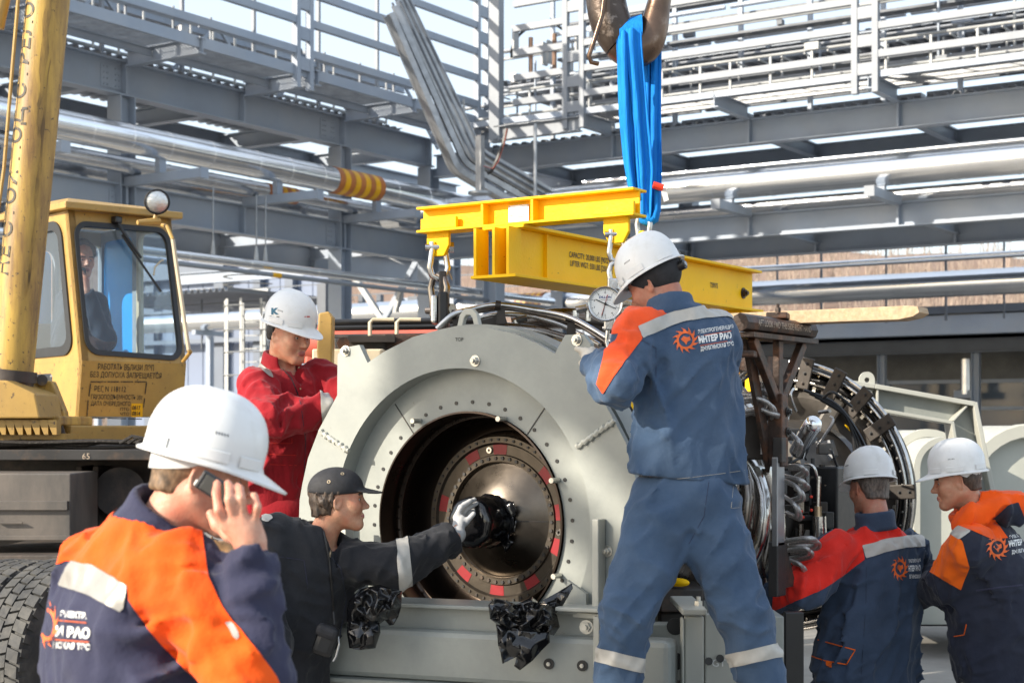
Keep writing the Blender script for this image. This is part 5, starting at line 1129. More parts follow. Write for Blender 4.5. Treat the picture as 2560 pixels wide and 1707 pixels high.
film('film_sheet', [(1236, 1494), (1262, 1500), (1290, 1510), (1330, 1492), (1345, 1506), (1376, 1512), (1392, 1540), (1398, 1566), (1384, 1586), (1350, 1580), (1300, 1590), (1258, 1570), (1226, 1545), (1222, 1512)], 6.32, b2_, 11, 70, .034); film('film_tail', [(1240, 1560), (1300, 1572), (1372, 1578), (1374, 1604), (1330, 1650), (1300, 1674), (1285, 1664), (1292, 1640), (1256, 1658), (1246, 1610)], 6.30, b2_, 14, 26, .018, .03)
film('film_flap', [(1430, 1457), (1432, 1470), (1405, 1515), (1390, 1530), (1352, 1524), (1358, 1500), (1395, 1480)], 6.38, b2_, 17, 16, .016, .02)

# ---------------------------------------------------------------- yellow lifting beam
lb = thing('lifting_beam', 'yellow steel lifting beam lettered with its capacity hanging from the blue sling', 'lifting beam', (XE, 7.2, 2.37))
YC = 6.0; zc = 2.665
xl_, xr_ = Rp(1060, 525, YC)[0], Rp(1600, 470, YC)[0]
crs = Msh().ibeam((xl_, YC, zc), (xr_, YC, zc),   .118, .12, .011, .010).build('cross_beam', YEL, lb, 0, .002)
for px in (1222, 1346): Msh().box((Rp(px, 500, YC)[0], YC, zc), (.012, .11, .094)).build('stiffener', YEL, crs, 0)
for e in (xl_+.06, xr_-.06): Msh().box((e+(.05 if e < -3.9 else -.05), YC-.03, zc-.02), (.2, .02, .05)).build('doubler_plate', YEL, crs, 0, .002)
def lug(x, y, z, w=.125, h=.11):
    return Msh().prism([(-w/2, 0), (w/2, 0), (w/2, -h*.55), (w*.28, -h), (-w*.28, -h), (-w/2, -h*.55)], (x, y-.0, z), PX, (0, 0, 1), .02).build('lug', YEL, lb, 0, .003)
xs1, xs2 = Rp(1097, 600, YC)[0], Rp(1542, 560, YC)[0]
lug(xs1, YC+.01, zc-.058); lug(xs2, YC+.01, zc-.058)
# maker's plate
pc_ = Rp(1298, 534, YC-.008); mp = Msh().box((pc_[0], YC-.012, pc_[2]), (.108, .004, .074)).build('maker_plate', GALV, lb, 0)
text_flat('plate_text', 'CE', pc_+V3(.02, -.014, .018), (1, 0, 0), (0, 0, 1), .016, PRINTK, mp, .002)
for k in range(6): Msh().box((pc_[0]-.005, YC-.0155, pc_[2]+.024-k*.008), (.085 if k else .04, .001, .002)).build('plate_line', PRINTK, mp, 0)
for dx in (-.049, .049): Msh().sphere((pc_[0]+dx, YC-.014, pc_[2]+.032), .004, 8, 6).build('rivet', BOLT, mp)
zt2, zb2 = 2.605, 2.365; y0b, y1b = 5.85, 8.46
lo_ = Msh(); lo_.box((XE, (y0b+.08+y1b)/2, zt2-.007), (.22, y1b-y0b-.08, .014)); lo_.box((XE, (y0b+y1b)/2, zb2+.007), (.24, y1b-y0b, .014))
lo_.box((XE-.045, (y0b+y1b)/2+.04, (zt2+zb2)/2), (.012, y1b-y0b-.1, zt2-zb2-.03)); lo_.box((XE+.045, (y0b+y1b)/2+.04, (zt2+zb2)/2), (.012, y1b-y0b-.1, zt2-zb2-.03))
lng = lo_.build('main_beam', YEL, lb, 0, .002)
for x in (-.10, .0, .075): Msh().box((XE+x, y0b+.055, (zt2+zb2)/2), (.014, .10, zt2-zb2-.03)).build('end_rib', YEL, lng, 0)
Msh().box((XE, y1b-.01, (zt2+zb2)/2), (.10, .012, zt2-zb2-.03)).build('end_plate', YEL, lng, 0)
Msh().box((XE+.06, y0b+.35, (zt2+zb2)/2), (.018, .012, zt2-zb2-.03)).build('stiffener', YEL, lng, 0)
tx_ = XE+.0525
def btext(t, px, py, hpx, sq=.82):
    q = Lp(px, py, tx_); d_ = proj(q)[2]; text_flat('capacity_text', t, q, (0, 1, 0), (0, 0, 1), hpx/F*d_/.72, PRINTK, lng, .0015, .012, sq)
btext('CAPACITY: 20,000 LBS [9072 KG]', 1422, 642, 14); btext('LIFTER WGT: 550 LBS [250 KG]', 1425, 664, 14); btext('729975', 1775, 718, 13)
q = Lp(1858, 733, tx_); Msh().hexbolt(q, (1, 0, 0), .022, .02).build('side_bolt', RUSTB, lng)
for dx in (-.035, .06): Msh().box((XE+dx+.02, 8.36, 1.98), (.035, .06, .78)).build('drop_link', YEL, lb, 0, .003)
Msh().box((XE+.02, 8.33, 2.33), (.14, .2, .07)).build('drop_head', YEL, lb, 0, .004)
YS = 7.24
Msh().prism([(-.06, 0), (.06, 0), (.045, .09), (.02, .11), (-.02, .11), (-.045, .09)], (XE, YS, zt2), (0, 1, 0), (0, 0, 1), .025, True).build('sling_lug', YEL, lb, 0, .003)
def shackle(label, c, s=1.0, flip=1, side=PX, group=None, m=STEELB):
    t = thing('shackle', label, 'shackle', c, group); c = np.asarray(c, float); upv = V3(0, 0, flip)
    pts = [c+side*(s*x)+upv*(s*z) for x, z in ((-.022, .03), (-.022, 0), (-.026, -.03), (-.03, -.055), (-.022, -.082), (0, -.093), (.022, -.082), (.03, -.055), (.026, -.03), (.022, 0), (.022, .03))]
    Msh().tube(pts, .0105*s, 10).build('bow', m, t, 60); Msh().tube([c+side*-.045*s+upv*.012*s, c+side*.045*s+upv*.012*s], .011*s, 10).build('pin', m, t); Msh().tube([c+side*.036*s+upv*.012*s, c+side*.05*s+upv*.012*s], .019*s, 6).build('pin_nut', m, t)
    return t
zl_ = zc-.058-.085
shackle('upper shackle on the left lug of the yellow beam', (xs1, YC, zl_), 1.4, 1, V3(0, 1, 0)*.6+PX*.8)
shackle('lower shackle joined to the left dynamometer', (xs1, YC, zl_-.255), 1.55, -1, PX, m=TUBEM)
shackle('upper shackle on the right lug of the yellow beam', (xs2, YC, zl_), 1.15, 1, V3(0, 1, 0)*.5+PX*.85)
shackle('lower shackle above the round dial gauge', (xs2, YC, zl_-.21), 1.15, -1, V3(0, 1, 0)*.5+PX*.85)
# dynamometer seen edge on
dl = thing('dynamometer', 'black dynamometer seen edge on below the left shackles', 'dynamometer', (xs1, YC, 2.0))
c1_ = Rp(1103, 775, YC); ex = cam2w(1, 0, 0); ey = cam2w(0, 1, 0); RE = np.stack([ex, ey, V3(0, 0, 1)], 1)
Msh().box(c1_+ex*.012, (.05, .16, .16), RE).build('body', BLACK, dl, 0, .012); Msh().box(c1_-ex*.03, (.03, .15, .13), RE).build('chrome_case', STEELB, dl, 0, .01)
for z in (.12, -.13): Msh().box(c1_+V3(0, 0, z)+ex*.008, (.034, .05, .12), RE).build('link', DARK, dl, 0, .006)
text_flat('case_mark', '5-1', c1_+ex*.037+ey*-.02+V3(0, 0, -.02), ey, (0, 0, 1), .03, GALV, dl, .002)
shackle('shackle below the edge-on dynamometer, behind the plate', c1_+V3(0, 0, -.2), 1.1, 1, PX, m=TUBEM)
Msh().tube([c1_+ex*.03+V3(0, 0, .19), c1_+ex*.05+V3(0, 0, .14)], .004, 6).build('safety_pin', BOLT, dl)
# round dial
dg = thing('dial_gauge', 'round white dial dynamometer hanging in front of the standing man', 'gauge', D(1513, 760, 6.75)); gc = D(1513, 760, 6.75); gn = unit(cam2w(-.06, -1, .02)); gs, gu, _ = frame(gn); 
gs = unit(np.cross(V3(0, 0, 1), gn)); gu = np.cross(gn, gs)
Msh().lathe([(0, -.05), (.06, -.05), (.074, -.03), (.074, .012), (.071, .016), (.066, .012), (.066, .004)], gc, gn, 40).build('case', STEELB, dg, 40); Msh().tube([gc+gn*-.002, gc+gn*.004], .067, 40).build('dial', DIAL, dg)
R0 = .0045
for k in range(50):
    a = math.pi/2-2*math.pi*k/50; l = .009 if k % 5 == 0 else .005; dv = gs*math.cos(a)+gu*math.sin(a); Msh().bar(gc+dv*(.063-l)+gn*R0, gc+dv*.063+gn*R0, .0009 if k % 5 else .0018, .0006, up=gn).build('tick', PRINTK, dg, 0)
for k in range(10):
    a = math.pi/2-2*math.pi*k/10; dv = gs*math.cos(a)+gu*math.sin(a); text_flat('dial_number', str(k), gc+dv*.048-gu*.004, gs, gu, .012, PRINTK, dg, R0, .01, 1, True)
text_flat('dial_text', 'DILLON', gc+gu*.024, gs, gu, .0135, mat('dial_blue', (.02, .05, .2), .5), dg, R0, .03, 1.1, True); text_flat('dial_text', 'DYNAMOMETER', gc+gu*.015, gs, gu, .006, PRINTK, dg, R0, .0, 1.1, True)
def needle(a, l, m, w=.004): 
    dv = gs*math.cos(a)+gu*math.sin(a); Msh().bar(gc+gn*.007-dv*.012, gc+gn*.007+dv*l, w, .001, up=gn).build('needle', m, dg, 0)
needle(math.radians(155), .045, PRINTK); needle(math.radians(-25), .05, PRINTK, .003); needle(math.radians(255), .058, PRINTK, .003); needle(math.radians(75), .04, DIALR, .002); needle(math.radians(252), .05, DIALR, .002)
Msh().tube([gc+gn*.005, gc+gn*.011], .006, 12).build('hub', PRINTK, dg)
for z in (.085, -.085): Msh().box(gc+V3(0, 0, z)+cam2w(.035 if z > 0 else .02, .02, 0), (.05, .03, .05), RE).build('link', STEELB, dg, 0, .006)
shackle('small shackle under the round dial gauge', gc+V3(0, 0, -.11)+cam2w(.03, .03, 0), .9, 1, PX)

# ---------------------------------------------------------------- crane hook and blue sling
SD = proj(V3(XE, YS, 2.7))[2]
def H(px, py, dd=0): return D(px, py, SD+dd)
hk = thing('crane_hook', 'heavy worn steel crane hook carrying the blue sling', 'hook', H(1580, 190))
ctr = [(1600, -420, .10), (1590, -300, .11), (1560, -210, .12), (1520, -120, .135), (1512, -40, .14), (1522, 40, .145), (1548, 95, .145), (1582, 122, .14), (1612, 112, .125), (1632, 75, .105), (1645, 20, .085), (1655, -40, .07), (1650, -110, .05), (1640, -150, .03)]
S = []; rad = []
P = [H(x, y) for x, y, _ in ctr]; 
for i in range(len(P)-1):
    p0, p1, p2, p3 = P[max(i-1, 0)], P[i], P[i+1], P[min(i+2, len(P)-1)]
    for t in np.linspace(0, 1, 6)[:-1]:
        S.append(.5*((2*p1)+(-p0+p2)*t+(2*p0-5*p1+4*p2-p3)*t*t+(-p0+3*p1-3*p2+p3)*t**3)); rad.append(ctr[i][2]*(1-t)+ctr[i+1][2]*t)
S.append(P[-1]); rad.append(.02)
k = 32
Msh().tube(S[:k], [r*.72 for r in rad[:k]], 24, flat=1.0).build('hook_body', HOOKM, hk, 80); Msh().tube(S[k-1:], [r*.74 for r in rad[k-1:]], 24).build('hook_horn', HOOKB, hk, 80)
Msh().tube([H(1518, -60, -.12), H(1505, 40, -.14), H(1486, 100, -.14), H(1472, 140, -.13), H(1478, 156, -.13), H(1496, 160, -.12)], .012, 10).build('safety_latch', HOOKB, hk, 60)
Msh().box(H(1600, -560), (.3, .3, .4), RE).build('hook_block', CRANE_Y, hk, 0, .02)
sl = thing('web_sling', 'bright blue webbing sling hanging from the hook to the yellow beam', 'sling', H(1610, 550))
def strand(name, rows, cols=15, folds=2.2, amp=.016, ph=0., dd=0., thick=.006):
    vs = []; 
    ys = np.linspace(rows[0][0], rows[-1][0], 26)
    for y in ys:
        l = np.interp(y, [r[0] for r in rows], [r[1] for r in rows]); r_ = np.interp(y, [r[0] for r in rows], [r[2] for r in rows]); dp = np.interp(y, [r[0] for r in rows], [r[3] for r in rows])
        tt = (y-rows[0][0])/(rows[-1][0]-rows[0][0])
        for j in range(cols):
            s = j/(cols-1); z = amp*math.sin(s*folds*6.28+ph+tt*1.5)+amp*.4*math.sin(s*folds*2.3*6.28+ph*2+tt*3)
            vs.append(H(l+(r_-l)*s, y, dp+dd+z))
    n_r = len(ys); o = mkobj(name, vs, [(i*cols+j, i*cols+j+1, (i+1)*cols+j+1, (i+1)*cols+j) for i in range(n_r-1) for j in range(cols-1)], SLING, sl, 180)
    md = o.modifiers.new('s', 'SOLIDIFY'); md.thickness = thick; return o
strand('webbing', [(64, 1541, 1580, -.02), (78, 1540, 1582, -.10), (120, 1541, 1584, -.115), (300, 1550, 1592, -.08), (400, 1560, 1596, -.05), (500, 1578, 1602, -.03)], folds=1.5, ph=.4)
strand('webbing', [(56, 1566, 1603, -.02), (70, 1564, 1604, -.108), (120, 1566, 1606, -.118), (300, 1584, 1622, -.088), (420, 1596, 1634, -.06), (545, 1602, 1628, -.02)], folds=1.2, ph=2.0, amp=.012)
strand('webbing', [(130, 1606, 1640, .10), (300, 1610, 1640, .08), (430, 1614, 1645, .06), (545, 1612, 1640, .03)], folds=1.6, ph=1.0)
strand('webbing', [(120, 1628, 1653, .09), (300, 1628, 1653, .06), (430, 1630, 1655, .03), (510, 1622, 1652, .0), (545, 1612, 1642, -.01)], folds=.9, ph=3.0, amp=.01)
ov = []; 
for i, a in enumerate(np.linspace(-.3, math.pi+.3, 14)):
    for j in range(7): ov.append(D(1545+j*9.5, 0, SD)*V3(1, 1, 0)+cam2w(0, -.112*math.cos(a), 0)+V3(0, 0, H(1570, 92-j*2.5)[2]+.10*math.sin(a)-.02))
mkobj('saddle_wrap', ov, [(i*7+j, i*7+j+1, (i+1)*7+j+1, (i+1)*7+j) for i in range(13) for j in range(6)], SLING, sl, 180)
Msh().tube([H(1608, 490, -.01), H(1606, 528, -.01), H(1612, 548, -.01), H(1624, 556, -.01), H(1637, 548, -.01), H(1643, 525, -.01), H(1643, 470, -.01)], [.03, .034, .036, .036, .036, .034, .03], 12, flat=.55).build('loop_eye', SLING, sl, 60)
Msh().tube([H(1632, 462, -.06), H(1657, 470, -.055)], .03, 10, flat=.6).build('red_tag', SLING_R, sl); Msh().prism([(0, 0), (.03, -.01), (.045, -.07), (.02, -.08)], H(1650, 466, -.06), ex, (0, 0, 1), .002).build('white_label', WHITE, sl, 0)
shackle('shackle joining the blue sling to the yellow beam', V3(XE, YS, zt2+.075), 1.3, -1, PX, m=BOLT)

# ---------------------------------------------------------------- red machine behind the plate, right stand, intake housings
rm = thing('red_machine', 'faded red machine hull with black pipe rails behind the grey plate', 'machine', D(1000, 1000, 9.5)*V3(1, 1, 0))
c = D(1060, 862, 9.6); Msh().tube([D(760, 860, 9.7), D(1330, 862, 9.4)], .12, 24).build('hull', RED_M, rm, 60); cbox('hull_side', 760, 860, 1330, 1000, 9.6, .9, RED_M, .02, rm)
cbox('lower_body', 700, 990, 1330, 1750, 9.7, 1.0, DARK, .02, rm)
for y, m in ((804, BLACK), (818, BLACK), (842, DARK)): Msh().tube([D(800, y+2, 9.2), D(1230, y-4, 9.15)], .018, 8).build('pipe_rail', m, rm)
for px in (925, 992): Msh().tube([D(px, 850, 9.1), D(px, 806, 9.1), D(px+8, 799, 9.1), D(px+60, 799, 9.1)], .012, 8).build('rail_bracket', CREAM, rm)
Msh().box(D(905, 862, 9.0), (.3, .1, .07), RE).build('dark_beam', DARK, rm, 0, .005); Msh().box(D(1015, 856, 9.0), (.24, .1, .09), RE).build('dark_beam', RUSTB, rm, 0, .005)
Msh().box(D(930, 848, 8.9), (.26, .09, .035), RE).build('brown_beam', BRACK, rm, 0); Msh().tube([D(857, 858, 8.8), D(858, 858, 8.7)], .035, 8).build('octagon_end', RUSTB, rm)
Msh().prism([(0, 0), (.07, 0), (.075, .30), (.055, .33), (.0, .32), (-.01, .12)], D(803, 935, 8.6), ex, (0, 0, 1), .12).build('yellow_post', CRANE_Y, rm, 0, .008)
cbox('cradle', 780, 872, 960, 960, 8.75, .3, CREAM, .01, rm)
st = thing('transport_stand', 'grey green cranked steel stand arm right of the fan casing', 'stand', D(2430, 1200, 10.3)*V3(1, 1, 0))
def seg(name, a, b, w, dep, m=GREEN_L, d=10.3): return Msh().bar(D(*a, d), D(*b, d), w, dep, up=ey).build(name, m, st, 0, .004)
seg('top_flange', (1990, 938), (2180, 966), .03, .18); seg('top_flange', (2180, 966), (2428, 1010), .03, .18); seg('end_flange', (2428, 1006), (2475, 1240), .03, .18)
seg('bottom_flange', (2120, 1012), (2372, 1056), .022, .18); seg('inner_flange', (2372, 1054), (2402, 1240), .022, .18)
web = [D(x, y, 10.32) for x, y in ((2000, 942), (2180, 968), (2428, 1012), (2475, 1240), (2402, 1240), (2372, 1056), (2120, 1012))]; k = len(web)
Msh().add(np.concatenate([web, np.array(web)+ey*.02]), [tuple(range(k)), tuple(range(2*k-1, k-1, -1))]+[(i, (i+1) % k, k+(i+1) % k, k+i) for i in range(k)]).build('web', GREEN_G, st, 0)
for a, b in (((2132, 960), (2132, 1012)), ((2188, 968), (2188, 1022)), ((2375, 1052), (2410, 1014))): seg('stiffener', a, b, .014, .15)
eyec = D(2168, 950, 10.28); outr = [eyec+ex*x+V3(0, 0, z) for x, z in [(.05*math.cos(t), .055*math.sin(t)) for t in np.linspace(0, math.pi, 13)]+[(-.05, -.07), (.05, -.07)]]; innr = [eyec+ex*.018*math.cos(t)+V3(0, 0, .018*math.sin(t)) for t in list(np.linspace(0, math.pi, 13))+[math.pi*1.3, math.pi*1.7]]
Msh().holed(outr, innr, ey*.03).build('lifting_eye', GREEN_L, st, 40); Msh().tube([D(2166, 987, 10.25), D(2166, 987, 10.32)], .04, 18).build('boss', GREEN_L, st); Msh().tube([D(2166, 987, 10.23), D(2166, 987, 10.27)], .016, 12).build('boss_pin', GREEN_L, st)
seg('leg_post', (2440, 1240), (2440, 1750), .2, .2)
def housing(label, x0, x1, ytop, d):
    t = thing('intake_housing', label, 'housing', D((x0+x1)/2, 1700, d)*V3(1, 1, 0)); cx_ = (x0+x1)/2; r = (x1-x0)/2/F*d; zs = CAMZ+(1070-ytop)/F*d-r; zb_ = .25; c = D(cx_, 1070, d)
    def arch(rr, off, dep, name, m):
        o_ = [c*V3(1, 1, 0)+ex*(rr*math.cos(t_))+V3(0, 0, zs+rr*math.sin(t_)) for t_ in np.linspace(0, math.pi, 17)]+[c*V3(1, 1, 0)-ex*rr+V3(0, 0, zb_), c*V3(1, 1, 0)+ex*rr+V3(0, 0, zb_)]
        return o_
    o1 = arch(r, 0, 0, '', 0); o2 = arch(r*.80, 0, 0, '', 0); k = len(o1)
    Msh().holed(o1, o2, ey*.12).build('arch_frame', GREEN_L, t, 40, .01)
    Msh().add(np.concatenate([np.array(o2)+ey*.09, np.array(o2)+ey*.8]), [tuple(range(k))]+[(i, (i+1) % k, k+(i+1) % k, k+i) for i in range(k)]).build('arch_panel', mat('housing_white', (.44, .45, .40), .4, 0, .05, 3, c3=(.3, .16, .08), c3amt=.24, c3s=10), t, 40)
    o4 = arch(r*.97, 0, 0, '', 0); Msh().add(np.concatenate([np.array(o4)+ey*.12, np.array(o4)+ey*1.2]), [tuple(range(2*k-1, k-1, -1))]+[(i, (i+1) % k, k+(i+1) % k, k+i) for i in range(k)]).build('arch_shell', GREEN_L, t, 40)
    return t
housing('cream arched housing between the fan casing and the grey stand', 2222, 2420, 1072, 12.2); housing('narrow inner arched housing in front of the cream one', 2285, 2440, 1092, 11.7); housing('large cream arched housing at the right edge', 2405, 2760, 1058, 11.9)
yv = thing('yellow_valve', 'small yellow valve beside the orange jacket man', 'valve', D(2278, 1333, 9.0)); Msh().tube([D(2268, 1334, 9.0), D(2288, 1331, 9.0)], .014, 8).build('valve_body', YEL, yv); Msh().tube([D(2278, 1333, 9.0), D(2277, 1322, 9.0)], .01, 8).build('valve_stem', YEL, yv)
# ---------------------------------------------------------------- bodies: smooth implicit surfaces meshed with surface nets
def C3(px, py, d): return np.array([(px-1280)/F*d, d, CAMZ+(1070-py)/F*d])
def c2w(V): return np.stack([V[:, 0]*C_-V[:, 1]*S_, V[:, 0]*S_+V[:, 1]*C_, V[:, 2]], 1)
def smin(a, b, k):
    if k <= 0: return np.minimum(a, b)
    h = np.maximum(k-np.abs(a-b), 0)/k; return np.minimum(a, b)-h*h*k*.25
def smax(a, b, k): return -smin(-a, -b, k)
def cap(a, b, ra, rb, ax=None, fl=1.0):
    a = np.asarray(a, float); b = np.asarray(b, float); ba = b-a; L2 = max(ba@ba, 1e-9)
    if ax is not None: ax = unit(ax)
    def f(P):
        q = P-a; t = np.clip(q@ba/L2, 0, 1); r = q-t[:, None]*ba
        if ax is not None:
            s = r@ax; r = r+(s*(1/fl-1))[:, None]*ax
        return (np.sqrt((r*r).sum(1))-(ra+(rb-ra)*t))*(min(1, fl) if ax is not None else 1)
    return f
def cuffed(a, b, ra, rb):
    f = cap(a, b, ra, rb); n = unit(np.asarray(b)-np.asarray(a)); return lambda P: smax(f(P), (P-b)@n, .006)
def chain(pts, rad, **k): return [cap(pts[i], pts[i+1], rad[i], rad[i+1], **k) for i in range(len(pts)-1)]
def ell(c, r, R=None):
    c = np.asarray(c, float); r = np.asarray(r, float)*np.ones(3)
    def f(P):
        q = P-c
        if R is not None: q = q@R
        k0 = np.sqrt(((q/r)**2).sum(1)); k1 = np.sqrt(((q/(r*r))**2).sum(1)); return k0*(k0-1)/np.maximum(k1, 1e-6)
    return f
def loft(secs, lat, pw=2.4):           # secs bottom->top: (centre, ru, rv); lat: sideways axis
    c = np.array([s[0] for s in secs]); ru = np.array([s[1] for s in secs]); rv = np.array([s[2] for s in secs])
    ax = unit(c[-1]-c[0]); lat = np.asarray(lat, float); lat = unit(lat-ax*(lat@ax)); dv = np.cross(ax, lat); ts = (c-c[0])@ax
    cu = (c-c[0])@lat; cv = (c-c[0])@dv
    def f(P):
        q = P-c[0]; t = q@ax; u = q@lat-np.interp(t, ts, cu); v = q@dv-np.interp(t, ts, cv); a = np.interp(t, ts, ru); b = np.interp(t, ts, rv)
        k = (np.abs(u/a)**pw+np.abs(v/b)**pw)**(1/pw); d = (k-1)*np.minimum(a, b)
        return smax(smax(d, t-ts[-1], .03), -t+ts[0], .01)
    return f
def union(fs, k):
    def f(P):
        d = fs[0](P)
        for g in fs[1:]: d = smin(d, g(P), k)
        return d
    return f
def wrinkle(layers):
    Ls = [(unit(d), fr, am, np.random.RandomState(s).rand(3)*20, st, (None if reg is None else (np.asarray(reg[0]), reg[1]))) for d, fr, am, s, st, reg in layers]
    def f(P):
        o = 0
        for d, fr, am, of, st, reg in Ls:
            al = P@d; Q = P-(al*(1-1/st))[:, None]*d
            W = vnoise(P*4+of)[:, None]*.10
            n = vnoise((Q+W)*fr+of); r = 1-np.abs(2*n-1); w = -am*1.9*(np.maximum(0, r-.35)/.65)**1.6+am*.45
            if reg is not None: w = w*np.exp(-((P-reg[0])**2).sum(1)/(reg[1]**2))
            o = o+w
        return o
    return f
def near(f, c, r=.20):
    c = np.asarray(c)
    def g(P):
        q = np.sqrt(((P-c)**2).sum(1)); m = q < r+.06; o = q-r+.03
        if m.any(): o[m] = f(P[m])
        return o
    return g
def polygonize(fn, lo, hi, h, pad=.03):
    lo = np.asarray(lo, float)-h*2; B = 8; n = (np.ceil((np.asarray(hi)-lo)/h/B).astype(int)+1)
    ctr = np.stack(np.meshgrid(*[np.arange(k) for k in n], indexing='ij'), -1).reshape(-1, 3)
    dc = fn(lo+(ctr+.5)*B*h-h*.5); act = np.abs(dc) < B*h*.87*1.35+pad
    G = np.where(dc < 0, -1., 1.).reshape(n); G = np.repeat(np.repeat(np.repeat(G, B, 0), B, 1), B, 2)
    loc = np.stack(np.meshgrid(*[np.arange(B)]*3, indexing='ij'), -1).reshape(-1, 3); A = ctr[act]
    for s in range(0, len(A), 400):
        idx = (A[s:s+400, None]*B+loc[None]).reshape(-1, 3); G[idx[:, 0], idx[:, 1], idx[:, 2]] = fn(lo+idx*h)
    I = G < 0; N = np.array(G.shape)
    cnt = sum(I[dx:N[0]-1+dx, dy:N[1]-1+dy, dz:N[2]-1+dz].astype(np.int8) for dx in (0, 1) for dy in (0, 1) for dz in (0, 1))
    ac = np.argwhere((cnt > 0) & (cnt < 8)); ids = -np.ones(N-1, int); ids[ac[:, 0], ac[:, 1], ac[:, 2]] = np.arange(len(ac))
    cor = np.array([[x, y, z] for x in (0, 1) for y in (0, 1) for z in (0, 1)]); val = np.stack([G[ac[:, 0]+c[0], ac[:, 1]+c[1], ac[:, 2]+c[2]] for c in cor], 1)
    acc = np.zeros((len(ac), 3)); num = np.zeros(len(ac))
    for i in range(8):
        for j in range(i+1, 8):
            if np.abs(cor[i]-cor[j]).sum() == 1:
                m = (val[:, i] < 0) != (val[:, j] < 0); t = val[m, i]/(val[m, i]-val[m, j]); acc[m] += cor[i]+(cor[j]-cor[i])*t[:, None]; num[m] += 1
    V = lo+(ac+acc/num[:, None])*h; Fq = []
    for axx in range(3):
        sl = [slice(0, N[k]) for k in range(3)]; a = [slice(None)]*3; b = [slice(None)]*3; a[axx] = slice(0, N[axx]-1); b[axx] = slice(1, N[axx])
        e = np.argwhere(I[tuple(a)] != I[tuple(b)]); u, v = (axx+1) % 3, (axx+2) % 3
        e = e[(e[:, u] > 0) & (e[:, v] > 0) & (e[:, u] < N[u]-1) & (e[:, v] < N[v]-1)]
        eu = np.zeros(3, int); eu[u] = 1; ev = np.zeros(3, int); ev[v] = 1
        q = [e-eu-ev, e-ev, e, e-eu]; q = np.stack([ids[x[:, 0], x[:, 1], x[:, 2]] for x in q], 1); fl = I[e[:, 0], e[:, 1], e[:, 2]]; q[~fl] = q[~fl][:, ::-1]; Fq.append(q)
    return V, np.concatenate(Fq)
def vnormals(V, Q):
    fn = np.cross(V[Q[:, 2]]-V[Q[:, 0]], V[Q[:, 3]]-V[Q[:, 1]]); nn = np.zeros_like(V)
    for k in range(4): np.add.at(nn, Q[:, k], fn)
    return nn/np.maximum(np.linalg.norm(nn, axis=1), 1e-9)[:, None]
def clip(V, Q, s):                     # part of the mesh where s > 0
    ps = s[Q] > 0; full = ps.all(1); mixd = ps.any(1) & ~full; V = list(map(tuple, V)); faces = [tuple(q) for q in Q[full]]; ed = {}
    for q in Q[mixd]:
        poly = []
        for i in range(4):
            a, b = int(q[i]), int(q[(i+1) % 4])
            if s[a] > 0: poly.append(a)
            if (s[a] > 0) != (s[b] > 0):
                key = (min(a, b), max(a, b))
                if key not in ed:
                    t = s[a]/(s[a]-s[b]); va, vb = np.array(V[a]), np.array(V[b]); ed[key] = len(V); V.append(tuple(va+(vb-va)*t))
                poly.append(ed[key])
        if len(poly) >= 3: faces.append(tuple(poly))
    used = sorted({i for f in faces for i in f}); mp = {u: k for k, u in enumerate(used)}
    return np.array([V[u] for u in used]).reshape(-1, 3), [tuple(mp[i] for i in f) for f in faces]
def polyfield(px, py, poly):           # signed distance in pixels, positive inside
    poly = np.asarray(poly, float); d = np.full(len(px), 1e9); ins = np.zeros(len(px), bool)
    for i in range(len(poly)):
        a, b = poly[i], poly[(i+1) % len(poly)]; e = b-a; wx, wy = px-a[0], py-a[1]; t = np.clip((wx*e[0]+wy*e[1])/max(e@e, 1e-9), 0, 1)
        d = np.minimum(d, np.hypot(wx-e[0]*t, wy-e[1]*t))
        c = ((a[1] > py) != (b[1] > py)) & (px < (b[0]-a[0])*(py-a[1])/(b[1]-a[1]+1e-12)+a[0]); ins ^= c
    return np.where(ins, d, -d)
def biggest(V, Fc):                    # keep the largest connected piece
    par = list(range(len(V)))
    def fd(a):
        while par[a] != a: par[a] = par[par[a]]; a = par[a]
        return a
    for f in Fc:
        r = fd(f[0])
        for i in f[1:]: par[fd(i)] = r
    cnt = {}
    for f in Fc: r = fd(f[0]); cnt[r] = cnt.get(r, 0)+1
    b = max(cnt, key=cnt.get); Fc = [f for f in Fc if fd(f[0]) == b]; used = sorted({i for f in Fc for i in f}); mp = {u: k for k, u in enumerate(used)}
    return V[used], [tuple(mp[i] for i in f) for f in Fc]
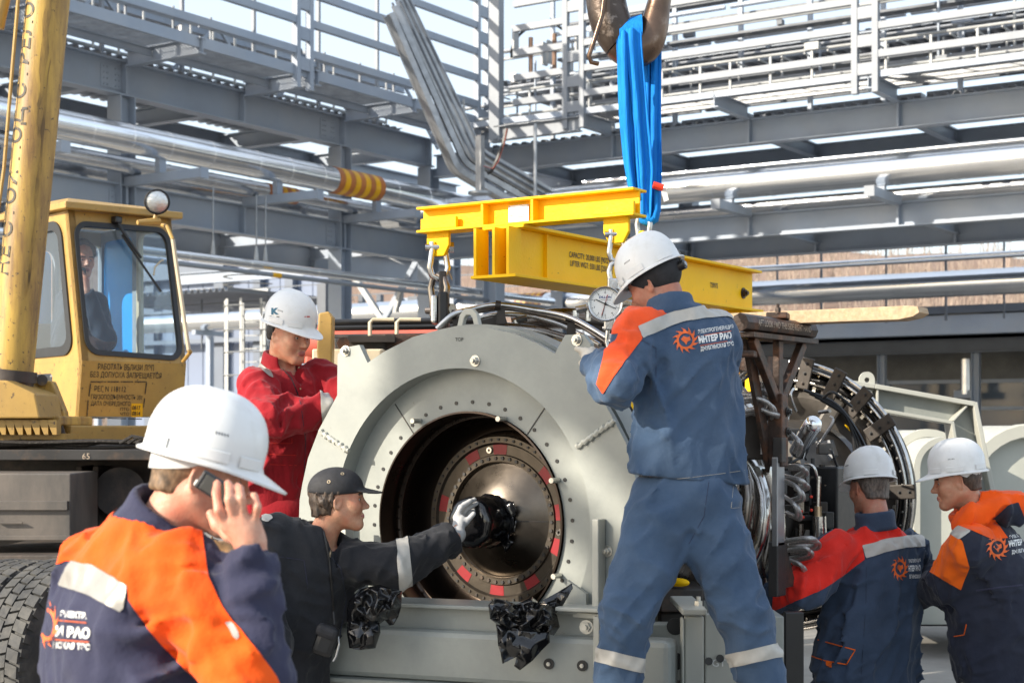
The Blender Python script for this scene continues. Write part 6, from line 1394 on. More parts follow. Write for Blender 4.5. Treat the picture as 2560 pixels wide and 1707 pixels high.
class Garment:
    def __init__(s, name, fn, lo, hi, h, m, parent, smooth_it=1):
        s.V, s.Q = polygonize(fn, lo, hi, h)
        # light Laplacian smoothing
        for _ in range(smooth_it):
            acc = np.zeros_like(s.V); cn = np.zeros(len(s.V))
            for k in range(4):
                np.add.at(acc, s.Q[:, k], s.V[s.Q[:, (k+1) % 4]]); np.add.at(cn, s.Q[:, k], 1)
            s.V = s.V*.5+acc/np.maximum(cn, 1)[:, None]*.5
        s.N = vnormals(s.V, s.Q); s.W = c2w(s.V)
        s.obj = mkobj(name, s.W, s.Q, m, parent, 180); s.px = 1280+F*s.V[:, 0]/s.V[:, 1]; s.py = 1070-F*(s.V[:, 2]-CAMZ)/s.V[:, 1]; s.bvh = None
    def panel(s, name, poly, m, off=.0025, facing=True, extra=None):
        f = polyfield(s.px, s.py, poly)
        if facing:
            vd = s.V-np.array([0, 0, CAMZ]); vd /= np.linalg.norm(vd, axis=1)[:, None]; f = np.minimum(f, -(s.N*vd).sum(1)*60+8)
        if extra is not None: f = np.minimum(f, extra)
        return s.cut(name, f, m, off)
    def cut(s, name, f, m, off):
        V, Fc = clip(s.V+s.N*off, s.Q, f)
        if len(Fc) == 0: return None
        V, Fc = biggest(V, Fc)
        return mkobj(name, c2w(V), Fc, m, s.obj, 180)
    def hit(s, px, py):
        if s.bvh is None: s.bvh = BVHTree.FromPolygons(s.W.tolist(), s.Q.tolist())
        o = Vector((0, 0, CAMZ)); d = Vector((D(px, py, 1.0)-np.array([0, 0, CAMZ])).tolist()).normalized(); r = s.bvh.ray_cast(o, d)
        return None if r[0] is None else (np.array(r[0]), np.array(r[1]), np.array(d))
    def decal(s, name, V2, faces, m, off=.004):    # V2 in photo pixels, laid onto the cloth
        pts = []; ok = []
        for x, y in V2:
            h = s.hit(x, y)
            if h is None or (h[1]@h[2]) > .15: pts.append((0, 0, 0)); ok.append(False)
            else: pts.append(tuple(h[0]-h[2]*off)); ok.append(True)
        faces = [f for f in faces if all(ok[i] for i in f)]
        if not faces: return None
        used = sorted({i for f in faces for i in f}); mp = {u: k for k, u in enumerate(used)}
        # drop faces that jump across folds
        return mkobj(name, [pts[u] for u in used], [tuple(mp[i] for i in f) for f in faces], m, s.obj, 0)
    def text(s, t, x0, y0, x1, y1, h, m=None, bold=.02):
        v, f = text_geo(t, 1.0, bold); v = v-np.array([v[:, 0].min(), 0]); w = v[:, 0].max(); ux = np.array([x1-x0, y1-y0])/w; vy = np.array([-(y1-y0), (x1-x0)]); vy = vy/np.linalg.norm(vy)*h/.72
        P = np.array([x0, y0])+v[:, :1]*ux+v[:, 1:]*np.array([-vy[0], -vy[1]]); return s.decal('print_text', P, f, m or WHITE)
    def line(s, name, pts, r, m, off=.002):
        P = []
        for i in range(len(pts)-1):
            for t in np.linspace(0, 1, 6)[:-1 if i < len(pts)-2 else None]:
                h = s.hit(pts[i][0]+(pts[i+1][0]-pts[i][0])*t, pts[i][1]+(pts[i+1][1]-pts[i][1])*t)
                if h is not None: P.append(h[0]-h[2]*off)
        return Msh().tube(P, r, 5).build(name, m, s.obj, 60) if len(P) > 2 else None
    def emblem(s, cx, cy, r, sq=1.0):
        n = 12; V = [(cx, cy)]; Fc = []
        for i in range(n):               # curved flames
            a0 = 2*math.pi*i/n; pts = [(.60, a0-.24), (.64, a0+.26), (.80, a0+.24), (1.0, a0+.36), (.78, a0+.04)]
            b = len(V); V += [(cx+r*q*math.cos(t)*sq, cy-r*q*math.sin(t)) for q, t in pts]; Fc += [(b, b+1, b+2), (b, b+2, b+4), (b+4, b+2, b+3)]
        m_ = 36; b = len(V)
        for q in (.50, .66):
            V += [(cx+r*q*math.cos(2*math.pi*k/m_)*sq, cy-r*q*math.sin(2*math.pi*k/m_)) for k in range(m_)]
        Fc += [(b+k, b+(k+1) % m_, b+m_+(k+1) % m_, b+m_+k) for k in range(m_)]
        b = len(V); blob = [(-.35, .05), (-.15, .3), (.1, .2), (.3, .3), (.36, .0), (.15, -.1), (.05, -.35), (-.1, -.15)]
        V += [(cx+r*x*sq, cy-r*y) for x, y in blob]; Fc.append(tuple(range(b, b+len(blob))))
        return s.decal('print_emblem', V, Fc, PRINTO)
def box_of(pts, r):
    p = np.array(pts); return p.min(0)-r, p.max(0)+r

# ---- head
def head_R(fwd, roll=0):
    f = unit(fwd); l = unit(np.cross((0, 0, 1), f)); u = np.cross(f, l)
    if roll: l, u = l*math.cos(roll)+u*math.sin(roll), u*math.cos(roll)-l*math.sin(roll)
    return np.stack([f, l, u], 1)
def head_fn(o, R, s=1.0, jaw=1.0, nose=1.0):
    o = np.asarray(o)
    cran = ell((-.012, 0, .045), (.100, .078, .090)); face = ell((.030, 0, -.030), (.066, .060*jaw, .090)); jawl = [cap((-.002, e*.050*jaw, -.050), (.066, e*.016, -.104), .022, .018) for e in (-1, 1)]
    pos = [(face, .05)]+[(j, .03) for j in jawl]+[(cap((.074, -.01, -.104), (.074, .01, -.104), .017, .017), .025), (cap((.080, -.036, .024), (.080, .036, .024), .012, .012), .022)]
    pos += [(cap((.088, 0, .014), (.112*1, 0, -.028), .0075, .0105*nose), .014), (ell((.112, 0, -.031), (.0125*nose, .012*nose, .010)), .008)]+[(ell((.101, e*.0135, -.035), (.011, .008, .0075)), .007) for e in (-1, 1)]
    pos += [(ell((.062, e*.044, -.022), (.025, .020, .026)), .03) for e in (-1, 1)]
    lips = [(cap((.095, -.017, -.0635), (.095, .017, -.0635), .0055, .0055), .008), (cap((.094, -.015, -.0735), (.094, .015, -.0735), .0068, .0068), .008)]
    neg = [(ell((.098, e*.032, .003), (.017, .018, .012)), .016) for e in (-1, 1)]+[(cap((.108, -.022, -.0685), (.108, .022, -.0685), .003, .003), .006)]
    ears = []
    def f(P):
        q = ((P-o)@R)/s; d = cran(q)
        for g, k in pos: d = smin(d, g(q), k)
        for g, k in neg: d = smax(d, -g(q), k)
        for g, k in lips: d = smin(d, g(q), k)
        for e in (-1, 1):
            w = q*np.array([1, e, 1]); w = w-np.array([-.006, .078, -.004]); c_, s_ = math.cos(.45), math.sin(.45)
            w2 = np.stack([w[:, 0]*1.0-w[:, 2]*.18, (w[:, 1]*c_+w[:, 0]*s_), w[:, 2]+w[:, 0]*.1], 1)
            outer = np.sqrt((w2[:, 0]/.019)**2+(w2[:, 2]/.032)**2); de = smax((outer-1)*.019, np.abs(w2[:, 1])-.006, .006)
            rim = np.abs(outer-.8)*.02-.0045; con = smax(np.sqrt((w2[:, 0]/.010)**2+((w2[:, 2]-.004)/.018)**2)*.010-.010, -(w2[:, 1]-.001), .003)
            de = smax(de, -con, .004); d = smin(d, de, .008)
        return d*s
    return near(f, o, .19*s)
def face_extras(body, o, R, s, brow, hairm, hair=None, eyes=True, lips=True, V=None):
    V0, Q0 = BODYM[body.name]; o = np.asarray(o); q = ((V0-o)@R)/s; N0 = vnormals(V0, Q0)
    def patch(name, f, m, off):
        sel = (f > -.02)[Q0].any(1)
        if sel.sum() < 4: return
        A, B = clip(V0+N0*off, Q0[sel], f)
        if len(B): A, B = biggest(A, B); mkobj(name, c2w(A), B, m, body, 180)
    lipf = np.minimum(.0125-np.abs(q[:, 2]+.068)-.0065*np.minimum(1, np.abs(q[:, 1]/.021))**2, np.minimum(.0225-np.abs(q[:, 1]), q[:, 0]-.078))
    patch('lips', lipf, LIP, .0006)
    for e in (-1, 1):
        w = q-np.array([.0, e*.032, .0]); brf = np.minimum(.0045-np.abs(w[:, 2]-.0265+8*(w[:, 1]*e-.002)**2), np.minimum(.021-np.abs(w[:, 1]), q[:, 0]-.055)); patch('eyebrow', brf, brow, .0012)
    o = np.asarray(o); L = lambda p: c2w((o+R@(np.asarray(p, float)*s))[None])[0]; Rw = np.stack([c2w(R[:, k][None])[0] for k in range(3)], 1)
    if eyes:
        for e in (-1, 1):
            ey_ = Msh().sphere(L((.0765, e*.0315, .004)), .0118*s, 14, 10).build('eye', EYEW, body, 180)
            Msh().sphere(L((.0835, e*.0315+e*.001, .003)), .0062*s, 10, 8).build('iris', EYED, ey_, 180)
            Msh().sphere(L((.0772, e*.0315, .0055)), (.0135*s,)*3, 14, 8, Rw, 0, math.pi*.46).build('eyelid', body.data.materials[0], ey_, 180)
def hair_mesh(body, o, R, s, m, name, hair_fn, lo, hi, h=.006): 
    V, Q = polygonize(hair_fn, lo, hi, h, .02); return mkobj(name, c2w(V), Q, m, body, 180)
def hair_fn(o, R, s, thick=.008, front=.03, low=-.03, side=.03, rough=.006, freq=60, top=.055):
    o = np.asarray(o); cr = ell((-.014, 0, .044), (.100+thick, .078+thick, .091+thick)); nk = cap((-.055, 0, .0), (-.062, 0, low), .052+thick*.6, .044+thick*.6, (0, 1, 0), 1.25)
    def f(P):
        q = ((P-o)@R)/s; d = smin(cr(q), nk(q), .02); cut = q[:, 0]-(front+np.minimum(0, (q[:, 2]-.03))*.55); ear = smax(q[:, 0]+.012-(.03-q[:, 2])*.0, -(q[:, 2]-.012), .01)
        d = smax(d, cut, .008); d = smax(d, low-q[:, 2], .01); d = smax(d, q[:, 2]-top, .006)
        earz = np.where(q[:, 2] < .035, q[:, 0]+.018, -1); d = np.maximum(d, np.where((np.abs(q[:, 1]) > .045) & (q[:, 2] < .03), q[:, 0]+.022, -1))
        return d*s+rough*(vnoise(np.stack([q[:, 0]*freq, q[:, 1]*freq, q[:, 2]*freq*.35], 1)+3)-.5)
    return f
def hard_hat(body, o, R, s, tilt=0, style=0, band=True, up=.0):
    """white safety helmet with ridge, rim, peak and suspension band, in head space"""
    o = np.asarray(o); Rw = np.stack([c2w(R[:, k][None])[0] for k in range(3)], 1); ow = c2w(o[None])[0]; ct, st = math.cos(tilt), math.sin(tilt)
    T = lambda p: ow+(Rw@np.stack([p[:, 0]*ct+p[:, 2]*st, p[:, 1], -p[:, 0]*st+p[:, 2]*ct+up]))  .T*1.0 if False else ow+((np.stack([p[:, 0]*ct+p[:, 2]*st, p[:, 1], -p[:, 0]*st+p[:, 2]*ct+up], 1)*s)@Rw.T)
    n = 72; ph = np.arange(n)*2*math.pi/n; rows = []
    cx, cy = np.cos(ph), np.sin(ph); peak = np.maximum(0, cx)**2.2
    def ring(sc, z, ext=0, zd=0): return np.stack([-.008+(.136*sc+ext*peak+.0)*cx, (.113*sc+ext*.1*peak)*cy, z-zd*peak*np.ones(n)], 1)
    lipw = .012
    rows.append(ring(1.0, .020)); rows.append(ring(1.0, .026)) if False else None
    rows = [ring(.97, .024), ring(1.0+lipw/.125, .022, .052, .022), ring(1.0+lipw/.125, .027, .054, .022), ring(1.005, .034, .004), ring(1.0, .046), ring(.998, .064)]
    for t in np.linspace(.12, 1, 15)[:-1]:
        a = t*math.pi/2; sc = math.cos(a)**.78; z = .064+.126*math.sin(a)**1.05; r = ring(sc, z)
        rg = .0065*np.exp(-(r[:, 1]/.021)**2)*min(1, t*2.2) if style == 0 else .006*np.clip((.032-np.abs(r[:, 1]))/.006, 0, 1)*min(1, t*2.2)
        nn = np.stack([cx*math.cos(a), cy*math.cos(a), np.full(n, math.sin(a))], 1); rows.append(r+nn*rg[:, None])
    V = np.concatenate(rows+[np.array([[-.008, 0, .064+.126+.006]])]); k = len(rows)
    Fc = [(i*n+j, i*n+(j+1) % n, (i+1)*n+(j+1) % n, (i+1)*n+j) for i in range(k-1) for j in range(n)]+[((k-1)*n+j, (k-1)*n+(j+1) % n, k*n) for j in range(n)]
    root = mkobj('hard_hat', T(V), Fc, HARDHAT, body, 50)
    # raised band with slot blocks
    for a0, a1 in ((.42, .95), (-.95, -.42), (1.15, 1.75), (-1.75, -1.15), (2.2, 2.75), (-2.75, -2.2)):
        m_ = 8; pts = []
        for z, e in ((.036, .002), (.038, .0055), (.060, .0055), (.062, .002)):
            for q in np.linspace(a0, a1, m_): pts.append((-.008+(.136+e)*math.cos(q), (.113+e)*math.sin(q), z))
        mkobj('slot_block', T(np.array(pts)), [(i*m_+j, i*m_+j+1, (i+1)*m_+j+1, (i+1)*m_+j) for i in range(3) for j in range(m_-1)], HARDHAT, root, 40)
    for e in (-1, 1):
        for i in range(5):
            a = e*(1.25+i*.05); c = np.array([[-.008+.131*math.cos(a), .109*math.sin(a), .098]]); c2 = c*1; Msh().sphere(T(c)[0], (.0016, .0016, .004), 6, 6).build('vent_slot', BLACK, root)
    if band:
        bd = []; m_ = 48; an = np.linspace(-math.pi, math.pi, m_, endpoint=False)
        for z, q in ((-.012, .0), (.028, .004)):
            for a in an:
                w = max(0, -math.cos(a)); bd.append((-.012+(.107+q)*math.cos(a), (.085+q)*math.sin(a), z if z > 0 else .018-.034*w**.7))
        mkobj('suspension_band', T(np.array(bd)), [(j, (j+1) % m_, m_+(j+1) % m_, m_+j) for j in range(m_)], HATBAND, root, 60)
    return root, T
def person(label, base_px, d, ground=0.0, pose=None):
    p = C3(*base_px, d); w = c2w(p[None])[0]; return np.array([w[0], w[1], ground])
BODYM = {}
def make_body(name, label, fn, lo, hi, h, m, base):
    V, Q = polygonize(fn, lo, hi, h, .012); W = c2w(V)
    me_o = mkobj(name, W, Q, m, None, 180); BODYM[me_o.name] = (V, Q)
    # move origin to the base point
    sh = np.array(me_o.location)-base; me_o.data.transform(Matrix.Translation(Vector(sh.tolist()))); me_o.location = base.tolist()
    tag(me_o, label, 'person'); return me_o
def legs(hips, knees, ankles, toes, r=(.115, .088, .078)):
    fs = []; 
    for h, k, a in zip(hips, knees, ankles): fs += chain([h, k, a], r)
    return fs
def boots(body, ankles, fwd, m=None):
    for a in ankles:
        f = unit(fwd); fn = union([cap(a+np.array([0, 0, .02]), a+np.array([0, 0, -.06]), .055, .05), cap(a-f*.05+np.array([0, 0, -.065]), a+f*.15+np.array([0, 0, -.07]), .04, .038)], .03)
        lo, hi = box_of([a-f*.1, a+f*.2], .13); V, Q = polygonize(fn, lo, hi, .012); mkobj('boot', c2w(V), Q, BLACK, body, 180)
U3 = V3(0, 0, 1)
# ================================================================= man on the phone in the foreground
def man_phone():
    d = 3.6; base = person('', (330, 1500), d)
    ho = C3(505, 1188, 3.6); R = head_R((.945, .16, -.235), .0)
    nb = C3(400, 1345, 3.62); shR = C3(452, 1440, 3.49); shL = C3(245, 1425, 3.77); elR = C3(632, 1705, 3.40); wrR = C3(634, 1395, 3.44)
    elL = C3(215, 1720, 3.80); wrL = C3(250, 1960, 3.68); pel = C3(320, 1930, 3.62)
    lat = (-.6, .8, 0)
    tors = [(C3(315, 1990, 3.63), .215, .15), (C3(310, 1700, 3.63), .235, .155), (C3(325, 1540, 3.63), .235, .155), (C3(345, 1420, 3.63), .20, .125), (C3(372, 1335, 3.62), .12, .09), (C3(388, 1290, 3.62), .078, .07)]
    hd = head_fn(ho, R)
    hz = lambda x, y, dd: C3(320+x/2.85, 930+y/2.85, dd)
    fing = [([hz(705, 1100, 3.425), hz(645, 985, 3.405), hz(628, 860, 3.42), hz(636, 790, 3.445)], (.0115, .0105, .0095, .0085)),
            ([hz(760, 1065, 3.42), hz(722, 905, 3.395), hz(722, 820, 3.425), hz(712, 790, 3.455)], (.0118, .0108, .0095, .0085)),
            ([hz(825, 1060, 3.42), hz(805, 900, 3.40), hz(796, 830, 3.425), hz(780, 810, 3.46)], (.0115, .0103, .0092, .0082)),
            ([hz(895, 1090, 3.43), hz(922, 960, 3.41), hz(898, 885, 3.42), hz(868, 878, 3.45)], (.0105, .0095, .0088, .008))]
    hand = [cap(hz(885, 1260, 3.44), hz(860, 1180, 3.435), .028, .03, (0, 1, 0), .72)]+[cap(hz(870, 1210, 3.44), f[0][0], .024, .0145) for f in fing]
    fcs = [union(chain(*f), .004) for f in fing]
    thumb = union(chain([hz(840, 1200, 3.46), hz(730, 1150, 3.47), hz(640, 1090, 3.475), hz(590, 1010, 3.48)], (.022, .018, .0135, .011)), .012)
    core = [loft([(c, a*.7, b*.7) for c, a, b in tors], lat)]+chain([shR, elR, wrR, hz(885, 1250, 3.44)], (.04, .035, .028, .027))+chain([shL, elL, wrL, wrL+V3(.02, 0, -.12)], (.04, .035, .026, .03))
    neck = cap(ho+R@V3(-.026, 0, -.045), nb+V3(.0, 0, .0), .060, .068)
    hipR, hipL = pel+V3(.05, -.07, -.05), pel+V3(-.05, .08, -.05); kR, kL = hipR+V3(.03, 0, -.42), hipL+V3(.0, .02, -.42); aR, aL = kR+V3(-.02, 0, -.34), kL+V3(-.03, 0, -.34)
    lg = chain([hipR, kR, aR], (.06, .05, .04))+chain([hipL, kL, aL], (.06, .05, .04))
    hu = union(hand, .02); cu = union(core+lg, .02)
    def hnd(P):
        q = hu(P)
        for f in fcs: q = smin(q, f(P), .007)
        return smin(q, thumb(P), .012)
    hn_ = near(hnd, hz(800, 1040, 3.43), .17)
    def skin_(P):
        x = smin(hd(P), neck(P), .03); x = smin(x, cu(P), .02); return smin(x, hn_(P), .004)
    lo, hi = box_of([ho, shR, shL, elR, wrL, aR, aL, pel], .17); hi[2] = ho[2]+.16
    body = make_body('person', 'man in white helmet and orange navy jacket phoning in the foreground', skin_, lo, hi, .0055, SKIN_A, base)
    face_extras(body, ho, R, 1, HAIR_L, None)
    hf = hair_fn(ho, R, 1, .004, .035, -.055, rough=.004); hl, hh = box_of([ho], .17); hair_mesh(body, ho, R, 1, HAIR_L, 'hair', hf, hl, hh, .005)
    hat, T = hard_hat(body, ho, R, 1.0, .02, 0, True, .004)
    # jacket
    shf = [cap(shR, elR, .090, .068), cuffed(elR, wrR, .062, .048), cap(shL, elL, .088, .075), cap(elL, wrL, .07, .055)]
    tl = loft(tors, lat); cutz = wrR
    wr = wrinkle([((.6, -.1, -.75), 16, .009, 1, 4, (elR, .25)), ((1, 0, .15), 24, .011, 2, 3, (elR*.5+wrR*.5, .22)), ((.8, .3, .5), 12, .010, 3, 3, None), ((.3, .2, -1), 22, .006, 4, 4, None)])
    col_in = cap(ho+R@V3(-.026, 0, -.045), nb-V3(0, 0, .1), .060, .066)
    cdir = unit(nb-(ho+R@V3(-.03, 0, -.06))); cc_ = nb+V3(.005, 0, .035)
    def jk(P):
        x = tl(P)
        for i_, f in enumerate(shf): x = smin(x, f(P), .02 if i_ == 1 else .045)
        cz = (P-cc_)@cdir; rad = np.linalg.norm((P-cc_)-cz[:, None]*cdir, axis=1); coll = smax(np.abs(rad-.084)-.012, np.abs(cz+.0)-.048, .012)
        x = x+wr(P)
        x = smin(x, coll, .012); x = smax(x, -(col_in(P)-.004), .006)
        return x
    jlo, jhi = box_of([shR, shL, elR, wrR, wrL, pel, nb], .16)
    J = Garment('jacket', jk, jlo, jhi, .009, NAVY, body)
    cold = np.linalg.norm(J.V-cc_-(((J.V-cc_)@cdir)[:, None]*cdir), axis=1); notcol = -( .055-np.abs((J.V-cc_)@cdir) )
    notcol = np.where((cold < .105), np.abs((J.V-cc_)@cdir+.012)-.07, .05)*800
    J.panel('shoulder_panel', [(60, 1440), (165, 1402), (230, 1412), (320, 1464), (322, 1500), (370, 1570), (430, 1640), (500, 1707), (600, 1850), (760, 1850), (690, 1690), (655, 1640), (600, 1570), (560, 1520), (520, 1440), (500, 1300), (300, 1200), (200, 1240)], ORANGE, .003, True, notcol)
    J.panel('reflective_band', [(60, 1440), (165, 1402), (230, 1412), (320, 1464), (308, 1532), (230, 1492), (150, 1462), (60, 1480)], REFL, .005)
    J.panel('sleeve_patch', [(560, 1555), (580, 1548), (600, 1590), (590, 1600)], REFL2, .005)
    J.emblem(118, 1560, 62, .5)
    J.text('ЭЛЕКТР.', 150, 1540, 216, 1546, 15, bold=.03); J.text('И РАО', 138, 1588, 224, 1594, 24, bold=.05); J.text('НСКАЯ ТЭС', 132, 1618, 224, 1624, 15, bold=.03)
    for a, b in (((148, 1550), (216, 1556)), ((138, 1598), (222, 1604))): J.line('print_line', [a, b], .0012, PRINTO, .004)
    tf = [cap(hipR, kR, .11, .088), cap(kR, aR, .088, .075), cap(hipL, kL, .11, .088), cap(kL, aL, .088, .075), ell(pel, (.17, .17, .15))]
    tl2, th2 = box_of([hipR, hipL, aR, aL, pel], .18); Garment('trousers', union(tf, .05), tl2, th2, .016, NAVY, body); boots(body, [aR, aL], V3(.8, .6, 0))
    # phone
    pc = hz(575, 795, 3.478); px_ = unit(C3(690, 770, 3.5)-C3(550, 680, 3.5)); py_ = unit(C3(455, 780, 3.5)-C3(550, 680, 3.5)); py_ = unit(py_-px_*(px_@py_)); pz_ = np.cross(px_, py_)
    W3 = lambda v: c2w(np.asarray(v)[None])[0]
    ph = thing('mobile_phone', 'black mobile phone pressed to the foreground man ear', 'phone', W3(pc)); Rp_ = np.stack([W3(px_), W3(py_), W3(pz_)], 1)
    pcc = pc+px_*.028
    Msh().box(W3(pcc), (.105, .046, .013), Rp_).build('phone_body', PHONE, ph, 0, .005); sg = pz_ if pz_[1] < 0 else -pz_; Msh().box(W3(pcc+sg*.0072), (.08, .034, .002), Rp_).build('back_cover', mat('phone_back', (.05, .05, .045), .4), ph, 0, .0005)
    Msh().box(W3(pcc-px_*.052+py_*.012), (.006, .016, .009), Rp_).build('silver_corner', STEELB, ph, 0, .002)
man_phone()

# ================================================================= standing man in blue workwear, back to the camera
def man_blue():
    d = 6.0; ho = C3(1638, 712, 6.10); R = head_R((-.80, .48, -.42), -.10); nb = C3(1678, 782, 6.06)
    shL = C3(1596, 826, 5.96); elL = C3(1540, 955, 5.84); wrL = C3(1482, 908, 6.02); shR = C3(1792, 838, 6.16); elR = C3(1800, 960, 6.40); wrR = C3(1690, 930, 6.55)
    lat = (.93, .35, 0); pel = C3(1708, 1240, 6.04)
    tors = [(C3(1722, 1300, 6.05), .225, .135), (C3(1721, 1212, 6.05), .222, .138), (C3(1718, 1100, 6.05), .205, .138), (C3(1718, 950, 6.06), .19, .135), (C3(1712, 870, 6.06), .186, .125), (C3(1704, 820, 6.06), .158, .10), (C3(1690, 775, 6.06), .085, .072)]
    hd = head_fn(ho, R); neck = cap(ho+R@V3(-.03, 0, -.05), nb, .058, .064)
    gl = C3(1476, 893, 6.12); base = person('', (1720, 1600), 6.0, .60)
    hL, hR = C3(1652, 1290, 6.02), C3(1772, 1290, 6.05); kL, kR = C3(1572, 1530, 5.96), C3(1856, 1530, 5.98); aL, aR = C3(1528, 1790, 6.02), C3(1930, 1790, 6.0)
    core = union([loft([(c, a*.7, b*.7) for c, a, b in tors], lat)]+chain([shL, elL, wrL, gl, gl+V3(.0, .08, .01)], (.04, .035, .028, .028, .025))+chain([shR, elR, wrR, wrR+V3(-.09, .02, 0)], (.04, .035, .028, .03))+chain([hL, kL, aL], (.06, .05, .04))+chain([hR, kR, aR], (.06, .05, .04)), .02)
    fn = lambda P: smin(smin(hd(P), neck(P), .03), core(P), .02)
    lo, hi = box_of([ho, shL, shR, elR, wrR, gl, aL, aR], .16)
    body = make_body('person', 'man in white helmet and blue workwear standing with his back turned beside the plate', fn, lo, hi, .007, SKIN_C, base)
    face_extras(body, ho, R, 1, HAIR_D, None)
    # black knitted cap under the helmet
    cf = ell((-.016, 0, .040), (.110, .088, .098)); 
    def kf(P):
        q = (P-ho)@R; return smax(smax(cf(q), -(q[:, 2]+.045-.45*np.maximum(q[:, 0]+.02, 0)), .01), -(q[:, 2]-.0+.03-.6*(q[:, 0]-.02)) if False else q[:, 0]-.10, .01)
    l2, h2 = box_of([ho], .16); V, Q = polygonize(kf, l2, h2, .006); mkobj('knit_cap', c2w(V), Q, CAPM, body, 180)
    hat, T = hard_hat(body, ho, R, .96, .06, 0, True, .018)
    kn = T(np.array([[-.118, 0, -.006]]))[0]; kn2 = T(np.array([[-.150, 0, -.010]]))[0]; kb = Msh().tube([kn, kn2], .019, 14).build('ratchet_knob', BLACK, hat); Msh().tube([kn+(kn2-kn)*.9, kn2+(kn2-kn)*.15], .010, 10).build('knob_cap', GALV, kb)
    arms = [cap(shL, elL, .080, .072), cuffed(elL, wrL, .070, .052), cap(shR, elR, .085, .07), cap(elR, wrR, .068, .055)]
    tl = loft(tors, lat); hemz = C3(1720, 1198, 6.05); hn = unit(V3(.10, 0, 1.0))
    wr = wrinkle([((.75, .1, .75), 15, .011, 21, 4, (C3(1640, 900, 6.0), .30)), ((-.5, .1, .9), 9, .010, 22, 4, None), ((.9, 0, -.4), 26, .012, 23, 3, (elL, .16)), ((.25, 0, 1), 20, .005, 24, 5, None)])
    nin = cap(ho+R@V3(-.03, 0, -.05), nb-V3(0, 0, .1), .058, .062); cdir = unit(nb-(ho+R@V3(-.03, 0, -.06))); cc_ = nb+V3(-.002, 0, .018)
    def jk(P):
        x = tl(P)
        for f in arms: x = smin(x, f(P), .04)
        x = x+wr(P); cz = (P-cc_)@cdir; rad = np.linalg.norm((P-cc_)-cz[:, None]*cdir, axis=1); coll = smax(np.abs(rad-.080)-.010, np.abs(cz)-.040, .012); x = smin(x, coll, .012)
        x = smax(x, -(nin(P)-.003), .005); return np.maximum(x, -((P-hemz)@hn))
    jl, jh = box_of([shL, shR, elL, elR, wrL, wrR, nb, hemz], .16); J = Garment('jacket', jk, jl, jh, .0085, NAVY_B, body, 1)
    cz = (J.V-cc_)@cdir; cr = np.linalg.norm(J.V-cc_-cz[:, None]*cdir, axis=1); nc = np.where(cr < .100, np.abs(cz+.012)-.06, .05)*800
    J.panel('yoke_panel', [(1500, 840), (1560, 832), (1596, 822), (1650, 795), (1700, 777), (1783, 762), (1840, 772), (1800, 700), (1600, 700), (1560, 780)], ORRED, .003, True, nc)
    J.panel('sleeve_panel', [(1560, 800), (1596, 818), (1606, 846), (1580, 880), (1532, 947), (1508, 985), (1492, 960), (1506, 903), (1512, 870), (1540, 850)], ORRED, .0035)
    J.panel('reflective_band', [(1594, 817), (1606, 846), (1650, 826), (1708, 805), (1760, 796), (1818, 792), (1840, 800), (1840, 775), (1796, 764), (1776, 761), (1686, 778), (1640, 795)], REFL2, .005)
    J.emblem(1714, 850, 34)
    J.text('ЭЛЕКТРОГЕНЕРАЦИЯ', 1746, 834, 1834, 820, 9.5, bold=.02); J.text('ИНТЕР РАО', 1748, 857, 1830, 844, 15, bold=.06); J.text('ДЖУБГИНСКАЯ ТЭС', 1752, 877, 1835, 863, 10, bold=.03)
    for a, b in (((1747, 840), (1828, 827)), ((1750, 864), (1828, 851))): J.line('print_line', [a, b], .0012, PRINTO, .004)
    J.line('hem_stitch', [(1576, 1203), (1650, 1200), (1720, 1194), (1800, 1184), (1862, 1175)], .0012, REFL, .001); J.line('seam', [(1596, 846), (1640, 870), (1640, 990)], .001, NAVY, .0005)
    tr = [cap(hL, kL, .128, .092), cap(kL, aL, .090, .085), cap(hR, kR, .128, .094), cap(kR, aR, .092, .088), ell(pel+V3(0, 0, .01), (.20, .15, .14))]
    w2 = wrinkle([((.9, .1, -.45), 17, .012, 31, 4, (kL, .22)), ((.9, .1, .45), 17, .012, 32, 4, (kR, .22)), ((.7, .2, -.6), 13, .013, 33, 4, (C3(1690, 1370, 5.9), .2)), ((.6, 0, .6), 16, .008, 34, 4, None)])
    tu = union(tr, .045); tl2, th2 = box_of([hL, hR, kL, kR, aL, aR, pel], .18); T_ = Garment('trousers', lambda P: np.maximum(tu(P)+w2(P), (P-C3(1720, 1190, 6.05))@U3), tl2, th2, .0095, NAVY_B, body, 1)
    T_.panel('knee_band', [(1490, 1617), (1512, 1622), (1620, 1648), (1640, 1652), (1630, 1690), (1612, 1683), (1508, 1657), (1480, 1650)], REFL2, .004); T_.panel('knee_band', [(1800, 1640), (1812, 1636), (1932, 1609), (1955, 1603), (1965, 1640), (1938, 1643), (1826, 1668), (1805, 1672)], REFL2, .004)
    T_.line('pocket_seam', [(1835, 1200), (1828, 1270), (1850, 1268), (1856, 1200)], .001, REFL, .0005); T_.line('leg_seam', [(1772, 1205), (1760, 1290), (1722, 1360)], .001, NAVY, .0005)
    boots(body, [aL, aR], V3(-.4, .9, 0))
    gf = union([cap(wrL, gl, .036, .034), cap(gl, gl+V3(-.02, .06, .02), .03, .022), cap(gl, gl+V3(.012, .07, .03), .024, .016), cap(gl+V3(0, 0, -.015), gl+V3(-.03, .07, -.02), .018, .014), cap(gl+V3(-.01, .0, .02), gl+V3(-.05, .05, .035), .014, .011)], .01)
    gl0, gh0 = box_of([wrL, gl], .12); V, Q = polygonize(gf, gl0, gh0, .005); mkobj('glove', c2w(V), Q, cloth('pale_glove', (.55, .50, .42), .002), body, 180)
man_blue()

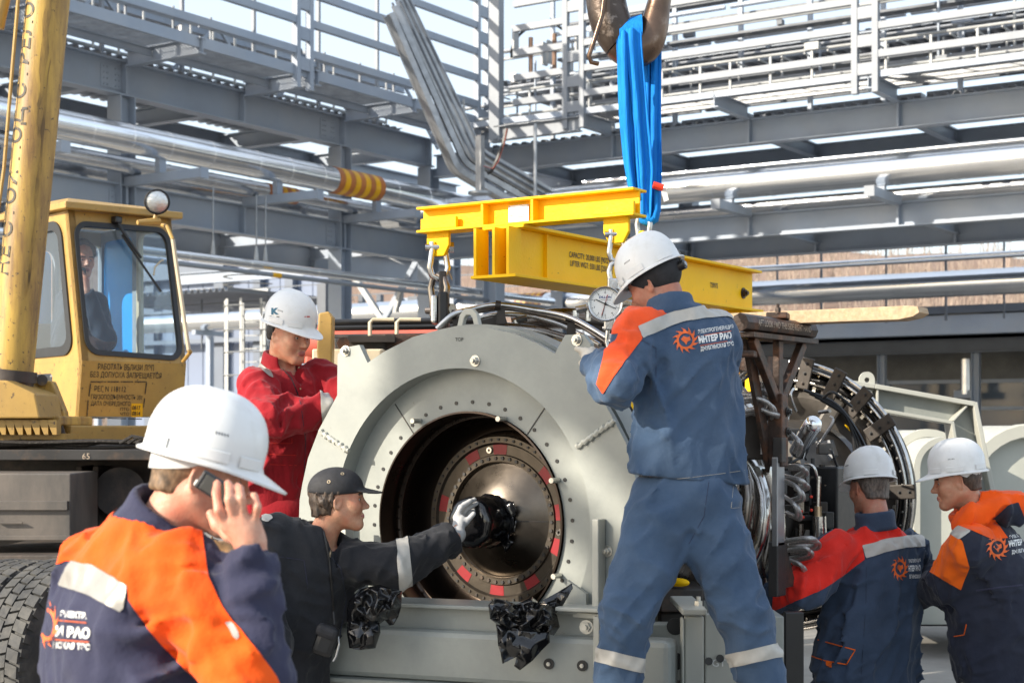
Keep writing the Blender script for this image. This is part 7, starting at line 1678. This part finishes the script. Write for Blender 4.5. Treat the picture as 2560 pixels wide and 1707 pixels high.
# ================================================================= man in red coverall behind the plate
def man_red():
    d = 7.7; ho = C3(722, 838, 7.66); R = head_R((.80, -.56, -.22), .04); nb = C3(704, 915, 7.72)
    shR = C3(640, 960, 7.56); elR = C3(662, 1050, 7.36); wrR = C3(822, 1022, 7.48); shL = C3(795, 940, 7.86); elL = C3(868, 985, 7.72); wrL = C3(890, 960, 7.55)
    lat = (.72, .69, 0); pel = C3(692, 1290, 7.72)
    tors = [(C3(692, 1330, 7.72), .20, .14), (C3(690, 1220, 7.72), .20, .145), (C3(694, 1100, 7.71), .215, .15), (C3(702, 1010, 7.71), .215, .145), (C3(706, 955, 7.71), .195, .12), (C3(706, 925, 7.71), .12, .085)]
    hd = head_fn(ho, R, 1.03, 1.12, 1.1); neck = cap(ho+R@V3(-.03, 0, -.05), nb, .062, .066); base = person('', (700, 1500), d, .55)
    hR_, hL_ = pel+V3(-.07, -.08, -.06), pel+V3(.07, .07, -.06); kR_, kL_ = hR_-U3*.42, hL_-U3*.42; aR_, aL_ = kR_-U3*.34, kL_-U3*.34
    core = union([loft([(c, a*.7, b*.7) for c, a, b in tors], lat)]+chain([shR, elR, wrR, wrR+V3(.09, .03, -.01)], (.04, .035, .028, .03))+chain([shL, elL, wrL, wrL+V3(.05, -.05, .02)], (.04, .035, .028, .03))+chain([hR_, kR_, aR_], (.06, .05, .04))+chain([hL_, kL_, aL_], (.06, .05, .04)), .02)
    fn = lambda P: smin(smin(hd(P), neck(P), .03), core(P), .02)
    lo, hi = box_of([ho, shL, shR, elL, wrL, elR, wrR, aR_, aL_], .17)
    body = make_body('person', 'man in white helmet and red coverall working behind the plate', fn, lo, hi, .007, SKIN_B, base)
    face_extras(body, ho, R, 1.03, HAIR_D, None)
    hf = hair_fn(ho, R, 1.03, .007, .045, -.035, rough=.005); l2, h2 = box_of([ho], .17); hair_mesh(body, ho, R, 1, HAIR_D, 'hair', hf, l2, h2, .006)
    hat, T = hard_hat(body, ho, R, 1.02, .05, 0, True, .022)
    Hm = hat; hv = np.array([v.co[:] for v in hat.data.vertices])+wloc(hat); bv = BVHTree.FromPolygons(hv.tolist(), [list(p.vertices) for p in hat.data.polygons])
    def hat_decal(name, V2, Fc, m):
        pts = []
        for x, y in V2:
            r = bv.ray_cast(Vector((0, 0, CAMZ)), Vector((D(x, y, 1)-V3(0, 0, CAMZ)).tolist()).normalized())
            if r[0] is None: return
            pts.append(np.array(r[0])-(D(x, y, 1)-V3(0, 0, CAMZ))*.003)
        mkobj(name, pts, Fc, m, hat, 0)
    def hat_text(t, x0, y0, x1, h, m, bold=.03):
        v, f = text_geo(t, 1, bold); v = v-[v[:, 0].min(), 0]; w = v[:, 0].max(); hat_decal('hat_print', [(x0+a*(x1-x0)/w, y0-b*h/.72) for a, b in v], f, m)
    hat_text('K', 678, 785, 697, 15, mat('logo_teal', (.02, .14, .22), .5), .06); hat_decal('hat_print', [(674, 789), (698, 791), (698, 793), (674, 791)], [(0, 1, 2, 3)], PRINTK); hat_text('o', 761, 793, 765, 4, DIALR); hat_decal('hat_print', [(767, 790), (775, 790), (775, 793), (767, 793)], [(0, 1, 2, 3)], DIALR)
    arms = [cap(shR, elR, .088, .080), cuffed(elR, wrR, .078, .062), cap(shL, elL, .086, .075), cap(elL, wrL, .072, .055)]; tl = loft(tors, lat)
    wr = wrinkle([((.2, 0, 1), 15, .015, 41, 3, (elR, .22)), ((.55, 0, .8), 17, .015, 42, 3, (elR*.5+wrR*.5, .2)), ((.8, 0, .5), 10, .012, 43, 3, None), ((.3, 0, -1), 22, .006, 44, 3, None)])
    nin = cap(ho+R@V3(-.03, 0, -.05), nb-V3(0, 0, .12), .062, .066); fw = unit(V3(.8, -.6, 0)); cc_ = nb+V3(0, 0, .012); cdir = unit(V3(-.25, .2, -1))
    def jk(P):
        x = tl(P)
        for f in arms: x = smin(x, f(P), .04)
        x = x+wr(P); cz = (P-cc_)@cdir; rad = np.linalg.norm((P-cc_)-cz[:, None]*cdir, axis=1); coll = smax(smax(np.abs(rad-.088)-.011, np.abs(cz)-.045, .012), ((P-cc_)@fw)-.06, .01); x = smin(x, coll, .012)
        x = smax(x, -(nin(P)-.004), .005); vv = cap(cc_+fw*.10+V3(0, 0, .03), cc_+fw*.12-U3*.14, .045, .006)(P); x = smax(x, -vv, .006); return x
    jl, jh = box_of([shL, shR, elL, elR, wrL, wrR, nb, pel], .17); J = Garment('coverall', jk, jl, jh, .0085, RED_CV, body, 1)
    J.panel('shoulder_tape', [(600, 925), (616, 906), (640, 896), (676, 928), (684, 945), (672, 940), (640, 912), (618, 918)], REFL, .004); J.panel('chest_label', [(748, 908), (766, 899), (775, 915), (757, 926)], REFL2, .005); J.panel('cuff_band', [(800, 975), (832, 975), (832, 1075), (806, 1075)], REFL2, .004)
    J.line('front_seam', [(735, 960), (752, 1010), (764, 1100), (758, 1240)], .0016, NAVY_D, .001); J.line('collar_edge', [(704, 920), (728, 945), (745, 985)], .003, BLACK, .001)
    for q in ((746, 918), (749, 971)): J.line('snap_button', [q, (q[0]+3, q[1]+1)], .005, BRASS, .002)
    for q in ([(670, 1108), (730, 1108), (730, 1095)], [(660, 1135), (742, 1138)], [(660, 1160), (742, 1163)]): J.line('pocket_seam', q, .0012, REDC, .001)
    tu = union([cap(hR_, kR_, .12, .09), cap(kR_, aR_, .088, .08), cap(hL_, kL_, .12, .09), cap(kL_, aL_, .088, .08), ell(pel, (.19, .19, .15))], .05); l3, h3 = box_of([hR_, hL_, aR_, aL_, pel], .18); Garment('coverall_legs', tu, l3, h3, .016, RED_CV, body); boots(body, [aR_, aL_], V3(.7, -.7, 0))
    pt = thing('work_step', 'wooden work step behind the plate under the red coverall man', 'step', base*V3(1, 1, 0)); Msh().box(base*V3(1, 1, 0)+V3(0, 0, .43), (.7, .7, .05), RE).build('step_top', WOOD, pt, 0)
    for a in (-1, 1):
        for b in (-1, 1): Msh().box(base*V3(1, 1, 0)+ex*.3*a+ey*.3*b+V3(0, 0, .2), (.06, .06, .41), RE).build('leg', WOOD, pt, 0)
man_red()

# ================================================================= man in black coverall reaching into the turbine
def man_black():
    d = 6.55; ho = C3(848, 1252, 6.56); R = head_R((.985, .10, .06), 0); nb = C3(806, 1342, 6.58)
    shL = C3(838, 1392, 6.58); elL = C3(985, 1420, 6.56); wrL = C3(1142, 1338, 6.72); shR = C3(690, 1335, 6.50); elR = C3(640, 1490, 6.40); wrR = C3(690, 1620, 6.28)
    lat = (.80, .6, 0); pel = C3(690, 1790, 6.6)
    tors = [(C3(692, 1800, 6.6), .19, .14), (C3(715, 1640, 6.6), .185, .14), (C3(742, 1520, 6.59), .20, .145), (C3(760, 1420, 6.58), .205, .14), (C3(772, 1355, 6.58), .175, .115), (C3(788, 1318, 6.58), .10, .08)]
    hd = head_fn(ho, R, .98, .95, 1.1); neck = cap(ho+R@V3(-.032, 0, -.05), nb, .055, .062); base = person('', (690, 1700), d, .16)
    hR_, hL_ = pel+V3(-.07, -.06, -.04), pel+V3(.07, .06, -.04); kR_, kL_ = hR_+V3(.0, -.02, -.32), hL_+V3(.05, 0, -.32); aR_, aL_ = kR_-U3*.10+V3(-.1, 0, 0), kL_-U3*.10
    zg = .24; aR_ = np.array([kR_[0]-.05, kR_[1], zg]); aL_ = np.array([kL_[0], kL_[1], zg])
    pm = C3(1150, 1302, 6.80)
    hand = [cap(wrL, pm, .026, .030, (.3, 1, .2), .6)]; fg = [([C3(1140, 1292, 6.80), C3(1152, 1268, 6.80), C3(1176, 1252, 6.83)], (.013, .012, .010)), ([C3(1146, 1290, 6.815), C3(1160, 1262, 6.82), C3(1186, 1248, 6.85)], (.0125, .0115, .0095)), ([C3(1152, 1292, 6.83), C3(1168, 1270, 6.84), C3(1192, 1258, 6.87)], (.012, .011, .009)), ([C3(1156, 1298, 6.84), C3(1174, 1280, 6.86), C3(1194, 1272, 6.89)], (.011, .010, .0085)), ([C3(1145, 1318, 6.79), C3(1166, 1304, 6.785), C3(1184, 1284, 6.80)], (.015, .0125, .0105))]
    hu = union(hand, .02); fcs = [union(chain(*f), .006) for f in fg]
    core = union([loft([(c, a*.7, b*.7) for c, a, b in tors], lat)]+chain([shL, elL, wrL, pm], (.04, .035, .028, .02))+chain([shR, elR, wrR, wrR+V3(.04, -.05, -.06)], (.04, .035, .028, .03))+chain([hR_, kR_, aR_], (.06, .05, .04))+chain([hL_, kL_, aL_], (.06, .05, .04)), .02)
    fn = lambda P: smin(smin(hd(P), neck(P), .03), core(P), .02)
    lo, hi = box_of([ho, shL, shR, elL, wrL, wrR, elR, pm, aR_, aL_], .16)
    body = make_body('person', 'man in black cap and black coverall reaching into the turbine', fn, lo, hi, .006, SKIN_B, base)
    face_extras(body, ho, R, .98, HAIR_B, None)
    def gf(P):
        q = hu(P)
        for f in fcs: q = smin(q, f(P), .008)
        return smin(q, cap(wrL-(wrL-elL)*-.02, wrL+(wrL-elL)*-.12, .032, .034)(P), .015)
    l2, h2 = box_of([wrL, pm, C3(1190, 1250, 6.85)], .08); V, Q = polygonize(gf, l2, h2, .004); mkobj('glove', c2w(V), Q, GLOVE, body, 180)
    hf = hair_fn(ho, R, .98, .013, .02, -.055, rough=.022, freq=75); l2, h2 = box_of([ho], .18); hair_mesh(body, ho, R, 1, HAIR_B, 'hair', hf, l2, h2, .005)
    # bump cap: dome and long peak
    cr = ell((-.012, 0, .052), (.118, .094, .092)); pk = ell((.115, 0, .050), (.085, .078, .05))
    def cf(P):
        q = ((P-ho)@R)/.98; tz = q[:, 2]+.10*q[:, 0]*(q[:, 0] < 0); dome = smax(cr(q), .030-tz, .008)
        bz = .052-.30*np.maximum(q[:, 0]-.09, 0)**1.0-3.2*q[:, 1]**2; brim = smax(smax(np.abs(q[:, 2]-bz)-.0035, pk(q), .004), -(q[:, 0]-.07), .004); return smin(dome, brim, .012)
    l2, h2 = box_of([ho, ho+R[:, 0]*.12], .17); V, Q = polygonize(cf, l2, h2, .0045, .02); cap_o = mkobj('bump_cap', c2w(V), Q, CAPM, body, 180)
    bv = BVHTree.FromPolygons(c2w(V).tolist(), Q.tolist())
    for q in ((856, 1184), (822, 1204)):
        r = bv.ray_cast(Vector((0, 0, CAMZ)), Vector((D(*q, 1)-V3(0, 0, CAMZ)).tolist()).normalized())
        if r[0] is not None:
            nn = np.array(r[1]); nn = nn if nn@cam2w(0, -1, 0) > 0 else -nn; a = np.array(r[0]); Msh().lathe([(.003, 0), (.004, .002), (.0075, .002), (.008, 0)], a, nn, 14).build('eyelet', BRASS, cap_o); Msh().tube([a, a+nn*.001], .0035, 10).build('eyelet_hole', BLACK, cap_o)
    arms = [cap(shL, elL, .088, .072), cuffed(elL, wrL-(wrL-elL)*.10, .070, .058), cap(shR, elR, .090, .076), cap(elR, wrR, .072, .06)]; tl = loft(tors, lat)
    fa = unit(wrL-elL)
    wr = wrinkle([((.2, 0, 1), 30, .010, 51, 3, (elL*.4+wrL*.6, .17)), ((.6, 0, .7), 16, .011, 52, 3, (shL*.5+elL*.5, .2)), ((.35, 0, 1), 11, .011, 53, 3, None), ((.7, 0, -.7), 20, .006, 54, 3, None)])
    nin = cap(ho+R@V3(-.03, 0, -.05), nb-V3(0, 0, .12), .055, .060); fw = unit(V3(.6, -.75, 0)); cc_ = nb+V3(0, 0, .0); cdir = unit(V3(-.45, .1, -1)); cuff = wrL-(wrL-elL)*.10
    def jk(P):
        x = tl(P)
        for f in arms: x = smin(x, f(P), .045)
        x = x+wr(P); cz = (P-cc_)@cdir; rad = np.linalg.norm((P-cc_)-cz[:, None]*cdir, axis=1); coll = smax(smax(np.abs(rad-.076)-.010, np.abs(cz)-.040, .012), ((P-cc_)@fw)-.05, .01); x = smin(x, coll, .012)
        x = smax(x, -(nin(P)-.004), .005); vv = cap(cc_+fw*.09+V3(0, 0, .03), cc_+fw*.115-U3*.12, .04, .006)(P); x = smax(x, -vv, .006); return x
    jl, jh = box_of([shL, shR, elL, elR, wrL, wrR, nb, pel], .17); J = Garment('coverall', jk, jl, jh, .0085, BLK_CL, body, 1)
    J.panel('sleeve_band', [(990, 1340), (1020, 1340), (1034, 1500), (1000, 1500)], REFL2, .004); J.panel('shoulder_tape', [(742, 1258), (764, 1262), (776, 1296), (760, 1292)], REFL, .004); J.panel('shoulder_patch', [(655, 1284), (678, 1288), (682, 1296), (668, 1306), (655, 1300)], REFL2, .005)
    J.line('zip', [(822, 1385), (852, 1420), (866, 1500), (840, 1640)], .0022, NAVY_D, .002); J.line('zip_pull', [(828, 1372), (824, 1392)], .004, BRASS, .004); J.line('pocket_seam', [(690, 1390), (760, 1400), (770, 1470)], .0012, NAVY, .001)
    st = J.line('camera_strap', [(800, 1290), (812, 1340), (824, 1400), (830, 1470), (834, 1530)], .005, BLACK, .006)
    tu = union([cap(hR_, kR_, .12, .095), cap(kR_, aR_, .09, .08), cap(hL_, kL_, .12, .095), cap(kL_, aL_, .09, .08), ell(pel, (.19, .18, .15))], .05); l3, h3 = box_of([hR_, hL_, aR_, aL_, pel], .18); Garment('coverall_legs', tu, l3, h3, .016, BLK_CL, body); boots(body, [aR_, aL_], V3(.7, -.6, 0))
    pp = thing('camera_pouch', 'black camera pouch hanging on a strap from the black coverall man', 'pouch', D(815, 1640, 6.36)); tl_ = rotz(YAW)@roty(.35)
    Msh().box(D(815, 1600, 6.36), (.085, .06, .13), tl_).build('pouch_body', BLACK, pp, 0, .022); Msh().box(D(818, 1578, 6.35), (.09, .066, .05), tl_).build('pouch_flap', CAPM, pp, 0, .018); Msh().tube([D(834, 1528, 6.38), D(836, 1560, 6.37)], .005, 8).build('strap_end', BLACK, pp); Msh().tube([D(843, 1570, 6.36), D(848, 1610, 6.35), D(840, 1640, 6.35), D(833, 1652, 6.35)], .0045, 8).build('wrist_cord', GALV, pp)
man_black()

# ================================================================= man in red and navy jacket, back turned
def man_redback():
    d = 7.95; ho = C3(2172, 1222, 8.05); R = head_R((-.42, .90, -.16), .06); nb = C3(2192, 1302, 7.97)
    shL = C3(2096, 1372, 7.88); elL = C3(2015, 1470, 7.76); wrL = C3(1912, 1500, 7.92); shR = C3(2272, 1375, 8.10); elR = C3(2290, 1480, 8.3); wrR = C3(2200, 1500, 8.5)
    lat = (.92, .38, 0); pel = C3(2165, 1690, 8.0)
    tors = [(C3(2165, 1790, 8.0), .285, .16), (C3(2167, 1660, 8.0), .275, .155), (C3(2180, 1520, 7.99), .235, .15), (C3(2186, 1430, 7.99), .215, .14), (C3(2188, 1362, 7.98), .19, .115), (C3(2190, 1322, 7.98), .11, .08)]
    hd = head_fn(ho, R); neck = cap(ho+R@V3(-.03, 0, -.05), nb, .060, .066); base = person('', (2170, 1700), d, 0)
    hR_, hL_ = pel+V3(.1, .05, -.06), pel+V3(-.09, -.03, -.06); zg = .09; kR_, kL_ = hR_-U3*.32, hL_-U3*.32; aR_ = np.array([kR_[0], kR_[1], zg]); aL_ = np.array([kL_[0], kL_[1], zg])
    core = union([loft([(c, a*.65, b*.65) for c, a, b in tors], lat)]+chain([shL, elL, wrL, wrL+V3(-.06, .05, .0)], (.04, .035, .028, .03))+chain([shR, elR, wrR, wrR+V3(-.06, .03, 0)], (.04, .035, .028, .03))+chain([hR_, kR_, aR_], (.06, .05, .04))+chain([hL_, kL_, aL_], (.06, .05, .04)), .02)
    fn = lambda P: smin(smin(hd(P), neck(P), .03), core(P), .02); lo, hi = box_of([ho, shL, shR, elR, wrL, wrR, aR_, aL_], .17)
    body = make_body('person', 'man in white helmet and red navy jacket with his back turned on the right', fn, lo, hi, .007, SKIN_C, base); face_extras(body, ho, R, 1, HAIR_G, None)
    hf = hair_fn(ho, R, 1, .009, .03, -.062, rough=.008); l2, h2 = box_of([ho], .17); hair_mesh(body, ho, R, 1, HAIR_G, 'hair', hf, l2, h2, .006); hard_hat(body, ho, R, 1.04, .02, 1, False, .014)
    arms = [cap(shL, elL, .094, .086), cuffed(elL, wrL, .084, .064), cap(shR, elR, .094, .086), cap(elR, wrR, .08, .064)]; tl = loft(tors, lat)
    wr = wrinkle([((.5, 0, 1), 15, .013, 61, 3, (elL, .22)), ((.1, 0, 1), 10, .012, 62, 4, None), ((.8, 0, .5), 20, .006, 63, 3, None)]); nin = cap(ho+R@V3(-.03, 0, -.05), nb-V3(0, 0, .12), .060, .064); cc_ = nb+V3(-.005, .01, .002); cdir = unit(V3(.12, 0, -1))
    def jk(P):
        x = tl(P)
        for f in arms: x = smin(x, f(P), .045)
        x = x+wr(P); cz = (P-cc_)@cdir; rad = np.linalg.norm((P-cc_)-cz[:, None]*cdir, axis=1); coll = smax(np.abs(rad-.086)-.013, np.abs(cz)-.048, .012); x = smin(x, coll, .012); x = smax(x, -(nin(P)-.004), .005); return x
    jl, jh = box_of([shL, shR, elL, elR, wrL, wrR, nb, pel], .2); jl[2] = pel[2]-.12; J = Garment('jacket', jk, jl, jh, .0095, NAVY_B if False else cloth('slate_navy', (.035, .055, .095), wear=(.055, .075, .12)), body, 1)
    cz = (J.V-cc_)@cdir; cr = np.linalg.norm(J.V-cc_-cz[:, None]*cdir, axis=1); nc = np.where(cr < .108, np.abs(cz+.012)-.06, .05)*800
    J.panel('shoulder_panel', [(2060, 1340), (2106, 1310), (2182, 1270), (2248, 1280), (2310, 1336), (2275, 1338), (2155, 1366), (2163, 1398), (2062, 1470), (1937, 1525), (1930, 1525), (1934, 1480), (1947, 1440), (2018, 1380)], REDC, .003, True, nc)
    J.panel('reflective_band', [(2155, 1364), (2215, 1347), (2275, 1338), (2310, 1336), (2312, 1366), (2264, 1368), (2210, 1380), (2166, 1396)], REFL2, .005); J.emblem(2250, 1420, 33, .7)
    J.text('ТРОГЕНЕРАЦИЯ', 2272, 1406, 2302, 1403, 8, bold=.02); J.text('НТЕР РАО', 2272, 1427, 2302, 1425, 13, bold=.05); J.text('БГИНСКАЯ', 2274, 1445, 2302, 1444, 9, bold=.03)
    J.line('pocket_piping', [(2021, 1592), (2138, 1624), (2116, 1660), (2060, 1650), (2021, 1636)], .003, ORANGE_D, .002); J.panel('pocket_tab', [(2064, 1650), (2082, 1654), (2078, 1668), (2066, 1664)], ORANGE_D, .004); J.line('seam', [(2166, 1396), (2165, 1500), (2152, 1707)], .001, NAVY_D, .0005)
    tu = union([cap(hR_, kR_, .12, .095), cap(kR_, aR_, .09, .08), cap(hL_, kL_, .12, .095), cap(kL_, aL_, .09, .08)], .05); l3, h3 = box_of([hR_, hL_, aR_, aL_], .18); Garment('trousers', tu, l3, h3, .016, NAVY, body); boots(body, [aR_, aL_], V3(-.4, .9, 0))
man_redback()

# ================================================================= man in orange hooded jacket at the right edge
def man_orange():
    d = 7.7; ho = C3(2392, 1204, 7.7); R = head_R((-.965, .20, -.14), 0); nb = C3(2440, 1290, 7.72)
    shL = C3(2425, 1372, 7.55); elL = C3(2385, 1452, 7.70); wrL = C3(2268, 1490, 8.25); shR = C3(2480, 1370, 7.95); elR = C3(2400, 1450, 8.05); wrR = C3(2290, 1440, 8.1)
    lat = (.30, .95, 0); pel = C3(2520, 1700, 7.75)
    tors = [(C3(2508, 1690, 7.75), .22, .21), (C3(2500, 1600, 7.75), .23, .24), (C3(2490, 1500, 7.74), .23, .225), (C3(2482, 1420, 7.73), .22, .205), (C3(2465, 1355, 7.73), .19, .15), (C3(2450, 1308, 7.72), .12, .10)]
    hd = head_fn(ho, R, 1.02, 1.05, 1.05); neck = cap(ho+R@V3(-.032, 0, -.05), nb, .060, .068); base = person('', (2510, 1700), d, 0)
    hR_, hL_ = pel+V3(.04, .1, -.02), pel+V3(.0, -.1, -.02); kR_, kL_ = hR_+V3(.0, 0, -.34), hL_+V3(-.02, 0, -.34); zg = .09; aR_ = np.array([kR_[0], kR_[1], zg]); aL_ = np.array([kL_[0], kL_[1], zg])
    core = union([loft([(c, a*.65, b*.65) for c, a, b in tors], lat)]+chain([shL, elL, wrL, wrL+V3(-.04, .06, .0)], (.04, .035, .028, .03))+chain([shR, elR, wrR, wrR+V3(-.08, .0, 0)], (.04, .035, .028, .03))+chain([hR_, kR_, aR_], (.06, .05, .04))+chain([hL_, kL_, aL_], (.06, .05, .04)), .02)
    fn = lambda P: smin(smin(hd(P), neck(P), .03), core(P), .02); lo, hi = box_of([ho, shL, shR, elR, wrL, wrR, aR_, aL_], .17)
    body = make_body('person', 'man in white helmet and orange hooded jacket at the right edge', fn, lo, hi, .006, SKIN_B, base); face_extras(body, ho, R, 1.02, HAIR_B, None)
    hf = hair_fn(ho, R, 1.02, .006, .035, -.05, rough=.004); l2, h2 = box_of([ho], .17); hair_mesh(body, ho, R, 1, HAIR_B, 'hair', hf, l2, h2, .006); hard_hat(body, ho, R, 1.0, -.03, 1, True, .016)
    arms = [cap(shL, elL, .105, .095), cuffed(elL, wrL, .09, .07), cap(shR, elR, .10, .09), cap(elR, wrR, .085, .07)]; tl = loft(tors, lat)
    wr = wrinkle([((.5, 0, 1), 14, .014, 71, 3, (elL, .2)), ((.2, 0, 1), 13, .009, 72, 3, None), ((1, 0, .1), 24, .010, 73, 5, (C3(2490, 1480, 7.6), .12)), ((.8, 0, .5), 20, .006, 74, 3, None)]); nin = cap(ho+R@V3(-.03, 0, -.05), nb-V3(0, 0, .12), .060, .066); cc_ = nb+V3(-.01, 0, .0); cdir = unit(V3(.5, 0, -1))
    def jk(P):
        x = tl(P)
        for f in arms: x = smin(x, f(P), .05)
        x = x+wr(P); cz = (P-cc_)@cdir; rad = np.linalg.norm((P-cc_)-cz[:, None]*cdir, axis=1); coll = smax(np.abs(rad-.095)-.016, np.abs(cz)-.055, .015); x = smin(x, coll, .015); x = smax(x, -(nin(P)-.004), .005); return x
    jl, jh = box_of([shL, shR, elL, elR, wrL, wrR, nb, tors[0][0]], .24); J = Garment('jacket', jk, jl, jh, .0095, NAVY_D, body, 1)
    J.panel('sleeve_panel', [(2374, 1326), (2406, 1352), (2424, 1418), (2402, 1474), (2345, 1440), (2285, 1408), (2290, 1350), (2325, 1310), (2345, 1300)], ORANGE_D, .004); J.panel('shoulder_panel', [(2325, 1345), (2350, 1300), (2385, 1272), (2420, 1262), (2480, 1290), (2520, 1345), (2480, 1348), (2430, 1326), (2400, 1316), (2372, 1332)], ORANGE, .003)
    J.panel('reflective_patch', [(2371, 1332), (2396, 1314), (2428, 1328), (2398, 1348)], REFL2, .006); J.emblem(2494, 1368, 34, .9); J.text('ЭЛЕКТРО', 2524, 1346, 2566, 1338, 8); J.text('ИНТЕР РАО', 2524, 1366, 2580, 1356, 14, bold=.05); J.text('ДЖУБГИНСКАЯ', 2530, 1384, 2590, 1374, 9)
    J.line('elastic', [(2440, 1476), (2500, 1468), (2556, 1462)], .004, NAVY, .001); J.line('pocket_piping', [(2385, 1590), (2410, 1586), (2416, 1560)], .0025, ORANGE_D, .002)
    # hood bunched behind the neck
    hc = C3(2490, 1270, 7.72); hw = wrinkle([((.5, 0, .8), 14, .016, 81, 3, None)]); hu = union([ell(hc, (.12, .15, .075), roty(.35)), ell(C3(2440, 1290, 7.62), (.11, .06, .055), roty(-.55)), ell(C3(2530, 1262, 7.70), (.06, .10, .06), roty(.9)), ell(C3(2440, 1270, 7.86), (.10, .05, .05))], .05)
    l3, h3 = box_of([hc, C3(2440, 1290, 7.6)], .22); Hd = Garment('hood', lambda P: np.maximum(hu(P)+hw(P), -(nin(P)-.012)), l3, h3, .008, ORANGE, body, 1)
    Hd.panel('hood_lining', [(2478, 1300), (2520, 1262), (2545, 1255), (2575, 1330), (2500, 1345), (2490, 1330)], NAVY_D, .004)
    tu = union([cap(hR_, kR_, .125, .1), cap(kR_, aR_, .1, .09), cap(hL_, kL_, .125, .1), cap(kL_, aL_, .1, .09)], .05); l3, h3 = box_of([hR_, hL_, aR_, aL_], .18); Garment('trousers', tu, l3, h3, .016, NAVY, body); boots(body, [aR_, aL_], V3(-.9, .3, 0))
man_orange()

# ================================================================= crane operator inside the cab
def operator():
    d = 11.7; ho = C3(204, 652, d); R = head_R((.62, -.78, -.05), 0); nb = C3(200, 712, d+.02)
    shL = C3(240, 755, d+.1); elL = C3(262, 850, d-.1); wrL = C3(216, 730, d-.22); hdp = C3(212, 700, d-.2); shR = C3(165, 755, d); elR = C3(160, 860, d-.1); wrR = C3(200, 900, d-.3)
    lat = (.78, .62, 0); tors = [(C3(205, 960, d), .19, .13), (C3(204, 840, d), .2, .13), (C3(203, 760, d), .18, .11), (C3(202, 728, d), .1, .08)]
    hd = head_fn(ho, R, 1.02); neck = cap(ho+R@V3(-.03, 0, -.05), nb, .055, .06); fg = [cap(wrL, hdp, .026, .034)]+[cap(hdp+V3(.006*k-.01, 0, .015), hdp+V3(.004*k-.022, -.01, .055), .0095, .008) for k in range(4)]
    core = union([loft([(c, a*.7, b*.7) for c, a, b in tors], lat)]+chain([shL, elL, wrL], (.04, .035, .026))+chain([shR, elR, wrR, wrR+V3(.08, -.05, 0)], (.04, .035, .028, .03))+fg, .012)
    fn = lambda P: smin(smin(hd(P), neck(P), .03), core(P), .015); lo, hi = box_of([ho, tors[0][0], shL, shR, elL, elR, wrR], .16)
    base = c2w(C3(205, 960, d)[None])[0]; body = make_body('person', 'crane operator in dark sweater phoning inside the yellow cab', fn, lo, hi, .008, SKIN_A, base); face_extras(body, ho, R, 1.02, HAIR_B, None)
    hf = hair_fn(ho, R, 1.02, .026, .055, -.05, rough=.02, top=.3); l2, h2 = box_of([ho], .2); hair_mesh(body, ho, R, 1, HAIR_G, 'hair', hf, l2, h2, .008)
    tl = loft(tors, lat); wr = wrinkle([((.3, 0, 1), 14, .010, 91, 3, None)]); us = [cap(shL, elL, .08, .07), cuffed(elL, wrL, .065, .05), cap(shR, elR, .08, .07), cap(elR, wrR, .065, .05)]
    def jk(P):
        x = tl(P)
        for f in us: x = smin(x, f(P), .04)
        return x+wr(P)
    Garment('sweater', jk, lo, hi, .012, cloth('dark_sweater', (.02, .03, .05)), body, 1)
    W3 = lambda v: c2w(np.asarray(v)[None])[0]; op = thing('mobile_phone', 'dark phone in the hand of the crane operator', 'phone', W3(hdp)); Msh().box(W3(hdp+V3(-.012, .0, .04)), (.045, .012, .10), rotz(.5)@rotx(.2)).build('phone_body', PHONE, op, 0, .004)
    # work gloves on the dash
    gv = thing('work_gloves', 'pair of dark work gloves lying on the cab dash', 'gloves', onwin(290, 860, -.25)); 
    gb = onwin(270, 850, -.2); g0 = np.array([gb@np.array([C_, S_, 0]), gb@np.array([-S_, C_, 0]), gb[2]])
    f = union([cap(g0+V3(-.06, 0, .05), g0+V3(.05, 0, 0), .045, .04)]+[cap(g0+V3(.04, 0, .02-.012*k), g0+V3(.13-.01*k, -.01*k, -.0-.018*k+.03), .014, .012) for k in range(4)]+[cap(g0+V3(-.06, 0, .05), g0+V3(-.075, 0, .10), .035, .04)], .012)
    l3, h3 = box_of([g0], .2); V, Q = polygonize(f, l3, h3, .007); mkobj('glove_pair', c2w(V), Q, cloth('brown_glove', (.08, .045, .04), .003), gv, 180)
operator()
# cloth lump standing in for a hidden person's brown sleeve
def sleeve_lump():
    c = C3(530, 1395, 5.2); f = union([ell(c, (.11, .06, .055), roty(.3)), ell(c+V3(.05, 0, -.06), (.07, .05, .07))], .04); w = wrinkle([((.3, 0, 1), 30, .014, 95, 3, None)]); lo, hi = box_of([c], .22); V, Q = polygonize(lambda P: f(P)+w(P), lo, hi, .008)
    tag(mkobj('brown_sleeve', c2w(V), Q, BROWN, None, 180), 'creased brown lump standing in for a hidden person sleeve behind the phoning man hand', 'cloth')
sleeve_lump()
